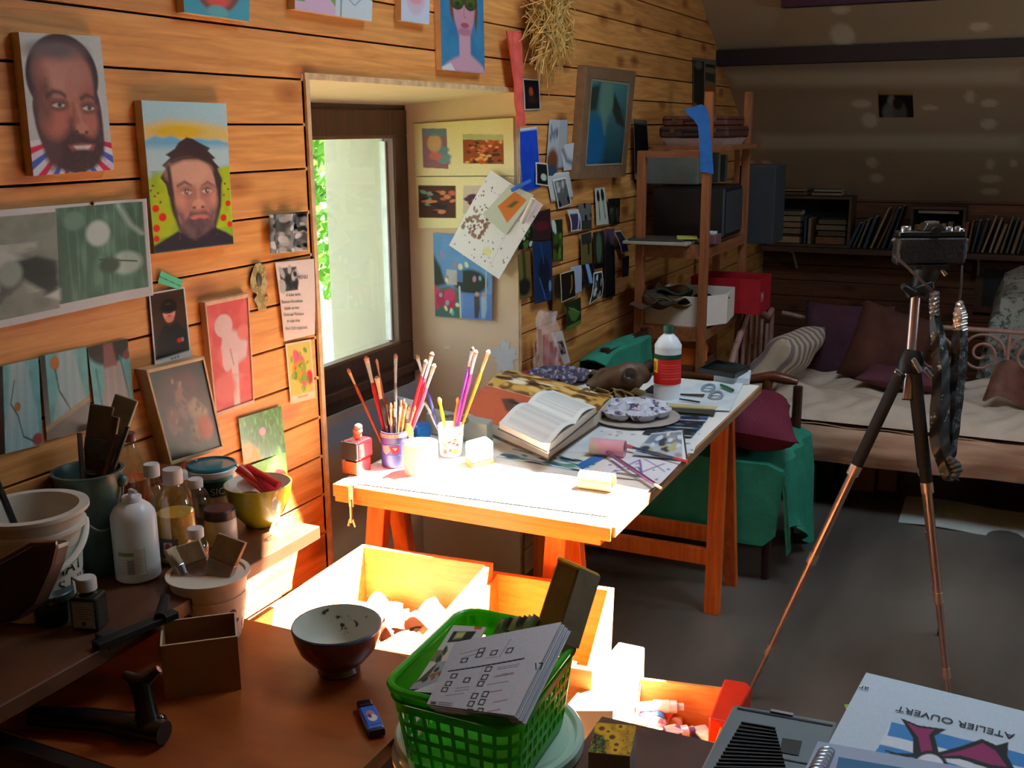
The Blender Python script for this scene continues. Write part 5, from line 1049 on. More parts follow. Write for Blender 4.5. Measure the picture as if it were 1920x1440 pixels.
# clear bottles
GL = THIN.copy(); GL.node_tree.nodes['Mix Shader'].inputs[0].default_value = .2; GL.node_tree.nodes['Transparent BSDF'].inputs[0].default_value = (.93, .96, .94, 1)
ORL = M((226,92,26), .15, .05, sss=.3); YEL = M((246,186,70), .2, .06, sss=.3); 
x, y = .052, col(251, .052, ZS+.1); zr = zat(x, y, 822); r = wid(x, y, zr, 68)/2; h = zr-ZS
pr = bprof(r, h, r*.36, .36); pr = [p for p in pr]; rg = [(r*.9, 0), (r, .004), (r, h*.3)]+[(r*(.96 if i % 2 else 1), h*(.34+i*.035)) for i in range(8)]+[(r, h*.64), (r*.78, h*.80), (r*.4, h*.92), (r*.34, h)]
t = bottle('turpentine_bottle', 'ribbed clear bottle half full of orange liquid behind the squeeze bottle', 'bottle', x, y, ZS, rg, GL, (70,20,20), r*.42, h*.07, (ORL, h*.64), 'clear bottles on the wall shelf')
x, y = .165, col(330, .165, ZS+.08); zr = zat(x, y, 888); r = wid(x, y, ZS+.1, 74)/2; h = zr-ZS
t = bottle('oil_bottle', 'rounded clear bottle of amber yellow liquid with a white cap, centre of the wall shelf', 'bottle', x, y, ZS, bprof(r, h*.92, r*.42, .42), GL, (218,214,206), r*.50, h*.16, (YEL, h*.56), 'clear bottles on the wall shelf')
w = MB(); cv = Cv(24, 20, (90,84,80)).rc(.3,.2,.7,.7,(206,200,190)).el(.5,.45,.14,.2,(190,40,50)); label_on(x, y, ZS, r, VA(x, y)-60, VA(x, y)+0, h*.10, h*.32, cv, t)
for x, y, wp, vt, lb, lq in ((.10, col(289, .10, ZS+.1), 44, 872, 'clear white capped bottle behind the amber one, left of it', None), (.05, col(338, .05, ZS+.1), 40, 884, 'slim clear bottle with a white cap, farthest back near the wall', None), (.12, col(368, .12, ZS+.08), 52, 898, 'clear empty bottle with a white cap right of the amber bottle', None), (.235, col(369, .235, ZS+.04), 46, 994, 'short clear bottle with a white cap, standing before the black lidded jar', M((180,110,50), .2, .1))):
    zr = zat(x, y, vt); h = zr-ZS; r = wid(x, y, ZS+h*.5, wp)/2
    if h > .11: r = min(r, .036)
    bottle('clear_bottle', lb, 'bottle', x, y, ZS, bprof(r, h*.9, r*.42, .36), GL, (226,222,216), max(r*.5, .0145), h*.14 if h > .1 else .016, (lq, h*.5) if lq else None, 'clear bottles on the wall shelf')
x, y = .185, col(412, .185, ZS+.06); zr = zat(x, y, 952); h = zr-ZS; r = wid(x, y, zr, 60)/2
t = bottle('glass_jar', 'squat glass jar with a flat black lid on the wall shelf', 'jar', x, y, ZS, [(r*.9, 0), (r, .004), (r, h*.6), (r*.96, h*.78), (r*.86, h*.8)], M((222,214,196), .2, .05, sss=.3), (20,20,22), r*1.0, h*.26, None)
# teal lidded tub
x, y = .062, col(397, .062, ZS+.1); zr = zat(x, y, 868); h = zr-ZS; r = wid(x, y, zr, 92)/2
t = thing('filler_tub', 'white and teal plastic tub with a teal lid standing beside the wall', 'tub', (x, y, ZS))
w = MB(); w.lathe([(r*.8, 0), (r*.84, .003), (r*.95, h*.82)], (x, y, ZS), 36); w.obj('body', M((200,214,214), .4, .05), t, True)
w = MB(); w.lathe([(r*.95, h*.82), (r*1.04, h*.84), (r*1.04, h*.92), (r, h*.94)], (x, y, ZS), 36); w.obj('collar', WHITEP, t, True)
w = MB(); w.lathe([(r, h*.93), (r*1.02, h*.96), (r*.98, h), (r*.92, h), (r*.9, h*.97), (.001, h*.975)], (x, y, ZS), 36, cap=False); w.obj('lid', M((28,130,142), .3, .1, 8, coat=.4), t, True)
cv = Cv(50, 30, (60,170,176)).rc(.2,.1,.8,.62,(30,50,54)).rc(.1,.65,1,1,(190,200,196)); label_on(x, y, ZS, r*.94, VA(x, y)-45, VA(x, y)+55, h*.25, h*.8, cv, t, r2=r*.87)
wraptext('SION', .02, M((200,210,206), .6), x, y, ZS+h*.5, r*.91, VA(x, y)-8, t, lift=.003)
# clear bag
w = MB()
a0 = 0
w.grid(lambda u, v: (.235+.03*u+.006*math.sin(9*v+5*u), 1.56-.06*u+.01*math.sin(7*v), ZS+.003+.09*(1-v)*(1-.5*abs(u-.4))+.004*math.sin(11*u)), 16, 14, .0008); mk('clear_bag', w, FILM, 'crumpled clear plastic bag between the black lidded jar and the green bowl', 'bag', smooth=True)
# green bowl with red candles
x, y, r0, h = .185, 1.555, 0, 0; zr = zat(x, y, 905); h = zr-ZS; r = wid(x, y, zr, 126)/2; XB = x
t = thing('green_bowl', 'olive green bowl, white inside, holding red candles at the end of the wall shelf', 'bowl', (x, y, ZS))
w = MB(); pr = [(r*.42, 0), (r*.46, .004), (r*.72, h*.3), (r*.92, h*.65), (r, h)]; w.lathe(pr+[(r*.965, h), (r*.88, h*.63), (r*.66, h*.3), (r*.3, .012), (.001, .010)], (x, y, ZS), 44, cap=False); w.obj('body', M((150,158,36), .25, .12, 6, coat=.4), t, True)
w = MB(); w.lathe([(r*.963, h+.0004), (r*.878, h*.63+.0006), (r*.658, h*.3+.001), (r*.3, .0130), (.001, .0112)], (x, y, ZS), 44, cap=False); w.obj('inside', M((236,232,220), .3), t, True)
for i, (a, b, c, rr) in enumerate((((447,877), (500,920), (230,60,34), .010), ((462,878), (522,912), (224,40,40), .010), ((470,884), (512,925), (206,24,44), .011))):
    d = depth((x, y, ZS+h)); A, B = atd(*a, d+.01*i), atd(*b, d-.01*i); t2 = thing('candle', ['orange red candle, uppermost in the green bowl', 'bright red candle in the middle of the green bowl', 'crimson candle, nearest the rim of the green bowl'][i], 'candle', B, 'candles in the green bowl'); w = MB(); w.tube([A, B], rr, 14); w.obj('wax', M(c, .3, .1, 30, sss=.2), t2, True); w = MB(); w.tube([A, A+(A-B)*.12], .0012, 5); w.obj('wick', BLACK, t2)
w = MB(); w.ball((x-.03, y+.01, ZS+h-.012), .022, 8, (1.2, 1, .6)); mk('crumpled_paper', w, M((238,226,226), .5, .05), 'white crumpled paper in the green bowl left of the candles', 'paper', smooth=True)
w = MB(); w.ball((x+.0, y-.022, ZS+h-.022), .017, 7, (1.5, 1, .6)); mk('paint_tube', w, M((110,80,70), .3, .4, 60, metal=.4), 'small dark crumpled tube in the green bowl under the candles', 'tube', smooth=True)
# small things at the shelf front left
x, y, r, h = foot(172, 1187, ZS, 62, 1082); w_ = r*1.5
t = thing('square_bottle', 'small square dark bottle with a white cap and pale label at the shelf edge', 'bottle', (x, y, ZS)); rz = .35
hb = h*.76
w = MB().at((x, y, ZS+hb*.44), rz); w.rbox((0,0,0), (w_*1.15, w_*1.0, hb*.88), .006, 3); w.at((x, y, ZS)).lathe([(w_*.42, hb*.87), (w_*.2, hb*.97), (w_*.2, hb*1.02)], (0,0,0), 20); w.obj('body', M((40,44,42), .12, .1, 8, coat=.5), t, bevel=.001)
w = MB(); w.lathe([(w_*.40, 0), (w_*.40, h*.20), (w_*.36, h*.24)], (x, y, ZS+hb), 24); w.obj('cap', M((206,204,200), .5), t, True)
fx = Vector((math.cos(rz), math.sin(rz), 0)); fn = Vector((math.sin(rz), -math.cos(rz), 0)); c0 = Vector((x, y, ZS))+fn*(w_*.5+.0006)
cv = Cv(30, 36, (150,162,176)).rc(.1,.1,.9,.9,(176,186,198)); 
for i in range(6): cv.ln([(.18, .2+i*.09), (.85 if i % 2 else .7, .2+i*.09)], .03, (70,90,140), .8)
cv.el(.5,.82,.1,.08,(60,90,160))
sheet('printed_label', [c0-fx*w_*.45+Vector((0,0,hb*.8)), c0+fx*w_*.45+Vector((0,0,hb*.8)), c0+fx*w_*.45+Vector((0,0,hb*.1)), c0-fx*w_*.45+Vector((0,0,hb*.1))], cv, t)
x, y, r, h = foot(105, 1178, ZS, 78, 1105)
t = thing('ink_jar', 'low dark glass jar with a dusty lid left of the small square bottle', 'jar', (x, y, ZS)); w = MB(); w.lathe([(r*.86, 0), (r*.92, .004), (r*.92, h*.7), (r*.8, h*.76)], (x, y, ZS), 32); w.obj('body', M((26,34,36), .15, .1, coat=.5), t, True)
w = MB(); w.lathe([(r*.98, h*.74), (r, h*.78), (r, h*.97), (r*.95, h), (.001, h*.985)], (x, y, ZS), 32, cap=False); w.obj('lid', specks((52,66,64), (130,140,132), 20, .55, .4, .3, 12), t, True)
# brown leather-like shape at the left edge
d = depth((.2, 1.0, .9)); t = thing('leather_satchel', 'dark brown curved leather case poking in at the left edge of the picture', 'case', (.19, .98, ZS))
o_ = [(-90,1075), (0,1055), (60,1022), (108,1020), (98,1062), (84,1095), (66,1135), (30,1165), (-90,1200)]
A = [atd(u, v, d-.04) for u, v in o_]; B = [p+CF*.05 for p in A]; n = len(A); w = MB(); w.add(A+B, [tuple(range(n)), tuple(range(2*n-1, n-1, -1))]+[(i, (i+1) % n, (i+1) % n+n, i+n) for i in range(n)]); w.obj('flap', M((48,28,24), .45, .35, 10), t, bevel=.008)
w = MB(); w.tube([atd(-60,1070,d-.045), atd(0,1052,d-.045), atd(58,1020,d-.045), atd(106,1018,d-.045)], .0035, 7); w.obj('piping', M((96,62,44), .4), t, True)
# dark clamp at the edge between shelf and desk
t = thing('clamp', 'black screw clamp resting on the edge of the wall shelf behind the small cardboard box', 'clamp', P(240, 1170, z=ZS))
w = MB(); a, b = P(178, 1212, z=ZS+.006), P(330, 1150, z=ZS+.006); w.beam(a, b, .02, .012); w.obj('bar', M((44,48,50), .35, .2, metal=.5), t, bevel=.002)
w = MB(); w.beam(P(190,1204,z=ZS-.0), P(222,1190,z=ZS-.0)+np.array((0,0,.0)), .035, .02); w.obj('jaw', M((74,80,80), .3, .2, metal=.5), t, bevel=.003)
w = MB(); a = P(300, 1160, z=ZS+.012); w.tube([a, a+np.array((-.035, .05, .008))], [.010, .008], 10); w.obj('screw_handle', BLACK, t, True)
# ------------------------------------------------------------ things on the brown desk
# paper cup with ducks and two flat brushes
x, y = P(366, 1213, z=ZD)[:2]; y += .045; x -= .0; zr = zat(x, y, 1072); r = wid(x, y, zr, 150)/2; h = zr-ZD
CUPM = M((230,214,192), .5, .05)
t = cup('paint_pail', 'cream pail printed with small blue grey figures, holding two flat brushes', 'pail', x, y, ZD, r*.70, r*.96, h, CUPM, .003, rim=.005, inner=M((214,170,110), .5, .1))
cv = Cv(110, 46, (230,214,192)); q_ = random.Random(8)
for i in range(5):
    cx_ = .08+.21*i; K = (64,76,96); cv.el(cx_, .42, .045, .13, K, .2).el(cx_+.012, .50, .04, .11, (226,206,184), .2).el(cx_, .74, .06, .16, K, .2).el(cx_+.01, .76, .042, .12, (222,198,170), .3).el(cx_+.06, .62, .03, .05, K, .3).ln([(cx_-.03,.9),(cx_-.05,.97)], .012, K).ln([(cx_+.03,.9),(cx_+.05,.97)], .012, K)
label_on(x, y, ZD, r*.91, VA(x, y)-85, VA(x, y)+85, h*.12, h*.72, cv, t, r2=r*.75)
w = MB(); va = math.radians(VA(x, y)-80); w.tube([(x+r*math.cos(va), y+r*math.sin(va), zr-.01), (x+r*1.05*math.cos(va), y+r*1.05*math.sin(va), zr-.035), (x+r*.95*math.cos(va+.1), y+r*.95*math.sin(va+.1), zr-.055)], .003, 6); w.obj('wire_handle', M((190,150,50), .4, metal=.6), t, True)
D0 = depth((x, y, zr)); NAT = M((176,156,122), .8, .25, 80, stretch=(1, 1, .15)); HW = M((196,150,104), .4, .1, 30)
flatbrush('left flat brush with grey bristles and a shiny steel ferrule in the cream pail', (352,1018), (372,1066), (392,1150), D0, 42, HW, NAT, CHM, 'flat brushes in the cream pail', .1, .016)
flatbrush('narrow flat brush leaning far left in the cream pail, seen nearly edge on', (318,1028), (340,1072), (372,1150), D0+.008, 24, HW, M((190,174,136), .8, .2, 80), CHM, 'flat brushes in the cream pail', .9, .014)
flatbrush('right flat brush with brown bristles leaning to the right in the cream pail', (436,1008), (414,1066), (392,1150), D0-.004, 56, HW, M((150,124,94), .8, .2, 80), M((190,170,150), .3, metal=.9), 'flat brushes in the cream pail', -.2, .016)
# open cardboard box
zb = ZD; A = P(311, 1312, z=zb); B = P(451, 1292, z=zb); hh = zat(A[0], A[1], 1212)-zb
dr = (B-A)/np.linalg.norm(B-A); pn = np.array((-dr[1], dr[0], 0)); Wd = np.linalg.norm(B-A)
Cc = P(290, 1168, z=zb+hh); dd = (Cc-A)@pn*1.0; dd = min(max(dd, .07), .12)
t = thing('small_cardboard_box', 'small open brown cardboard box standing on the brown desk', 'box', A)
cm = M((150,112,78), .8, .08, 12); Q = [A, B, B+pn*dd, A+pn*dd]
for i in range(4):
    a, b = Q[i], Q[(i+1) % 4]; w = MB(); w.beam((a[0], a[1], zb+hh/2), (b[0], b[1], zb+hh/2), .0025, hh, up=(0,0,1)); w.obj('side_panel', cm, t)
w = MB(); w.hexa([(p[0], p[1], zb+.001) for p in Q], [(p[0], p[1], zb+.003) for p in Q]); w.obj('bottom_panel', cm, t)
for i in range(4):
    a, b = Q[i], Q[(i+1) % 4]; w = MB(); w.beam((a[0], a[1], zb+hh+.0005), (b[0], b[1], zb+hh+.0005), .003, .0012, up=(0,0,1)); w.obj('torn_edge', M((206,180,150), .8), t)
# footed bowl
x, y = P(612, 1276, z=ZD)[:2]; y += .035; zr = zat(x, y, 1171); r = wid(x, y, zr, 168)/2; h = zr-ZD
t = thing('footed_bowl', 'dark plum footed bowl with a stained white inside on the brown desk', 'bowl', (x, y, ZD))
w = MB(); w.lathe([(r*.46, 0), (r*.48, .004), (r*.43, .012), (r*.62, h*.27), (r*.85, h*.52), (r*.97, h*.8), (r, h), (r*.965, h)], (x, y, ZD), 48, cap=False); w.obj('body', M((104,44,52), .25, .08, 10, coat=.5), t, True)
w = MB(); w.lathe([(r*.998, h-.002), (r, h+.001), (r*.965, h+.001), (r*.93, h*.8), (r*.8, h*.52), (r*.55, h*.28), (.001, h*.2)], (x, y, ZD), 48, cap=False); w.obj('inside', specks((214,218,206), (70,66,54), 26, .60, .35, .05, 8), t, True)
w = MB(); w.lathe([(r*1.0, h-.004), (r*1.006, h), (r*.985, h+.0025), (r*.965, h)], (x, y, ZD), 48, cap=False); w.obj('rim', M((90,96,150), .25), t, True)
# lighter
a, b = P(706, 1372, z=ZD+.008), P(682, 1318, z=ZD+.008); t = thing('lighter', 'blue cigarette lighter with a small picture lying on the brown desk', 'lighter', a); e = Vector(tuple(b-a)).normalized()
w = MB(); w.beam(a, a+(b-a)*.78, .026, .013); w.obj('body', M((30,90,190), .2, .05, 10, coat=.6), t, bevel=.004)
w = MB(); w.beam(a-(b-a)*.06, a, .024, .012); w.obj('base', M((22,30,50), .3), t, bevel=.002)
w = MB(); w.beam(a+(b-a)*.79, b, .023, .013); w.obj('hood', M((36,22,22), .3, metal=.4), t, bevel=.003)
cv = Cv(26, 34, (40,100,200)).el(.5,.4,.25,.16,(190,120,130),.3).el(.55,.62,.28,.16,(226,220,226),.3).el(.4,.5,.12,.1,(90,50,60),.3); c = Vector(tuple(a))+Vector((0,0,.0072)); sd = e.cross(Vector((0,0,1)))*.010; L = (b-a)
sheet('picture', [c+Vector(tuple(L*.7))-sd, c+Vector(tuple(L*.7))+sd, c+Vector(tuple(L*.1))+sd, c+Vector(tuple(L*.1))-sd], cv, t)
# black pistol-shaped tool handle lying on the desk
t = thing('glue_gun', 'black pistol shaped tool lying on the brown desk beside the cardboard box', 'tool', P(190, 1365, z=ZD)); BK = M((12,12,13), .28, .1, coat=.3)
d = .022; w = MB(); w.tube([P(58,1342,z=ZD+.02), P(120,1345,z=ZD+.02), P(200,1352,z=ZD+.02), P(262,1362,z=ZD+.022), P(308,1374,z=ZD+.021)], [.014, .017, .017, .020, .017], 14); w.obj('barrel', BK, t, True)
a = P(278, 1362, z=ZD+.024); w = MB(); w.tube([a, atd(274,1330,depth(a)), atd(268,1300,depth(a)), atd(262,1280,depth(a))], [.020, .015, .014, .017], 14); w.obj('grip', BK, t, True)
w = MB(); w.tube([atd(232,1264,depth(a)), atd(250,1274,depth(a)), atd(272,1276,depth(a)), atd(298,1254,depth(a))], [.006, .010, .012, .006], 10); w.obj('crosspiece', BK, t, True)
w = MB(); w.ball(tuple(P(300,1352,z=ZD+.03)), .011, 8); w.obj('knob', M((20,20,22), .1, coat=1), t, True)
# paint flecks are part of the desk; a white scraper beside
# ------------------------------------------------------------ contents of the crates
def rim_c(rim): return sum(np.array(p) for p in rim)/4
c1 = rim_c(CR1); qq = random.Random(11)
def fill(rim, n, z0, z1, kind, marg=.8, seed=1):
    q = random.Random(seed); c = rim_c(rim); out = []
    for _ in range(n):
        u, v = q.random(), q.random(); a = np.array(rim[3])*(1-u)+np.array(rim[2])*u; b = np.array(rim[0])*(1-u)+np.array(rim[1])*u; p = (a*(1-v)+b*v-c)*marg+c
        out.append((p[0], p[1], q.uniform(z0, z1), q.uniform(0, 3.14), q.random()))
    return out
z0 = .415
RAG = M((236,226,216), .85, .06, 12, bump=.2, bscale=40)
for i, (x, y, z, a, k) in enumerate(fill(CR1, 12, z0+.05, z0+.11, 0, .66, 3)):
    w = MB().at((x, y, z), a, .3*k, .2); ph = k*6
    w.grid(lambda u, v: ((u-.5)*.15, (v-.5)*.12, .028*math.exp(-6*((u-.5)**2+(v-.5)**2))+.014*math.sin(9*u+ph)+.012*math.sin(11*v+ph)), 16, 14, .003)
    mk('rag', w, RAG if i % 3 else M((214,190,176), .85, .1, 12), 'crumpled white rag glaring in the sun inside the large pine crate', 'rag', 'white rags in the large crate', smooth=True)
for i, (x, y, z, a, k) in enumerate(fill(CR1, 24, z0+.09, z0+.135, 0, .66, 8)):
    w = MB().at((x, y, z), a, .2*k, .15*math.sin(i)); L = .06+.08*k
    w.grid(lambda u, v: ((u-.5)*L, (v-.5)*.035+.01*math.sin(3*u), .012*math.cos(3.1*(v-.5)*2)+.004*math.sin(9*u)), 10, 6, .002)
    mk('bark_piece', w, M([(120,74,48), (150,98,64), (96,70,60), (190,150,110)][i % 4], .8, .3, 40), 'curled brown bark piece among the rags in the large pine crate', 'bark', 'bark pieces in the large crate', smooth=True)
for i, (x, y, z, a, k) in enumerate(fill(CR1, 7, z0+.09, z0+.12, 0, .6, 21)):
    w = MB(); w.tube([(x-.07*math.cos(a), y-.07*math.sin(a), z), (x+.07*math.cos(a), y+.07*math.sin(a), z+.01)], .006, 7); mk('stick', w, M((206,150,96), .7, .2), 'pale wooden stick lying in the large pine crate', 'stick', 'sticks in the large crate', smooth=True)
a, b = P(694, 1160, z=.47), atd(684, 1046, depth(P(694, 1160, z=.47))+.02); w = MB(); w.tube([a, b], .0035, 7); mk('upright_stick', w, M((214,130,50), .5), 'thin orange stick standing upright against the far left corner of the large crate', 'stick', smooth=True)
for i, (x, y, z, a, k) in enumerate(fill(CR2, 9, z0+.02, z0+.08, 0, .6, 5)):
    w = MB(); L = .04+.03*k; w.tube([(x-L*math.cos(a), y-L*math.sin(a), z), (x+L*math.cos(a), y+L*math.sin(a), z)], [.010, .009], 9); mk('paint_stub', w, M([(226,120,90), (236,230,226), (206,90,60)][i % 3], .5), ['salmon coloured crayon stub in the smaller pine crate', 'white crayon stub in the smaller pine crate', 'brick coloured crayon stub in the smaller pine crate'][i % 3], 'crayon', 'stubs in the smaller crate', smooth=True)
def tube_(x, y, z, a, c, label, grp, L=.09, r=.013):
    t = thing('paint_tube', label, 'paint tube', (x, y, z), grp); m = M((236,228,230), .35, .08, 30, metal=.2); w = MB().at((x, y, z), a); n = 14; vs = []; fs = []
    for k, (xx, ry, rz_) in enumerate(((-.5, r*1.25, .0012), (-.35, r*1.2, r*.35), (0, r, r*.85), (.36, r, r*.95), (.40, r*.5, r*.5))): vs += [(xx*L, ry*math.cos(2*math.pi*i/n), rz_*math.sin(2*math.pi*i/n)) for i in range(n)]
    for k in range(4): fs += [(k*n+i, k*n+(i+1) % n, (k+1)*n+(i+1) % n, (k+1)*n+i) for i in range(n)]
    fs += [tuple(range(n)), tuple(range(4*n, 5*n))]; w.add(vs, fs); w.obj('body', m, t, True)
    w = MB().at((x, y, z), a); w.tube([(.40*L, 0, 0), (.52*L, 0, 0)], r*.55, 10); w.obj('cap', M(c, .4), t, True)
    w = MB().at((x, y, z), a); w.tube([(-.12*L, 0, 0), (.2*L, 0, 0)], [r*.98, r*1.03], 14); w.obj('colour_band', M(c, .4, .1), t, True); return t
TCOL = [((200,60,120), 'magenta'), ((60,110,190), 'blue'), ((226,200,60), 'yellow'), ((120,60,50), 'brown'), ((230,120,60), 'orange'), ((90,60,130), 'violet'), ((236,236,236), 'white')]
for i, (x, y, z, a, k) in enumerate(fill(CR3, 20, .425, .475, 0, .68, 14)):
    c, nm = TCOL[i % 7]; tube_(x, y, z, a*2, c, 'white paint tube with a %s band in the low sunlit crate' % nm, '%s paint tubes in the low crate' % nm)
# ------------------------------------------------------------ tripod with film camera
TD0 = depth((1.248, 2.85, .94)); ALU = M((206,176,168), .28, .05, 20, metal=.85); BLK = M((14,14,16), .4, .1); FOAM = M((20,20,22), .8, .2, 60)
foot3 = [P(1399, 1310, z=0), P(1783, 1345, z=0), P(1764, 1190, z=0)]; hub = [atd(1688, 700, TD0-.02), atd(1716, 700, TD0-.01), atd(1712, 696, TD0+.03)]
t = thing('tripod', 'tall tripod with black and copper toned metal legs standing on the dark floor', 'tripod', (1.25, 2.85, 0))
for k in range(3):
    A, B = hub[k], foot3[k]; p = lambda f: A+(B-A)*f
    pxA, pxB = np.array(px(A)), np.array(px(B))
    def fr_(v):                                   # fraction along the leg where it crosses a given row
        lo, hi = 0, 1
        for _ in range(30):
            m = (lo+hi)/2
            if px(p(m))[1] < v: lo = m
            else: hi = m
        return lo
    vs_ = [(880, 1046, 1218), (912, 1118, 1260), (880, 1000, 1100)][k]; f1, f2, f3 = (fr_(v) for v in vs_)
    w = MB(); w.tube([p(0), p(f1)], .0155, 14); leg = w.obj('leg', FOAM, t, True)
    w = MB(); w.tube([p(f1), p(f2)], .0115, 14); w.obj('upper_tube', ALU, leg, True)
    w = MB(); w.tube([p(f2), p(f3)], .0092, 14); w.obj('middle_tube', ALU, leg, True)
    w = MB(); w.tube([p(f3), p(1)+np.array((0,0,.006))], .007, 12); w.obj('lower_tube', ALU, leg, True)
    for f, r in ((f1, .016), (f2, .0135), (f3, .011)): e = (B-A)/np.linalg.norm(B-A)*.012; w = MB(); w.tube([p(f)-e, p(f)+e*1.4], r, 14); w.obj('collar', M((214,190,180), .35, .05, 20, metal=.7), leg, True)
    w = MB(); w.tube([(B[0], B[1], .0), (B[0], B[1], .02)], .011, 10); w.obj('rubber_foot', BLK, leg, True)
c0, c1 = atd(1717, 552, TD0), atd(1701, 748, TD0)
w = MB(); w.tube([c0, c1], .0125, 16); w.obj('centre_column', ALU, t, True)
w = MB(); w.tube([c1, c1+(c1-c0)*.012], .0135, 12); w.obj('column_cap', BLK, t, True)
h0, h1 = atd(1712, 658, TD0), atd(1703, 702, TD0)
w = MB(); w.tube([h0, (h0+h1)/2, h1], [.026, .034, .030], 16); w.obj('hub', BLK, t, True)
SIL = M((226,230,234), .2, .05, 20, metal=.9)
w = MB(); w.beam(atd(1712,672,TD0-.04), atd(1727,698,TD0-.04), .018, .012); w.obj('lever', SIL, t, bevel=.003)
w = MB(); w.beam(atd(1733,690,TD0-.03), atd(1747,706,TD0-.03), .024, .012); w.obj('lever', SIL, t, bevel=.003)
w = MB(); w.beam(atd(1678,694,TD0-.04), atd(1690,702,TD0-.04), .012, .012); w.obj('lever', SIL, t, bevel=.003)
w = MB(); w.beam(atd(1700,552,TD0-.03), atd(1748,534,TD0-.02), .020, .022); w.obj('pan_arm', BLK, t, bevel=.004)
w = MB(); w.tube([atd(1693,536,TD0-.05), atd(1712,548,TD0-.03)], [.008, .012], 10); w.obj('pan_knob', BLK, t, True)
w = MB(); w.tube([atd(1722,556,TD0), atd(1730,530,TD0), atd(1738,505,TD0)], [.020, .026, .034], 14); w.obj('head', BLK, t, True)
w = MB(); w.tube([atd(1765,506,TD0-.01), atd(1773,516,TD0-.01)], .007, 10); w.obj('head_knob', SIL, t, True)
w = MB(); a = atd(1742, 499, TD0); w.at(tuple(a), math.atan2(CX[1], CX[0])).box((0,0,0), (.085, .05, .010)); w.obj('plate', BLK, t)
# camera: faces away from the viewer
ph = math.atan2(CX[1], CX[0]); ct = atd(1742, 466, TD0); s_ = TD0/FPX
t = thing('film_camera', 'black film camera on top of the tripod with bright metal knobs, seen from behind', 'camera', atd(1742, 496, TD0)); loc = tuple(ct)
BW, BHt = 130*s_, 52*s_; LTH = M((12,12,14), .55, .3, 80, bump=.3)
w = MB().at(loc, ph); w.rbox((0, 0, -.004), (BW, .05, BHt), .012, 4); w.obj('body', LTH, t)
w = MB().at(loc, ph); w.rbox((0, 0, BHt*.5+.003), (BW*.98, .046, .014), .010, 4); w.obj('top_plate', M((16,16,18), .25, .1, coat=.5), t)
w = MB().at(loc, ph); zt_ = BHt*.5+.010; x_ = 2*s_; w.hexa([(x_-.032, -.022, zt_), (x_+.032, -.022, zt_), (x_+.032, .03, zt_), (x_-.032, .03, zt_)], [(x_-.018, -.012, zt_+.020), (x_+.018, -.012, zt_+.020), (x_+.018, .03, zt_+.020), (x_-.018, .03, zt_+.020)]); w.obj('prism_housing', M((18,18,20), .2, .1, coat=.6), t, bevel=.003)
w = MB().at(loc, ph); w.box((x_, .004, zt_+.022), (.030, .022, .004)); w.obj('hot_shoe', SIL, t)
w = MB().at(loc, ph); w.tube([(x_, -.025, BHt*.5+.010), (x_, -.031, BHt*.5+.010)], .012, 16); w.obj('eyepiece', BLK, t, True)
for xx, rr, hh in ((-46*s_, .013, .012), (34*s_, .010, .010), (50*s_, .008, .010), (58*s_, .007, .005)): w = MB().at(loc, ph); w.lathe([(rr, 0), (rr, hh*.8), (rr*.85, hh)], (xx, 0, zt_), 20); w.obj('dial', SIL, t, True)
w = MB().at(loc, ph); w.tube([(0, .02, -.004), (0, .075, -.004)], [.030, .028], 24); w.obj('lens', BLK, t, True)
for s2 in (-1, 1): w = MB().at(loc, ph); w.tube([(s2*(BW/2), 0, BHt*.35), (s2*(BW/2+.008), 0, BHt*.28)], .004, 8); w.obj('strap_lug', SIL, t, True)
w = MB().at(loc, ph); w.box((BW*.5+.0005, 0, -.002), (.003, .03, BHt*.7)); w.obj('grip_trim', M((190,190,194), .25, metal=.8), t, bevel=.001)
# strap
STR = M((16,17,19), .45, .35, 60, bump=.5); STG = specks((22,24,26), (150,170,160), 40, .60, .4, .3, 20)
t = thing('camera_strap', 'long black camera strap with glinting buckles hanging from the tripod camera', 'strap', atd(1780, 890, TD0))
w = MB(); w.tube([atd(1676,478,TD0-.03), atd(1700,500,TD0-.05), atd(1732,530,TD0-.05), atd(1750,548,TD0-.05)], .0035, 6); w.obj('thin_cord', M((60,50,46), .3, .3), t, True)
w = MB(); w.tube([atd(1804,498,TD0-.02), atd(1803,520,TD0-.03), atd(1801,548,TD0-.03), atd(1799,566,TD0-.03)], .003, 6); w.obj('thin_cord', M((60,50,46), .3, .3), t, True)
def ribbon(name, cen, wd, mat, th=.004, n=40, fold=.004, d=TD0-.04):
    cen = np.array(cen, float)
    def fn(u, v):
        f = v*(len(cen)-1); i = min(int(f), len(cen)-2); f -= i; c = cen[i]*(1-f)+cen[i+1]*f; W = np.interp(v*(len(cen)-1), range(len(wd)), wd)
        return atd(c[0]+(u-.5)*W, c[1], d+fold*math.sin(17*v*2+4*u)+.012*abs(u-.5)*2)
    w = MB(); w.grid(fn, 8, n, th); return w.obj(name, mat, t, True)
ribbon('buckle_end', [(1752,548), (1751,570), (1752,592)], [14, 16, 15], M((150,140,136), .2, .4, 60, metal=.7))
ribbon('band', [(1752,592), (1760,640), (1764,690), (1762,760), (1760,820), (1768,860), (1782,898), (1790,900)], [17, 26, 30, 34, 36, 32, 26, 14], STG, n=60)
ribbon('buckle_end', [(1799,566), (1800,590), (1800,620)], [8, 24, 24], M((206,200,196), .2, .3, 60, metal=.7), d=TD0-.05)
ribbon('band', [(1800,618), (1797,680), (1791,740), (1786,800), (1782,850), (1780,870)], [25, 30, 28, 24, 18, 10], STR, n=50, d=TD0-.02)
ribbon('tip', [(1778,858), (1788,868), (1792,884), (1782,900)], [10, 22, 22, 8], M((70,66,54), .6, .4, 50), d=TD0-.045)
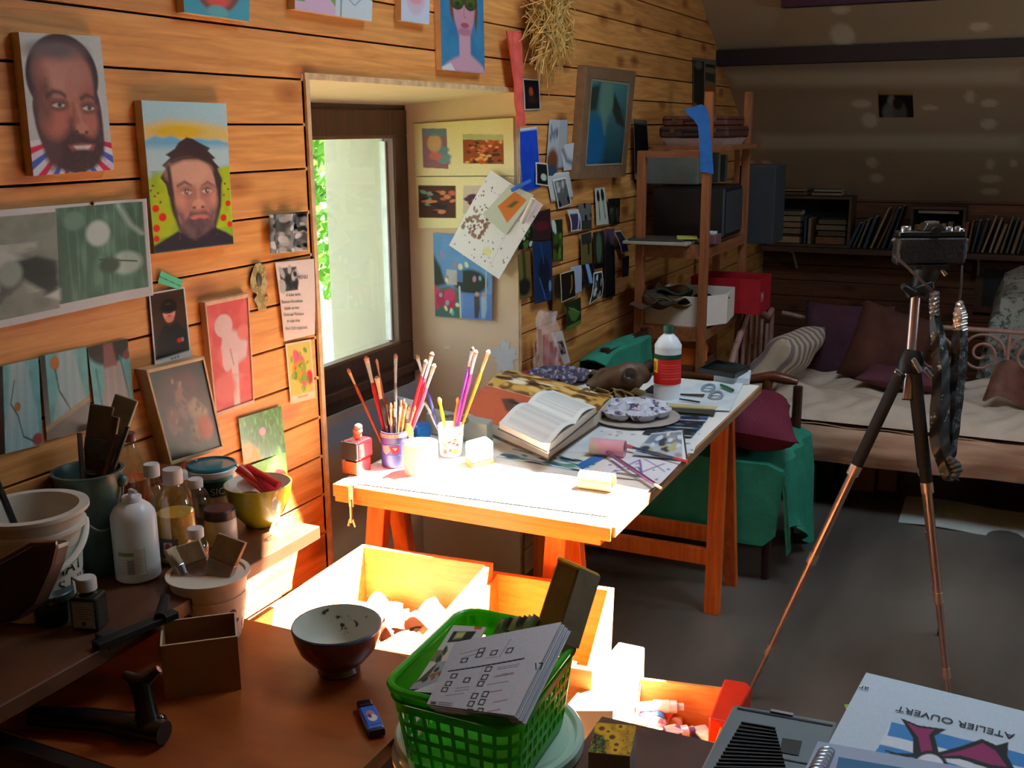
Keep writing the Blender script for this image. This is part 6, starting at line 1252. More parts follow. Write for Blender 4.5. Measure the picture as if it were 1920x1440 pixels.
# ------------------------------------------------------------ bucket with lid, green basket, papers
LX, LY, LR, LZ_ = .864, 1.203, .135, .722
t = thing('lidded_bucket', 'pale plastic bucket closed by a whitish green lid under the green basket', 'bucket', (LX, LY, .40))
w = MB(); w.lathe([(LR*.82, .40), (LR*.84, .405), (LR*.94, LZ_-.03), (LR*.94, LZ_-.012)], (LX, LY, 0), 56); w.obj('body', M((206,222,210), .35, .05), t, True)
w = MB(); w.lathe([(LR*.96, LZ_-.022), (LR, LZ_-.018), (LR, LZ_-.004), (LR*.975, LZ_), (LR*.93, LZ_), (LR*.91, LZ_-.007), (LR*.86, LZ_-.007), (LR*.84, LZ_-.003), (.001, LZ_-.003)], (LX, LY, 0), 64, cap=False); w.obj('lid', M((192,222,204), .3, .05, 6, coat=.3), t, True)
w = MB(); w.lathe([(LR*.97, LZ_-.036), (LR*1.03, LZ_-.034), (LR*1.03, LZ_-.028), (LR*.97, LZ_-.026)], (LX, LY, 0), 56); w.obj('collar', M((214,228,220), .3), t, True)
bx('storage_box', 'plain brown box carrying the lidded bucket, mostly hidden', 'box', LX, 1.20, 0, (.23, .26, .398), M((70,48,34), .8))
ZR = .850; BQ = [P(u, v, z=ZR) for u, v in ((712,1290), (966,1354), (1095,1183), (868,1143))]; BB = sum(BQ)/4
GP = M((62,190,28), .3, .06, 10, trans=0, sss=.0, coat=.3).copy(); nt = GP.node_tree; bs = nt.nodes['Principled BSDF']; tl = nt.nodes.new('ShaderNodeBsdfTranslucent'); tl.inputs[0].default_value = (*lin((110,230,40)), 1); mx2 = nt.nodes.new('ShaderNodeMixShader'); mx2.inputs[0].default_value = .4
nt.links.new(bs.outputs[0], mx2.inputs[1]); nt.links.new(tl.outputs[0], mx2.inputs[2]); nt.links.new(mx2.outputs[0], nt.nodes['Material Output'].inputs[0])
ux_ = (BQ[1]-BQ[0]); uy_ = (BQ[3]-BQ[0]); uy_ = (uy_+(BQ[2]-BQ[1]))/2; lx, ly = np.linalg.norm(ux_), np.linalg.norm(uy_); ex_, ey_ = ux_/lx, uy_/ly
def rr_path(f, r=.03, sc=1.0):
    a, b = lx/2*sc, ly/2*sc; r = min(r, a*.9); segs = [(2*(a-r), 0), (math.pi*r/2, 1), (2*(b-r), 2), (math.pi*r/2, 3)]*2; tot = 4*(a-r)+4*(b-r)+2*math.pi*r; s = f*tot; x, y, h = -a+r, -b, 0.
    for L, k in segs:
        if s <= L or L is segs[-1]: break
        s -= L
        if k % 2 == 0: x += L*math.cos(h); y += L*math.sin(h)
        else: x += r*(math.cos(h)+math.cos(h+math.pi/2)) if False else (-r*math.sin(h)*-1*0+r*(math.sin(h+math.pi/2)-math.sin(h))); y += r*(math.cos(h)-math.cos(h+math.pi/2)); h += math.pi/2
    if k % 2 == 0: x += s*math.cos(h); y += s*math.sin(h)
    else: a2 = s/r; x += r*(math.sin(h+a2)-math.sin(h)); y += r*(math.cos(h)-math.cos(h+a2))
    return x, y
def bpt(f, z, sc, out=0):
    x, y = rr_path(f, .032, sc); p = BB+ex_*x+ey_*y; p = np.array((p[0], p[1], z)); 
    if out: d = p-np.array((BB[0], BB[1], z)); p = p+d/np.linalg.norm(d)*out
    return p
t = thing('green_basket', 'bright green perforated plastic basket full of papers, standing on the bucket lid', 'basket', (BB[0], BB[1], LZ_)); ZB0 = LZ_+.001
NS, NK = 156, 17; w = MB(); vs = []; fs = []
for k in range(NK+1):
    f = k/NK; z = ZB0+.004+(ZR-.004-ZB0-.004)*f; sc = .84+.13*f
    vs += [bpt(i/NS, z, sc) for i in range(NS)]
for k in range(NK):
    for i in range(NS):
        hole = (2 <= k <= 13) and ((k-2) % 3 != 2) and (i % 4 != 0)
        if not hole: fs.append((k*NS+i, k*NS+(i+1) % NS, (k+1)*NS+(i+1) % NS, (k+1)*NS+i))
w.add(vs, fs); o = w.obj('lattice_wall', GP, t); sm = o.modifiers.new('thick', 'SOLIDIFY'); sm.thickness = .0022; sm.offset = 0
w = MB(); w.tube([bpt(i/80, ZR, .985) for i in range(81)], .0055, 8, cap=False); w.obj('rim', GP, t, True)
w = MB(); w.tube([bpt(i/80, ZR-.016, .975) for i in range(81)], .0022, 6, cap=False); w.obj('rim_line', GP, t, True)
w = MB(); n = 60; w.add([bpt(i/n, ZB0, .84) for i in range(n)]+[bpt(i/n, ZB0+.004, .84) for i in range(n)], [tuple(range(n)), tuple(range(2*n-1, n-1, -1))]+[(i, (i+1) % n, (i+1) % n+n, i+n) for i in range(n)]); w.obj('bottom', GP, t)
class PQ:
    """parallelogram in space from three pixel corners with heights; uv() maps a pixel on it to 0..1"""
    def __init__(s, tl, tr, bl): s.o, s.a, s.b = (P(q[0], q[1], z=q[2]) for q in (tl, tr, bl)); s.e, s.g = s.a-s.o, s.b-s.o; s.n = np.cross(s.e, s.g)
    def quad(s): return [s.o, s.a, s.a+s.g, s.b]
    def uv(s, u, v):
        r = ray(u, v); t_ = ((s.o-CC)@s.n)/(r@s.n); p = CC+r*t_-s.o; m = np.linalg.lstsq(np.stack([s.e, s.g], 1), p, rcond=None)[0]; return float(m[0]), float(m[1])
    def at(s, x, y): return s.o+s.e*x+s.g*y
class Q4(PQ):
    def __init__(s, *c): s.c = [P(q[0], q[1], z=q[2]) for q in c]; s.k = [np.array(q[:2], float) for q in c]; s.o = s.c[0]; s.e, s.g = s.c[1]-s.c[0], s.c[3]-s.c[0]
    def quad(s): return s.c
    def uv(s, u, v):
        a = np.array((.5, .5)); t = np.array((u, v), float); A, B, C_, D_ = s.k
        for _ in range(12):
            x, y = a; f = A*(1-x)*(1-y)+B*x*(1-y)+C_*x*y+D_*(1-x)*y-t; J = np.stack([(B-A)*(1-y)+(C_-D_)*y, (D_-A)*(1-x)+(C_-B)*x], 1); a = a-np.linalg.solve(J, f)
        return float(a[0]), float(a[1])
    def at(s, x, y): A, B, C_, D_ = s.c; return A*(1-x)*(1-y)+B*x*(1-y)+C_*x*y+D_*(1-x)*y
q = Q4((853,1204,.902), (1053,1166,.918), (965,1342,.860), (800,1320,.856)); cv = Cv(160, 150, (226,230,236)); BKK = (30,30,36)
def box_(u, v, s_=5):
    x, y = q.uv(u, v); x2, y2 = q.uv(u+s_, v); dx = abs(x2-x)*.9+.008; cv.rc(x-dx, y-dx*1.1, x+dx, y+dx*1.1, BKK).rc(x-dx*.6, y-dx*.66, x+dx*.6, y+dx*.66, (232,234,238))
for u, v in ((870,1240),(898,1230),(925,1226),(954,1222),(902,1221),(915,1257),(908,1272),(901,1284),(851,1269),(841,1283),(834,1294),(875,1277),(890,1306),(910,1303),(884,1320),(904,1317),(881,1334),(901,1333)): box_(u, v)
def seg(a, b, wd, c=BKK, op=1): cv.ln([q.uv(*a), q.uv(*b)], wd, c, op)
seg((841,1260), (980,1238), .020); seg((934,1236), (957,1199), .006, (110,110,116)); seg((883,1320), (905,1252), .004, (170,174,180))
for a, b in (((931,1255),(972,1248)), ((931,1258),(970,1252)), ((940,1267),(962,1264)), ((930,1270),(952,1267)), ((913,1286),(952,1280)), ((855,1292),(880,1289)), ((853,1297),(878,1294)), ((864,1236),(910,1222)), ((862,1228),(900,1218)), ((910,1236),(930,1234)), ((836,1305),(870,1301))): seg(a, b, .010, (120,122,130), .8)
for a, b in (((925,1272),(962,1266)), ((925,1318),(950,1313)), ((915,1334),(938,1330)), ((916,1300),(940,1296))): seg(a, b, .012, (170,80,110), .8)
cv.rc(.02, .93, .3, 1, (214,216,224)).rc(.04,.95,.1,.99,(90,90,100)).ln([(.13,.95),(.27,.95)], .01, (90,90,100)).ln([(.13,.975),(.27,.975)], .01, (90,90,100))
t = thing('paper_stack', 'thick stack of printed white forms with tick boxes filling the green basket', 'papers', q.at(.5, .5))
sheet('top_form', q.quad(), cv, t, th=.0006); n_ = np.cross(q.e, q.g); n_ /= np.linalg.norm(n_); n_ = n_ if n_[2] < 0 else -n_
for i in range(9):
    k = .0030*(i+1); off = q.e*.006*(i % 3)+q.e*.013*i*.8; w = MB(); w.slab([p+n_*k+off for p in q.quad()], n_, .0012+.0008*(i % 2)); w.obj('sheet', M((214,222,234) if i % 2 else (232,234,236), .6, .04), t)
text('17', .013, M(BKK, .6), P(1000, 1254, z=.893), CX+CY*-.05, -CY, t, 'page_number', .006)
q2 = PQ((850,1172,.872), (912,1176,.872), (770,1296,.846)); cv = Cv(60, 110, (196,200,196))
cv.po([q2.uv(*p) for p in ((851,1184),(893,1184),(880,1202),(838,1205))], (34,36,30)).po([q2.uv(*p) for p in ((858,1186),(874,1185),(866,1196),(850,1198))], (170,190,120), 1, .05).po([q2.uv(*p) for p in ((890,1172),(906,1172),(901,1181),(888,1181))], (206,80,40))
cv.po([q2.uv(*p) for p in ((818,1219),(840,1219),(826,1241),(806,1240))], (120,120,90)).blobs([(206,206,170), (60,60,46)], 10, (.03,.08), (.2,.38,.6,.55), 3)
tag(sheet('magazine', q2.quad(), cv, th=.004), 'magazine page with dark garden photos along the left side of the green basket', 'magazine')
q3 = PQ((822,1243,.858), (880,1240,.858), (752,1308,.842)); cv = Cv(50, 50, (150,158,160)).po([q3.uv(*p) for p in ((795,1254),(820,1248),(800,1276),(775,1284))], (84,70,40)).blobs([(150,90,40), (60,60,40)], 8, (.04,.08), (.2,.2,.6,.6), 3).rc(0,.8,1,1,(36,40,40))
tag(sheet('record_sleeve', [p+np.array((0,0,.002)) for p in q3.quad()], cv, th=.004), 'grey booklet with a small brown picture at the lower left inside the green basket', 'booklet')
for i in range(8):
    a = PQ((925+i*9, 1186-i*1.5, .868+.003*i), (938+i*9, 1160-i*1.2, .893+.003*i), (940+i*9, 1192-i, .858)); w = MB(); qd = a.quad(); w.slab(qd, (0,0,1), .0012)
    tag(w.obj('index_card', M([(214,206,170), (196,196,176), (60,62,66)][i % 3 if i % 4 else 0], .6, .08)), ['cream index card standing among the cards at the back of the green basket', 'greyish index card standing among the cards at the back of the green basket', 'dark index card standing among the cards at the back of the green basket'][i % 3 if i % 4 else 0], 'card', ['cream', 'grey', 'dark'][i % 3 if i % 4 else 0]+' cards in the green basket')
# tall translucent block
d = 1.52; Tb = [atd(1044,1041,d), atd(1086,1056,d-.04), atd(1127,1076,d+.00), atd(1086,1058,d+.05)]
Tb = [atd(1046,1042,d), atd(1088,1060,d-.035), atd(1126,1077,d+.0), atd(1084,1058,d+.035)]; ax_ = atd(1012,1215,d-.055)-atd(1062,1060,d)
Bb = [p+ax_ for p in Tb]
t = thing('plastic_case', 'tall ochre and clear plastic case standing in the green basket behind the papers', 'case', Bb[0])
w = MB(); w.hexa(Bb, Tb); w.obj('case', M((104,84,26), .3, .3, 14), t, bevel=.004)
nf = lambda f: [Bb[i]*(1-f)+Tb[i]*f for i in range(4)]
w = MB(); c4 = sum(Tb)/4; w.hexa([c4+(p-c4)*1.05-ax_*.0 for p in nf(.93)], [c4+(p-c4)*1.05 for p in Tb]); w.obj('cap', M((206,160,30), .3, .08), t, bevel=.004)
w = MB(); k = .0006; s0, s1, s2, s3 = Bb[1], Bb[2], Tb[2], Tb[1]; nn = np.cross(s1-s0, s3-s0); nn /= np.linalg.norm(nn); nn = nn if nn@(CC-s0) > 0 else -nn; w.slab([s0*.9+s3*.1+nn*k, s1*.9+s2*.1+nn*k, s2*.97+s1*.03+nn*k, s3*.97+s0*.03+nn*k], nn, .001); w.obj('clear_face', M((124,124,104), .15, .35, 12, coat=.6), t)
# sunflower box
q = PQ((1118,1355,.762), (1193,1362,.762), (1103,1411,.762)); cv = Cv(90, 70, (206,150,24)).po([(0,.15),(.2,.3),(.35,.55),(.4,1),(0,1)], (40,44,22), 1, .1).nz((226,176,40), 14, 12, .5, .7, .8, 3).nz((90,90,24), 16, 12, .62, .74, .8, 7)
for x, y, r in ((.18,.2,.16), (.48,.45,.16), (.62,.68,.12), (.62,.85,.10), (.62,.08,.10), (.35,.28,.08)): cv.el(x, y, r, r*1.0, (240,184,30), .5).el(x, y, r*.4, r*.4, (120,60,14), .3)
cv.blobs([(90,130,50), (60,80,30)], 12, (.03,.07), (0,.5,.4,1), 5)
t = thing('sunflower_box', 'small white box with a sunflower picture on its lid at the front edge', 'box', q.at(.5, .5)-np.array((0,0,.06))); sheet('lid_picture', [p+np.array((0,0,.0008)) for p in q.quad()], cv, t, th=.0006, coat=.5)
w = MB(); w.hexa([p-np.array((0,0,.061)) for p in q.quad()], q.quad()); w.obj('box_body', M((150,152,146), .5, .05), t, bevel=.001)
# tape recorder
REC = M((112,130,136), .4, .05, 10); zt = .765
q = PQ((1375,1320,zt), (1572,1353,zt), (1285,1495,zt)); t = thing('tape_recorder', 'grey cassette recorder with black ribbed speaker at the front edge', 'cassette recorder', q.at(.5, .4)-np.array((0,0,.064)))
w = MB(); w.hexa([p-np.array((0,0,.064)) for p in q.quad()], q.quad()); w.obj('housing', REC, t, bevel=.004)
up = np.array((0, 0, 1.)); g = lambda L, h, lift=.0003: MB().slab([q.at(*q.uv(*p))+up*lift for p in L], up, h)
g([(1383,1327), (1562,1360), (1561,1363), (1382,1330)], .0008).obj('groove', BLK, t)
g([(1389,1366), (1453,1377), (1478,1475), (1325,1475)], .010).obj('speaker_grille', BLK, t, bevel=.002)
for i in range(15):
    f = i/15; a = np.array((1389-64*f, 1369+106*f)); b = np.array((1453+25*f, 1380+95*f)); w = MB(); w.beam(q.at(*q.uv(*a))+up*.0115, q.at(*q.uv(*b))+up*.0115, .0022, .0022); w.obj('rib', M((30,32,34), .35), t)
g([(1467,1385), (1504,1391), (1497,1418), (1461,1411)], .001).obj('window', BLK, t); g([(1466,1423), (1514,1432), (1513,1434), (1465,1425)], .0008).obj('slot', BLK, t)
g([(1446,1333), (1488,1341), (1486,1345), (1444,1337)], .003).obj('latch', CHM, t)
# poster with the open studio print
zt = .79; q = PQ((1624,1261,zt), (2010,1358,zt), (1530,1437,zt)); cv = Cv(230, 150, (206,226,240)); mp_ = lambda L: [q.uv(*p) for p in L]
cv.po(mp_([(1672,1355),(1930,1425),(1990,1500),(1640,1412)]), (228,238,246)).po(mp_([(1672,1355),(1935,1420),(1933,1445),(1664,1380)]), (60,140,210)).po(mp_([(1651,1396),(1760,1425),(1990,1500),(1640,1412)]), (60,140,210)).po(mp_([(1664,1381),(1860,1428),(1850,1438),(1656,1394)]), (230,240,248))
OUT = [(1689,1348),(1722,1362),(1775,1370),(1752,1382),(1760,1412),(1800,1402),(1840,1388),(1868,1400),(1890,1394),(1888,1420),(1905,1450),(1860,1445),(1800,1425),(1730,1422),(1700,1420),(1662,1412),(1712,1414),(1712,1385)]
cv.po(mp_(OUT), (20,26,30), 1).po(mp_([(1700,1356),(1722,1366),(1752,1370),(1742,1380),(1750,1418),(1728,1416),(1722,1385)]), (150,46,104)).po(mp_([(1752,1420),(1800,1410),(1842,1396),(1866,1410),(1888,1440),(1860,1436),(1800,1418)]), (150,46,104))
x, y = q.uv(1742, 1440); cv.el(x, y, .075, .14, (20,26,30), .1).el(x, y, .06, .11, (232,240,246), .1).el(x, y+.03, .03, .06, (20,26,30), .2)
for u0 in (1662,): cv.ln(mp_([(1662,1408),(1700,1420),(1726,1414)]), .014, (20,26,30))
t = thing('poster_stack', 'light blue printed posters with upside down black lettering at the front right', 'poster', q.at(.5, .5)-up*.08)
sheet('top_poster', q.quad(), cv, t, th=.0006, curl=lambda u, v: .0015*math.sin(2.2*u)+.0005*math.sin(5*v))
w = MB(); w.hexa([p-up*.006 for p in q.quad()], [p-up*.0012 for p in q.quad()]); w.obj('lower_posters', M((196,206,200), .6, .05), t)
a, b = q.at(*q.uv(1903, 1381)), q.at(*q.uv(1682, 1327)); exx = b-a; eyy = q.at(*q.uv(1800, 1366))-q.at(*q.uv(1804, 1350)); L = np.linalg.norm(exx)
o = text('ATELIER OUVERT', .020, M((24,30,40), .6), a+up*.0032, exx, eyy, t, 'lettering', 0); wdt = max(((v.co-Vector(tuple(a))).dot(Vector(tuple(exx/L)))) for v in o.data.vertices); sc_ = L/wdt
for v in o.data.vertices: dv = v.co-Vector(tuple(a)); along = dv.dot(Vector(tuple(exx/L))); v.co += Vector(tuple(exx/L))*along*(sc_-1)
a = q.at(*q.uv(1630, 1293)); text('ar', .016, M((24,30,40), .6), a+up*.003, exx, eyy, t, 'lettering', .0)
w = MB(); w.hexa([p-up*.079 for p in [q.at(.25,.15), q.at(.95,.15), q.at(.95,.95), q.at(.25,.95)]], [p-up*.0065 for p in [q.at(.25,.15), q.at(.95,.15), q.at(.95,.95), q.at(.25,.95)]]); mk('paper_block', w, M((120,116,108), .8), 'grey block of papers carrying the light blue posters', 'papers')
w = MB(); w.add([P(1583,1322,z=.775), P(1592,1320,z=.775), P(1592,1332,z=.772), P(1588,1331,z=.772)], [(0,1,2,3)]); a = P(1580, 1318, z=.772); b = P(1596, 1334, z=.772)
w = MB(); w.slab([P(1583,1322,z=.779), P(1600,1322,z=.779), P(1600,1336,z=.779), P(1588,1333,z=.779)], up, .0012); mk('green_slip', w, M((150,190,50), .6), 'tiny green paper corner sticking out left of the light blue posters', 'paper')
# spiral notebook
zt = .812; q = PQ((1533,1389,zt), (1960,1465,zt), (1505,1450,zt)); t = thing('spiral_notebook', 'spiral bound notebook with a pale blue back card in the bottom right corner', 'notebook', q.at(.4, .5))
w = MB(); w.hexa([p-up*.003 for p in q.quad()], q.quad()); w.obj('back_card', M((170,190,216), .35, .05, 8, coat=.3), t, bevel=.001)
q4 = [q.at(*q.uv(*p))+up*.0005 for p in ((1572,1424), (1960,1490), (1950,1530), (1560,1480))]; MB().slab(q4, up, .003).obj('cover', M((30,110,160), .35, .1), t)
for i in range(7):
    c = q.at(*q.uv(1549-i*3.4, 1415+i*6.5))+up*.004; w = MB(); w.tube([c+CX*(.010*math.cos(a))+up*(.006*math.sin(a)) for a in np.linspace(0, 2*math.pi, 14)], .0011, 5); w.obj('ring', CHM, t, True)
q5 = [p-up*.0035 for p in (q.at(.15,.2), q.at(.9,.2), q.at(.9,.95), q.at(.15,.95))]
PGAM = 1.22
# ------------------------------------------------------------ paintings and prints on the left wall
_wn = [0]
def wq(L, x): return [P(u, v, x=x) for u, v in L]
def pin(name, label, cat, L, cv, group=None, curl=None, x=None, th=.0005, plane=None, rough=.5, coat=0):
    _wn[0] += 1; xx = x if x is not None else .0022+.0005*(_wn[0] % 12)
    q = [P(u, v, **plane) for u, v in L] if plane else wq(L, xx)
    return tag(sheet(name, q, cv, th=th, curl=curl, rough=rough, coat=coat), label, cat, group)
def canvas(label, L, cv, th=.020, name='portrait_painting', side=(206,176,132), cat='painting', group='canvases on the left wall'):
    q = wq(L, th); t = thing(name, label, cat, sum(q)/4, group); nx = np.array((1, 0, 0.))
    MB().slab([p-nx*(th-.001) for p in q], nx, th-.0018).obj('stretcher', M(side, .7, .15, 30), t)
    global PGAM; PGAM = 1.0; sheet('painted_canvas', q, cv, t, th=.0006, rough=.45); PGAM = 1.22; return t
SK1, SK2, SK3 = (150,92,78), (112,64,58), (184,124,104)
# 1: man with shaved head and beard
cv = Cv(110, 160, (188,200,198)).nz((206,214,206), 3, 4, .3, .8, .6, 2)
for i in range(22):
    a = math.radians(12+i*7.4); c = [(190,40,70), (226,226,236), (60,90,180), (214,214,226)][i % 4]; cx_, cy_ = .5, .72
    cv.po([(cx_+.30*math.cos(a), cy_+.2*math.sin(a)), (cx_+.9*math.cos(a), cy_+.62*math.sin(a)), (cx_+.9*math.cos(a+.13), cy_+.62*math.sin(a+.13)), (cx_+.30*math.cos(a+.13), cy_+.2*math.sin(a+.13))], c)
cv.el(.47,.30,.43,.295,(52,42,46),.05).el(.13,.52,.05,.08,(92,62,60),.3).el(.49,.56,.40,.40,(60,46,48),.06).el(.50,.36,.31,.25,(142,96,88),.16).el(.52,.53,.31,.24,(138,90,80),.14)
cv.el(.46,.27,.22,.12,(168,124,114),.8,0,.9).el(.40,.33,.12,.08,(176,134,122),.9,0,.7).el(.54,.80,.33,.19,(58,42,44),.18).el(.26,.74,.09,.17,(70,52,52),.6).el(.86,.66,.04,.18,(56,40,50),.5)
cv.el(.32,.61,.11,.09,(160,102,90),.9).el(.74,.63,.07,.08,(156,100,90),.9).el(.56,.42,.06,.10,(164,116,102),.9,0,.8).el(.40,.12,.26,.05,(86,78,82),.9,0,.7).el(.22,.45,.07,.16,(96,66,62),.9,0,.7)
cv.ln([(.25,.44),(.33,.405),(.42,.415),(.47,.44)], .030, (54,40,42), 1, .03).ln([(.66,.46),(.73,.435),(.82,.455)], .028, (54,40,42), 1, .03)
for x, y in ((.38,.502), (.745,.528)): cv.el(x,y,.10,.036,(100,68,64),.6).el(x,y,.062,.015,(190,180,174),.4).el(x+.012,y,.024,.016,(84,96,98),.4).el(x+.014,y,.011,.008,(20,20,24),.4).ln([(x-.075,y-.008),(x-.01,y-.022),(x+.07,y-.008)], .012, (52,38,40), 1, .012).ln([(x-.06,y+.026),(x+.05,y+.03)], .014, (110,72,66), .7, .02)
cv.po([(.56,.46),(.63,.46),(.70,.66),(.68,.70),(.56,.70),(.53,.66)], (150,100,88), .9, .05).ln([(.55,.50),(.555,.60),(.53,.67)], .03, (100,66,60), .8, .05).el(.64,.675,.055,.030,(170,122,106),.6).el(.565,.70,.022,.012,(74,46,46),.5).el(.69,.705,.018,.011,(74,46,46),.5).ln([(.60,.5),(.635,.6),(.65,.66)], .022, (176,128,112), .8, .04)
cv.po([(.38,.775),(.50,.735),(.66,.735),(.78,.765),(.84,.82),(.6,.79),(.42,.83)], (50,36,38), 1, .05).po([(.45,.80),(.60,.785),(.78,.80),(.74,.85),(.60,.875),(.50,.85)], (150,84,86), 1, .03).po([(.51,.803),(.73,.803),(.69,.835),(.56,.842)], (230,224,218), 1, .02)
cv.el(.60,.90,.17,.06,(54,40,42),.5).nz((84,66,68), 34, 46, .58, .8, .4, 4, (.15,.68,.95,1)).nz((170,120,108), 12, 16, .6, .85, .25, 9, (.2,.2,.85,.7))
canvas('painted portrait of a smiling bearded man with shaved head and striped collar', [(35,60), (188,68), (214,318), (63,330)], cv)
# 2: dark haired man over poppies
cv = Cv(120, 190, (150,200,214)).gr((170,214,224), (168,206,210), 0, .3).po([(0,.16),(.3,.12),(.6,.13),(1,.17),(1,.27),(0,.25)], (226,196,92), .9, .05).el(.4,.2,.2,.03,(214,180,40),.8).po([(0,.26),(.12,.225),(.2,.24),(.3,.225),(.45,.26),(.6,.24),(.75,.255),(.85,.25),(1,.275),(1,.33),(0,.33)], (104,168,206), 1, .02).po([(0,.30),(1,.30),(1,.47),(0,.5)], (178,212,216), .9, .05)
cv.po([(0,.50),(.15,.47),(.3,.45),(.7,.47),(.9,.44),(1,.43),(1,1),(0,1)], (164,186,34), 1, .03).nz((126,160,40), 6, 8, .5, .8, .7, 3, (0,.45,1,1)).po([(0,.9),(1,.86),(1,.94),(0,.96)], (110,150,40), .8, .02)
for x, y, r in ((.06,.70,.035), (.13,.76,.04), (.05,.83,.035), (.95,.70,.03), (.88,.80,.035), (.96,.85,.03), (.04,.90,.03)): cv.el(x,y,r,r*.62,(206,40,26),.3)
for x, y in ((.05,.55),(.1,.6),(.06,.62),(.92,.56),(.96,.6),(.88,.54),(.9,.64),(.12,.66),(.02,.58)): cv.el(x,y,.012,.007,(120,50,30),.3)
H = (46,32,34)
cv.po([(.20,.55),(.14,.50),(.21,.44),(.17,.42),(.27,.37),(.22,.35),(.33,.31),(.38,.27),(.48,.235),(.55,.245),(.62,.27),(.76,.31),(.73,.33),(.82,.38),(.78,.39),(.87,.45),(.82,.45),(.88,.52),(.86,.62),(.22,.62)], H, 1, .01)
cv.po([(.20,.52),(.24,.72),(.33,.90),(.76,.90),(.86,.72),(.89,.52),(.80,.42),(.5,.36),(.28,.42)], H, 1, .03)
cv.el(.53,.59,.265,.205,(188,142,122),.08).el(.54,.74,.22,.15,(160,112,100),.12).el(.48,.47,.20,.07,(206,162,138),.6).ln([(.24,.44),(.26,.6),(.29,.74)], .05, H, 1, .03).ln([(.82,.46),(.83,.6),(.80,.74)], .05, H, 1, .03).ln([(.28,.40),(.42,.375),(.6,.375),(.78,.41)], .03, H, 1, .03)
cv.el(.54,.865,.19,.085,(58,44,50),.3).ln([(.33,.72),(.38,.82),(.48,.89)], .07, (86,64,66), .9, .06).ln([(.76,.72),(.72,.82),(.62,.89)], .07, (80,60,64), .9, .06).po([(0,.945),(.16,.90),(.30,.86),(.5,.94),(.76,.86),(.9,.90),(1,.94),(1,1),(0,1)], (30,22,32), 1, .02)
cv.ln([(.33,.56),(.42,.535),(.50,.565)], .020, (58,40,38), 1, .02).ln([(.63,.57),(.70,.545),(.78,.575)], .020, (58,40,38), 1, .02)
for x, y in ((.43,.605), (.69,.602)): cv.el(x,y,.085,.034,(146,100,90),.7).el(x,y,.055,.014,(200,192,184),.4).el(x,y,.024,.016,(64,52,44),.4).el(x+.008,y-.004,.007,.005,(236,236,236),.4).ln([(x-.06,y-.008),(x,y-.020),(x+.06,y-.006)], .010, (60,42,40), 1, .012).ln([(x-.05,y+.028),(x+.05,y+.03)], .014, (140,94,86), .7, .03)
cv.ln([(.535,.58),(.53,.66),(.50,.70)], .03, (150,104,90), .8, .04).el(.57,.69,.06,.026,(196,146,124),.6).ln([(.575,.58),(.58,.67)], .03, (204,158,136), .7, .04).el(.515,.712,.018,.008,(92,58,52),.5).el(.62,.712,.018,.008,(92,58,52),.5)
cv.po([(.42,.785),(.46,.738),(.56,.745),(.66,.738),(.73,.785),(.66,.768),(.56,.762),(.47,.770)], (60,44,48), 1, .03).el(.57,.782,.085,.014,(176,100,92),.5).el(.57,.825,.06,.03,(66,50,56),.6).el(.36,.66,.05,.05,(196,140,120),.9,0,.6).el(.76,.66,.04,.05,(186,130,112),.9,0,.6).nz((90,70,76), 30, 44, .58, .8, .35, 4, (.3,.76,.8,.93))
canvas('painted portrait of a dark haired man in black before a poppy field', [(265,188), (424,194), (438,458), (290,476)], cv)
# canvases cut off by the top edge
cv = Cv(60, 70, (66,150,176)).el(.5,.3,.36,.6,(110,70,66),.1).el(.5,.3,.24,.5,(176,90,80),.2).el(.5,.72,.12,.06,(206,84,80),.3).el(.5,.9,.14,.1,(90,160,170),.3)
canvas('cut off canvas of a woman\'s face framed by brown hair on turquoise', [(338,-85), (470,-60), (467,40), (346,23)], cv)
cv = Cv(90, 70, (120,150,80)).po([(0,.3),(.3,.4),(.5,.8),(.6,1),(0,1)], (206,180,206)).po([(.5,.5),(.62,.35),(.8,.35),(1,.55),(1,1),(.5,1)], (196,214,220)).el(.72,.2,.14,.3,(206,160,140),.1).el(.22,.1,.14,.35,(206,170,160),.1).ln([(.62,.5),(.75,.7),(.85,.5)], .02, (130,160,180)).ln([(.57,.55),(.57,1)], .015, (70,100,110)).rc(0,.6,.12,.8,(100,160,80))
canvas('cut off canvas of two figures in pale shirts over the window', [(553,-70), (700,-40), (697,40), (553,17)], cv)
cv = Cv(40, 60, (190,204,220)).el(.5,.3,.35,.5,(196,180,196),.2).el(.5,.5,.2,.12,(206,150,160),.5)
canvas('cut off small pale canvas, narrow one left of the sunglasses portrait', [(753,-60), (806,-50), (805,46), (752,38)], cv, th=.02)
cv = Cv(70, 120, (50,120,160)).nz((40,96,140), 3, 4, .4, .8, .8).po([(.2,0),(.8,0),(.86,.4),(.80,.62),(.72,.3),(.3,.3),(.28,.55),(.2,.4)], (96,66,52), 1, .03).el(.53,.30,.24,.34,(184,136,150),.12).po([(.40,.6),(.66,.6),(.66,.82),(.95,.93),(1,1),(.0,1),(.12,.92),(.4,.84)], (190,150,166), 1, .04).po([(0,.97),(.2,.92),(.3,1),(0,1)], (206,210,216))
for x in (.38,.68): cv.el(x,.30,.15,.085,(24,34,26),.08).el(x,.30,.12,.06,(70,84,30),.4,0,.6).el(x,.33,.05,.02,(20,50,40),.4)
cv.ln([(.5,.28),(.58,.28)], .02, (30,40,30)).ln([(.54,.34),(.52,.44),(.56,.46)], .02, (150,104,120), .8, .02).el(.54,.535,.08,.022,(150,70,90),.4).el(.53,.60,.12,.03,(160,110,130),.6)
canvas('tall canvas portrait of a person in dark round sunglasses on blue', [(824,-60), (905,-50), (909,138), (829,130)], cv, name='portrait_painting')
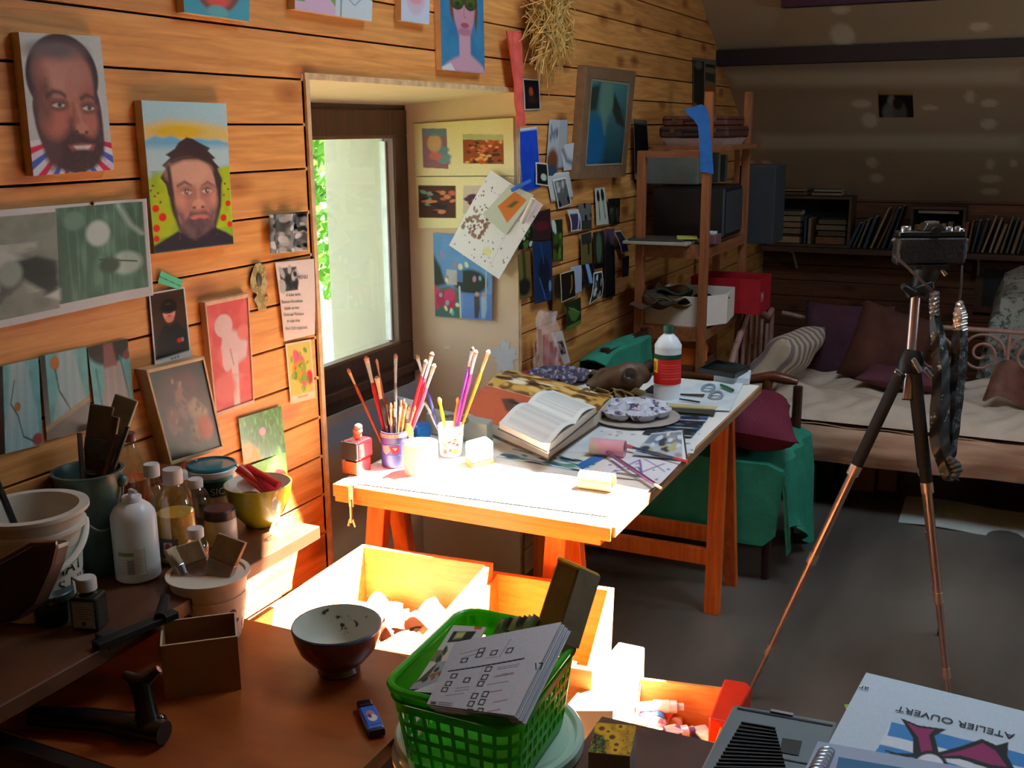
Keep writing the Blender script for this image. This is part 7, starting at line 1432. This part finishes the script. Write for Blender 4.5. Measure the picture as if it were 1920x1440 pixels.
# straw bundle and red cloth
t = thing('straw_bundle', 'tangled bundle of golden straw hanging high on the board wall', 'straw', P(1030, 60, x=.03)); qq = random.Random(3)
w = MB(); c = P(1027, 25, x=.05)
for i in range(900):
    a = qq.uniform(0, 6.28); r = qq.uniform(.01, .10); y = c[1]+r*1.15*math.cos(a); z = c[2]+r*1.2*math.sin(a)-.01; x = .035+qq.uniform(0, .05); dy, dz, dx = qq.gauss(0, .05), qq.gauss(0, .05), qq.gauss(0, .012)
    p0 = Vector((max(x-dx, .012), y-dy, z-dz)); p1 = Vector((x+.01, y, z+.01)); p2 = Vector((max(x+dx, .012), y+dy, z+dz)); w.tube([p0, p1, p2], .0016, 3, cap=False)
for i in range(30):
    y = c[1]+qq.gauss(0, .05); p0 = Vector((.04, y, c[2]-.08)); w.tube([p0, p0+Vector((0, qq.gauss(0, .012), -.04)), p0+Vector((0, qq.gauss(0, .03), -.08-.05*qq.random()))], .001, 3, cap=False)
w.obj('straw', M((214,176,100), .7, .35, 30), t)['kind'] = 'stuff'
w = MB(); w.ball((.05, c[1], c[2]), .085, 12, (.45, 1, 1.05)); w.obj('core', M((120,84,40), .9, .4, 50, bump=.8), t, True)
L = [((948,58),(973,60)), ((950,80),(976,88)), ((952,98),(979,115)), ((956,130),(980,145)), ((962,160),(981,180)), ((964,188),(982,205)), ((969,212),(984,222)), ((971,238),(984,234))]
w = strip(L, lambda u, v: P(u, v, x=.025), .006, .006); mk('red_cloth', w, M((206,84,72), .7, .2, 30, bump=.2), 'salmon red cloth strip hanging on the wall at the recess corner', 'cloth', smooth=True)
w = MB(); a = P(960, 62, x=.01); w.tube([(0, a[1], a[2]), (.04, a[1], a[2]+.004)], .002, 6); mk('nail', w, CHM, 'nail holding the salmon red cloth', 'nail')
# large photographic poster, curling
cv = Cv(190, 130, (146,160,156)).rc(.0,.0,1,1,(214,220,218)).rc(-.1,.06,.455,.93,(138,150,144)).nz((110,122,116), 10, 6, .45, .8, .7, 2, (0,.06,.455,.93)).rc(.455,.03,.975,.90,(70,100,88)).nz((120,156,142), 14, 3, .5, .8, .6, 7, (.455,.03,.975,.9)).nz((176,190,184), 8, 5, .55, .75, .8, 12, (0,.3,.455,.75)).nz((60,70,70), 9, 6, .6, .75, .7, 15, (0,.35,.455,.8))
cv.po([(0,.40),(.2,.35),(.3,.42),(.2,.46),(0,.44)], (90,100,96), .8, .03).el(.09,.48,.14,.14,(188,200,196),.5).el(.14,.62,.10,.09,(70,80,78),.4).el(.07,.66,.06,.08,(176,190,184),.5).po([(.23,.45),(.34,.43),(.45,.50),(.46,.72),(.40,.78),(.30,.66),(.22,.56)], (40,50,50), 1, .04).po([(.38,.80),(.46,.76),(.46,.86)], (206,214,210), 1, .03).el(.20,.55,.05,.09,(150,166,160),.5)
for i in range(16): x = .48+i*.03; cv.ln([(x,.04),(x+.03*math.sin(i),.88)], .006, (110,140,126) if i % 2 else (66,92,82), .7)
cv.el(.70,.30,.06,.10,(196,214,208),.4).el(.86,.62,.07,.09,(170,194,186),.5).ln([(.84,.05),(.90,.25),(.96,.35)], .03, (176,200,194), .8, .03).el(.56,.16,.05,.07,(110,140,130),.5).ln([(.70,.55),(.92,.62)], .015, (50,74,66)).el(.76,.62,.05,.06,(56,76,68),.6)
pin('photo_poster', 'large grey green photographic poster of two scenes with a curling right edge', 'poster', [(-60,398), (262,372), (278,553), (-60,628)], cv, curl=lambda u, v: .004+.02*max(0, u-.85)**1.2*6*(1-v*.3), x=.004, th=.0008)
w = MB(); a = P(174, 381, x=.012); w.ball(tuple(a), .004, 7); mk('thumb_tack', w, M((120,90,70), .4, metal=.5), 'thumb tack at the top of the grey green poster', 'tack')
# three teal gown prints
def gown(seed, dark=0, skirt=(176,204,206), w_=50, h_=80):
    cv = Cv(w_, h_, (130,188,190)).nz((90,160,166), 4, 5, .4, .8, .7, seed)
    cv.po([(.35,0),(.7,0),(.9,.6),(.95,1),(.1,1),(.3,.5)], skirt, .9, .06)
    for i in range(7): x = .3+i*.08; cv.ln([(x+.06,0),(x-.05+.02*i,1)], .012, (214,228,226) if i % 2 else (130,166,172), .5, .03)
    if dark: cv.rc(0, 0, dark, 1, (18,16,20))
    return cv
cv = gown(1, .22).ln([(.45,.2),(.36,.45),(.5,.6),(.6,.85),(.85,.95)], .02, (30,70,72)).el(.5,.5,.06,.045,(170,130,90),.3).el(.9,.92,.10,.06,(150,50,60),.4)
pin('gown_photo', 'photo of a pale teal gown, leftmost of three in a row above the buckets', 'photograph', [(-14,690), (72,671), (80,833), (-10,856)], cv, 'teal gown photos', rough=.3)
cv = gown(2, .12).el(.3,.12,.08,.07,(190,130,80),.3).ln([(.3,.2),(.35,.45),(.6,.75)], .03, (30,60,60)).po([(0,.86),(1,.6),(1,1),(0,1)], (60,36,34)).po([(0,.84),(1,.58),(1,.64),(0,.90)], (150,140,110))
pin('gown_photo', 'photo of a teal gown with dark brown foot, middle of three gown photos', 'photograph', [(74,668), (162,650), (172,804), (88,826)], cv, 'teal gown photos', rough=.3)
cv = gown(3, 0, (176,164,160)).el(.5,.0,.5,.25,(44,36,36),.2).po([(.38,.0),(.6,.0),(.66,.3),(.34,.3)], (120,80,80), 1, .04).ln([(.75,.2),(.85,.6),(.9,.9)], .04, (40,130,136)).ln([(.15,.3),(.2,.9)], .05, (50,130,136)).el(.92,.2,.08,.05,(120,60,50),.3)
pin('gown_photo', 'photo of a rose grey gown with teal edges, rightmost of three gown photos', 'photograph', [(164,652), (239,635), (255,780), (182,800)], cv, 'teal gown photos', rough=.3)
# small prints
pin('striped_ticket', 'small mint green ticket with a black stripe stuck aslant on the wall', 'ticket', [(302,508), (344,526), (337,543), (296,531)], Cv(30, 20, (100,190,156)).ln([(0,.45),(1,.62)], .07, (24,30,30)).ln([(.2,.8),(.8,.85)], .04, (130,206,176)), x=.006)
cv = Cv(46, 80, (60,40,30)).border((214,216,214), .05, .02).rc(0,.9,1,1,(222,224,220)).el(.5,.24,.2,.11,(24,18,20),.2).el(.5,.31,.15,.105,(196,150,134),.2).el(.5,.40,.1,.04,(180,130,116),.3).po([(.12,.62),(.35,.46),(.5,.5),(.68,.46),(.92,.6),(.93,.88),(.08,.88)], (20,20,26), 1, .03).el(.5,.26,.19,.06,(24,18,20),.2)
for x in (.44,.57): cv.el(x,.305,.03,.01,(60,36,34),.4)
cv.el(.5,.355,.05,.01,(180,60,66),.4).el(.72,.72,.07,.03,(170,40,44),.3).el(.8,.72,.03,.025,(130,140,150),.3)
for i in range(3): cv.ln([(.45+i*.08,.945),(.48+i*.08,.935)], .02, (60,60,70))
pin('postcard', 'postcard portrait of a dark haired youth in a dark jacket with red badge', 'postcard', [(279,550), (346,538), (359,668), (291,690)], cv, rough=.3)
# pink framed painting
def framed(label, L, cv, fw, fc, th=.016, inner=.012, nm='framed_picture', cat='picture', lean=0, group=None):
    q = [P(u, v, x=th) for u, v in L]; c = sum(q)/4; t = thing(nm, label, cat, c, group); nx = np.array((1, 0, 0.)); fm = M(fc, .5, .2, 30)
    Q = [c+(p-c)*(1-fw) for p in q]
    for i in range(4): j = (i+1) % 4; w = MB(); w.hexa([q[i]-nx*th, q[j]-nx*th, Q[j]-nx*th, Q[i]-nx*th], [q[i], q[j], Q[j]+nx*.0, Q[i]]); w.obj('frame_rail', fm, t, bevel=.001)
    sheet('picture', [p-nx*.003 for p in Q], cv, t, th=.001, rough=.5); return t
cv = Cv(54, 100, (176,84,84)).nz((206,120,116), 3, 5, .4, .7, .7).el(.38,.22,.2,.10,(220,200,196),.15).po([(.36,.24),(.7,.30),(.95,.42),(.9,.56),(.7,.60),(.45,.62),(.3,.56),(.28,.42)], (222,202,200), 1, .05).po([(.5,.5),(.68,.5),(.66,1),(.50,1)], (226,212,206), 1, .03).el(.85,.32,.12,.06,(206,130,124),.5).ln([(.1,.72),(.4,.68),(.9,.74)], .02, (214,150,146), .6, .03).ln([(.5,.45),(.56,.6)], .02, (150,90,90)).el(.4,.55,.1,.09,(226,206,204),.3).el(.3,.8,.2,.1,(200,120,116),.7)
framed('pink painting of a white flower shape in a thin pale wooden frame', [(384,567), (467,550), (478,756), (405,782)], cv, .07, (206,170,140))
cv = Cv(70, 96, (24,38,32)).el(.5,.5,.40,.38,(66,38,40),.5).el(.35,.3,.16,.16,(70,36,42),.6).el(.6,.22,.16,.10,(80,44,50),.6).po([(.55,.45),(.7,.4),(.86,.55),(.84,.72),(.62,.88),(.5,.86),(.56,.66)], (180,168,150), 1, .08).el(.45,.40,.07,.16,(130,104,98),.6).el(.25,.6,.09,.12,(120,86,76),.7).blobs([(150,130,122), (84,40,42), (40,26,30), (60,34,36)], 40, (.015,.05), (.2,.15,.8,.85), 6, .6).el(.78,.74,.1,.1,(150,84,66),.7)
framed('dark green painting of a pale fleshy shape in a light wooden frame, tilted', [(274,694), (383,668), (421,841), (321,872)], cv, .07, (190,160,120), th=.03)
# curled black and white photo
cv = Cv(46, 44, (120,124,124)).nz((60,62,62), 5, 4, .4, .7, .9).blobs([(206,210,210), (20,20,22), (170,176,176), (40,44,44)], 40, (.03,.09), (0,0,1,1), 8, .8)
pin('curled_photo', 'wavy curling black and white photograph beside the window recess', 'photograph', [(495,402), (565,399), (567,469), (498,476)], cv, curl=lambda u, v: .010+.007*math.sin(13*u+.6)*(1-.3*v), x=.003, rough=.2)
# cut out parrot-like figure
o_ = [(478,495),(488,492),(497,500),(499,512),(497,520),(503,530),(498,545),(504,558),(498,570),(501,580),(484,583),(482,572),(476,562),(482,552),(470,543),(469,524),(472,512)]
w = MB(); A = wq(o_, .003); B = wq(o_, .007); n = len(A); w.add(A+B, [tuple(range(n)), tuple(range(2*n-1, n-1, -1))]+[(i, (i+1) % n, (i+1) % n+n, i+n) for i in range(n)]); t = w.obj('cut_out_figure', specks((104,84,40), (150,140,96), 40, .5, .5, .35, 60), bevel=.001); tag(t, 'small olive and cream cut out figure pinned left of the printed menu', 'figure')
c = P(486, 525, x=.008); w = MB(); w.ball(tuple(c), .011, 7, (.2, .8, 1.4)); w.obj('dark_body', M((40,36,20), .6, .3), t, True); c = P(499, 556, x=.008); w = MB(); w.ball(tuple(c), .005, 6, (.3, 1, .7)); w.obj('red_patch', M((190,70,30), .5), t, True)
# menu
cv = Cv(60, 110, (236,222,210)).rc(.08,.08,.52,.38,(60,58,60)).blobs([(30,30,30), (170,168,166)], 16, (.03,.08), (.1,.1,.5,.36), 3)
L = [(515,492), (588,485), (590,626), (532,640)]; t = thing('menu_card', 'white typed menu sheet with a small dark photo beside the window recess', 'menu', P(552, 560, x=.004)); q = wq(L, .006)
sheet('card', q, cv, t, curl=lambda u, v: .001+.002*math.sin(3*v)); mu = M((70,60,64), .6)
for tx, u, v, sz, sx in (('MENU', 556, 524, .013, 1.15), ('A volee seche', 536, 556, .0095, 1), ('Buisson d\'ecrevisses', 528, 569, .0095, 1), ('Salade au vert', 533, 581, .0095, 1), ('Tarte aux Pruneaux', 531, 593, .0095, 1), ('A voler fruit', 538, 605, .0095, 1), ('Petit Cafe turgescent', 535, 619, .0095, 1)):
    a = P(u, v, x=.0095); b = P(u+30, v-2.0, x=.0095); text(tx, sz, mu, a, b-a, (0, 0, 1), t, 'lettering', .0006, sx=sx)
# flower card
cv = Cv(44, 90, (206,190,110)).border((226,216,186), .06, .03).rc(.05,.87,.95,.97,(238,226,196)).rc(.3,.90,.7,.925,(206,150,90)).blobs([(206,50,80), (226,110,130)], 7, (.07,.11), (.25,.18,.85,.72), 4).blobs([(226,150,60)], 3, (.10,.13), (.25,.4,.5,.55), 5).blobs([(110,130,50), (140,150,70), (84,110,50)], 22, (.02,.07), (.12,.15,.9,.8), 6)
pin('flower_card', 'narrow card with painted roses on yellow, pinned beside the recess', 'card', [(535,645), (583,636), (592,746), (545,758)], cv, rough=.3)
cv = Cv(60, 50, (54,92,36)).nz((94,134,60), 22, 5, .5, .7, .8, 3).nz((34,60,24), 26, 6, .55, .7, .8, 5).el(.5,.42,.06,.07,(226,190,206),.3).po([(0,.6),(.18,.55),(.35,.75),(.42,1),(0,1)], (170,160,100), 1, .05).el(.12,.72,.1,.14,(206,206,180),.5)
pin('meadow_picture', 'square picture of long green grass with one pale pink flower', 'picture', [(447,785), (527,761), (536,848), (457,871)], cv, rough=.3)
cv = Cv(44, 40, (90,160,60)).el(.6,.75,.35,.35,(206,40,40),.2).el(.3,.3,.3,.2,(120,180,80),.6)
pin('poppy_picture', 'picture of a red poppy on green behind the green bowl', 'picture', [(458,877), (535,848), (541,906), (470,934)], cv, rough=.3)
# ------------------------------------------------------------ prints in the window recess
RY = dict(y=YJ1-.010)
CREAM = (236,222,180)
def rpl(k): return {'y': YJ1-.018-.0007*k}
def relq(L, sub): 
    A = np.array([(u, v, 1) for u, v in (L[0], L[1], L[3])]); X = np.linalg.solve(A, np.array([(0,0),(1,0),(0,1)])); return [tuple(np.array((u, v, 1))@X) for u, v in sub]
L1 = [(776,232), (962,221), (964,329), (779,330)]; cv = Cv(150, 90, CREAM)
a = relq(L1, [(792,241), (839,241), (843,313), (795,313)]); cv.po(a, (150,110,120)); cv.blobs([(176,84,90), (196,120,110), (110,150,160)], 14, (.03,.06), (a[0][0]+.04,a[0][1]+.3,a[2][0]-.03,a[2][1]-.08), 2).el((a[0][0]+a[1][0])/2, a[0][1]+.28, .06, .14, (206,170,130), .4).po([a[0],a[1],(a[1][0],a[1][1]+.14),(a[0][0],a[0][1]+.14)], (90,140,156), .7)
a = relq(L1, [(870,250), (944,250), (946,300), (871,302)]); cv.po(a, (150,80,40)); cv.blobs([(206,130,80), (226,176,110), (90,40,24), (190,90,50), (60,60,40)], 46, (.012,.03), (a[0][0]+.02,a[0][1]+.1,a[2][0]-.02,a[2][1]-.04), 5).po([a[0],a[1],(a[1][0],a[1][1]+.10),(a[0][0],a[0][1]+.10)], (190,196,150), .9)
pin('art_print_sheet', 'cream sheet with two small colour pictures, upper one in the window recess', 'print', L1, cv, plane=rpl(1), rough=.6)
L2 = [(779,332), (964,331), (960,427), (784,428)]; cv = Cv(150, 80, CREAM)
a = relq(L2, [(785,348), (857,348), (860,408), (786,408)]); cv.po(a, (84,50,40)); cv.blobs([(206,140,100), (190,110,90), (60,30,26), (120,160,150), (44,36,44)], 26, (.02,.05), (a[0][0]+.03,a[0][1]+.1,a[2][0]-.03,a[2][1]-.1), 7)
a = relq(L2, [(872,348), (906,348), (906,400), (873,400)]); cv.po(a, (206,190,180)); cv.blobs([(90,50,80), (60,30,60)], 4, (.03,.05), (a[0][0]+.02,a[0][1]+.05,a[2][0]-.03,a[2][1]-.1), 3)
pin('art_print_sheet', 'cream sheet with a dark figure picture, lower one in the window recess', 'print', L2, cv, plane=rpl(2), rough=.6)
cv = Cv(100, 130, (110,156,206)).nz((130,170,216), 4, 4, .4, .8, .6).po([(0,.25),(.12,.4),(.2,.6),(0,.65)], (50,60,50), 1, .05).el(.62,.55,.25,.13,(50,60,54),.3).rc(.22,.42,.40,.6,(206,196,190),.8).rc(.4,.42,.5,.56,(90,130,180)).po([(0,.66),(.25,.62),(.45,.66),(.48,1),(0,1)], (84,120,110), 1, .04).blobs([(190,40,100), (206,70,120)], 12, (.05,.09), (.0,.68,.3,.85), 3).ln([(.44,.62),(.46,1)], .03, (206,206,214)).rc(.5,.68,1,1,(110,140,200),.8).rc(.88,.4,.90,.72,(190,190,190))
for x in (.74,.86): cv.po([(x-.05,.72),(x+.04,.70),(x+.05,.86),(x+.02,.98),(x-.04,.98)], (170,190,210) if x > .8 else (90,84,80), 1, .02).el(x,.69,.03,.025,(196,160,140),.3)
cv.blobs([(226,226,190), (130,190,190), (190,140,170)], 16, (.02,.035), (.1,.03,.95,.95), 8, .8)
pin('street_picture', 'blue picture of a couple walking past flowers, lowest in the window recess', 'picture', [(812,437), (924,446), (922,601), (816,593)], cv, plane=rpl(1), rough=.4)
cv = Cv(110, 130, (232,226,232)).blobs([(130,96,84), (150,120,110)], 60, (.008,.03), (.05,.42,.42,.75), 3, .8).blobs([(120,90,90)], 70, (.004,.012), (.02,.1,.98,.95), 4, .8).el(.6,.8,.06,.04,(226,220,170),.5).ln([(.72,.25),(.76,.95)], .012, (206,200,206), .7)
pin('splattered_paper', 'tilted white paper spattered with brown paint at the recess corner', 'paper', [(920,319), (1019,384), (936,524), (841,460)], cv, plane={'y': YJ1-.035}, curl=lambda u, v: .004*math.sin(4*v)+.003*u, th=.0008)
cv = Cv(60, 60, (196,200,190)).po([(.32,.12),(.88,.16),(.80,.78),(.20,.62)], (200,124,60)).po([(.45,.5),(.55,.3),(.7,.26),(.62,.46)], (90,96,50), 1, .05)
pin('mounted_card', 'grey mount with an orange leaf picture clipped on the spattered paper', 'card', [(957,345), (1001,366), (948,441), (905,402)], cv, plane={'y': YJ1-.047})
w = MB(); a, b = P(959,357,y=YJ1-.06), P(996,338,y=YJ1-.06); w.beam(a, b, .012, .010, up=(0,1,0)); mk('clothes_peg', w, M((24,90,206), .4), 'bright blue clothes peg holding the mounted card', 'clothes peg', bevel=.002)
w = MB(); a, b = P(1000,372,y=YJ1-.055), P(978,418,y=YJ1-.055); w.tube([a, b], .008, 10); mk('paper_roll', w, M((226,214,206), .6), 'little rolled pale paper tucked right of the mounted card', 'paper', smooth=True)
w = MB(); w.box((-.12, YJ1-.014, .93), (.1, .0015, .13)); 
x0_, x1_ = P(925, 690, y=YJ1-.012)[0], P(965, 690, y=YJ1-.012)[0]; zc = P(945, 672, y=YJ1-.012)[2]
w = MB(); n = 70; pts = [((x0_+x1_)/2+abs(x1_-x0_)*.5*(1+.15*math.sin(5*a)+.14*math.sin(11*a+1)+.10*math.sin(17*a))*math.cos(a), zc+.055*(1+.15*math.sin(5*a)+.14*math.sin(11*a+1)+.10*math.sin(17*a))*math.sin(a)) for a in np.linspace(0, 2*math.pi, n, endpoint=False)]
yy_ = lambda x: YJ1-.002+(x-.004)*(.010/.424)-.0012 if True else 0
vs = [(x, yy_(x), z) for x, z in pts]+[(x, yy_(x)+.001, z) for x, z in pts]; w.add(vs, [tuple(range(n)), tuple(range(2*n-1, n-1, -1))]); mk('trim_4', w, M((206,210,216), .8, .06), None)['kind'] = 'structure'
# ------------------------------------------------------------ prints right of the recess
def bw(seed, bg=(90,90,88), cols=((200,204,200), (30,30,30), (140,144,140)), border=(226,228,222), w_=26, h_=34, n=14, bo=.09): return Cv(w_, h_, bg).blobs(list(cols), n, (.06,.16), (.1,.1,.9,.9), seed, .8).border(border, bo)
PR = [
 ('photograph', 'dark little portrait photo with a white rim beside the red cloth', [(980,147),(1010,149),(1014,206),(983,207)], Cv(30, 40, (16,12,14)).border((206,214,206), .08).el(.45,.42,.10,.12,(170,90,50),.5).el(.5,.65,.2,.1,(60,40,36),.6)),
 ('blue_card', 'plain bright blue sheet with a white rim, right of the recess', [(970,242),(1006,237),(1014,352),(979,363)], Cv(36, 70, (34,84,196)).nz((50,100,206), 4, 5, .4, .8, .7).border((206,214,220), .04).rc(0,0,1,.05,(206,214,220))),
 ('paper_strip', 'long pale strip behind the cluster of grey prints', [(1024,326),(1066,322),(1076,371),(1033,379)], Cv(12, 12, (206,210,206))),
 ('print', 'tall whitish print with an orange smudge in the cluster by the framed mirror', [(1030,224),(1050,225),(1045,330),(1022,329)], Cv(24, 60, (190,196,200)).el(.5,.75,.35,.18,(130,84,54),.6).el(.55,.92,.35,.1,(70,90,110),.5).blobs([(120,126,134)], 8, (.05,.1), (.2,.15,.8,.35), 3, .4)),
 ('paper_strip', 'plain grey paper strip hanging between the prints by the framed mirror', [(1048,225),(1064,225),(1062,314),(1046,316)], Cv(14, 30, (176,182,184))),
 ('print', 'white print with a dark diagonal swoosh by the framed mirror', [(1050,273),(1078,267),(1081,317),(1057,321)], Cv(34, 40, (206,212,214)).ln([(.1,.1),(.3,.6),(.95,.85)], .16, (80,104,120), .9, .2)),
 ('photograph', 'small instant photo of a white shape on black', [(1004,304),(1026,306),(1030,350),(1004,346)], Cv(28, 40, (30,34,34)).border((214,218,212), .12).el(.6,.62,.2,.14,(196,214,196),.2)),
 ('photograph', 'black and white photo of an old couple hanging tilted', [(1036,338),(1060,332),(1072,384),(1047,392)], bw(4, (110,112,108))),
 ('photograph', 'white print of two dark long spoons', [(1115,353),(1133,351),(1142,420),(1118,423)], Cv(34, 80, (200,204,190)).el(.28,.22,.12,.14,(40,44,40),.2).ln([(.28,.3),(.3,.85)], .05, (50,54,50)).el(.68,.2,.13,.15,(40,44,40),.2).ln([(.68,.3),(.74,.82)], .05, (50,54,50))),
 ('photograph', 'dark photo with a faint plant right of the spoon print', [(1140,373),(1162,371),(1162,418),(1144,420)], bw(9, (36,36,28), ((60,66,50), (90,96,90)), (40,40,34))),
 ('photograph', 'violet photo with white sticks, edge curled, left of the grey column print', [(1063,394),(1082,392),(1088,432),(1070,435)], Cv(26, 34, (84,66,104)).border((214,216,220), .1).rc(0,0,1,.2,(200,204,206)).ln([(.95,0),(.6,1)], .08, (226,228,232))),
 ('photograph', 'grey print of dark vertical bars beside the spoon print', [(1084,382),(1108,380),(1110,429),(1088,431)], Cv(30, 40, (120,122,116)).rc(.4,0,.55,.2,(24,24,24)).rc(.42,.45,.6,.8,(24,24,24)).rc(.85,.4,.95,.55,(30,30,30)).rc(0,.65,1,1,(70,72,66))),
 ('print', 'dark maroon print half under the spattered paper', [(1000,400),(1031,391),(1033,451),(998,453)], Cv(30, 40, (66,44,44)).el(.5,.5,.3,.12,(110,40,56),.6)),
 ('photograph', 'photo of white blossoms on black half under the spattered paper', [(976,430),(999,425),(999,464),(971,469)], Cv(30, 34, (30,40,28)).blobs([(214,226,214), (90,120,60)], 12, (.06,.12), (.1,.1,.9,.95), 4)),
 ('photograph', 'tall photo of green leaves and white water', [(1034,413),(1054,411),(1056,489),(1038,491)], Cv(28, 70, (40,60,30)).blobs([(206,220,210)], 5, (.08,.14), (.1,.05,.4,.35), 4).blobs([(110,140,50), (70,100,40), (20,26,20)], 22, (.06,.14), (.1,.3,.9,1), 5)),
 ('photograph', 'tan and grey photo of a standing lamp', [(1089,439),(1108,434),(1110,493),(1090,498)], Cv(26, 50, (120,110,60)).rc(.05,.03,.95,.36,(56,62,62)).rc(.6,.3,.75,.7,(40,40,30)).border((170,166,140), .04)),
 ('photograph', 'dark green figure photo right of the lamp photo', [(1112,436),(1131,432),(1132,501),(1115,505)], Cv(26, 60, (46,50,36)).el(.5,.45,.22,.32,(96,116,100),.5).rc(0,.85,1,1,(14,14,14))),
 ('photograph', 'tall black and mauve photo near the shelving unit', [(1134,430),(1151,428),(1154,553),(1134,560)], Cv(24, 90, (16,16,20)).rc(0,0,1,.24,(104,84,104)).el(.3,.5,.3,.3,(30,30,36),.6)),
 ('curled_photo', 'narrow curling photo with a white rim near the shelving unit', [(1151,434),(1162,432),(1178,471),(1165,475)], Cv(20, 40, (70,64,84)).border((206,210,206), .1)),
 ('photograph', 'olive photo of tree trunks at the recess edge', [(970,477),(993,469),(998,556),(974,561)], Cv(26, 60, (120,110,60)).rc(.35,0,.6,.8,(60,66,44),.8).rc(.75,0,.9,1,(130,100,50)).el(.4,.75,.4,.15,(40,44,36),.5).border((90,84,50), .04)),
 ('print', 'tall deep blue print below the maroon one', [(998,455),(1033,451),(1037,562),(1002,570)], Cv(36, 80, (30,62,104)).el(.55,.55,.25,.25,(20,36,60),.4).ln([(.4,0),(.55,.35)], .04, (60,96,140)).ln([(.3,.6),(.6,.95)], .05, (70,110,160)).el(.85,.75,.06,.08,(130,160,190),.4)),
 ('photograph', 'golden brown narrow photo right of the deep blue print', [(1036,517),(1055,511),(1059,586),(1035,594)], Cv(24, 50, (110,76,30)).el(.5,.3,.3,.25,(40,34,20),.5).el(.4,.8,.3,.15,(150,110,50),.5)),
 ('photograph', 'pale blue white print behind the photo of a gold chain', [(1069,501),(1090,497),(1091,547),(1079,552)], Cv(20, 30, (176,190,214))),
 ('photograph', 'black photo of a gold chain with a white rim', [(1050,513),(1077,505),(1081,556),(1052,568)], Cv(34, 44, (26,24,18)).border((214,206,176), .05).ln([(.75,.2),(.72,.6),(.6,.75)], .07, (190,150,60), .9, .05)),
 ('photograph', 'photo with black and pale blue vertical shapes', [(1090,497),(1110,493),(1119,531),(1098,544)], Cv(30, 36, (40,44,54)).po([(.15,0),(.3,0),(.25,.8),(.1,.7)], (10,10,14)).po([(.35,0),(.65,0),(.7,.9),(.4,.8)], (150,186,220), 1, .04).po([(.7,0),(.85,0),(1,.7),(.9,.9)], (10,10,14))),
 ('photograph', 'small curling black and white photo below the pale blue shapes', [(1113,511),(1127,508),(1127,555),(1104,572)], bw(13, (60,62,62))),
 ('photograph', 'photo of bright green leaves, lowest of the wall prints', [(1061,570),(1088,557),(1090,606),(1063,620)], Cv(36, 44, (44,64,34)).po([(.1,.3),(.5,.25),(.9,.6),(.6,.8),(.3,.7)], (96,130,60), 1, .05).rc(0,.85,1,1,(110,140,60)).ln([(.2,.2),(.9,.55)], .04, (130,160,90))),
 ('photograph', 'faint dark blue print nearest the shelving unit post', [(1167,483),(1179,479),(1179,517),(1167,521)], Cv(16, 24, (44,56,60))),
 ('photograph', 'black photo with pale head and foot strips behind the framed mirror', [(1188,223),(1212,226),(1220,347),(1190,336)], Cv(26, 70, (26,26,28)).rc(0,0,1,.07,(110,104,90)).rc(0,.9,1,1,(130,126,110)).border((90,92,90), .04)),
]
for i, (nm, lb, L, cv) in enumerate(PR):
    cu = (lambda u, v: .006*math.sin(3*v)+.004*u) if 'curl' in lb or 'curled' in nm else (lambda u, v: .0015*math.sin(2.6*v+u))
    pin(nm, lb, 'card' if nm == 'blue_card' else ('paper' if nm == 'paper_strip' else nm.replace('curled_photo', 'photograph')), L, cv, 'small prints right of the window recess', curl=cu, x=.003+.0008*i)
# framed blue picture
L = [(1100,122), (1193,134), (1173,331), (1084,337)]; cv = Cv(70, 120, (60,116,130)).gr((90,140,140), (30,70,84)).po([(.3,0),(.55,0),(.62,.3),(.45,.55),(.25,.4)], (120,150,130), .8, .1).po([(.0,.1),(.25,.05),(.2,.35),(0,.38)], (44,60,50), .9, .06).po([(.62,.15),(.8,.3),(1,.55),(.75,.5),(.6,.35)], (44,54,40), .9, .05).el(.2,.75,.2,.25,(30,110,150),.7).ln([(.35,.35),(.45,.6)], .05, (130,160,150), .6, .08)
t = framed('deep wooden frame with a blue green mountain picture, leaning forward', L, cv, .22, (120,92,64), th=.035, nm='framed_picture')
q = [P(u, v, x=.03) for u, v in ((1109,149), (1177,158), (1167,307), (1097,310))]
for i in range(4): j = (i+1) % 4; w = MB(); w.beam(q[i], q[j], .006, .006, up=(1,0,0)); w.obj('inner_moulding', M((150,140,110), .4), t)
pin('newspaper_page', 'tall newspaper page with a dark photo and an orange field high on the wall', 'newspaper', [(1300,107), (1343,113), (1341,214), (1300,196)], Cv(50, 90, (130,120,100)).rc(.03,.06,.46,.95,(50,48,44)).el(.22,.15,.12,.07,(110,106,100),.5).rc(.52,.1,.95,.16,(50,46,44)).rc(.52,.26,.95,.42,(70,64,58)).rc(.5,.5,.97,.98,(170,100,50)))
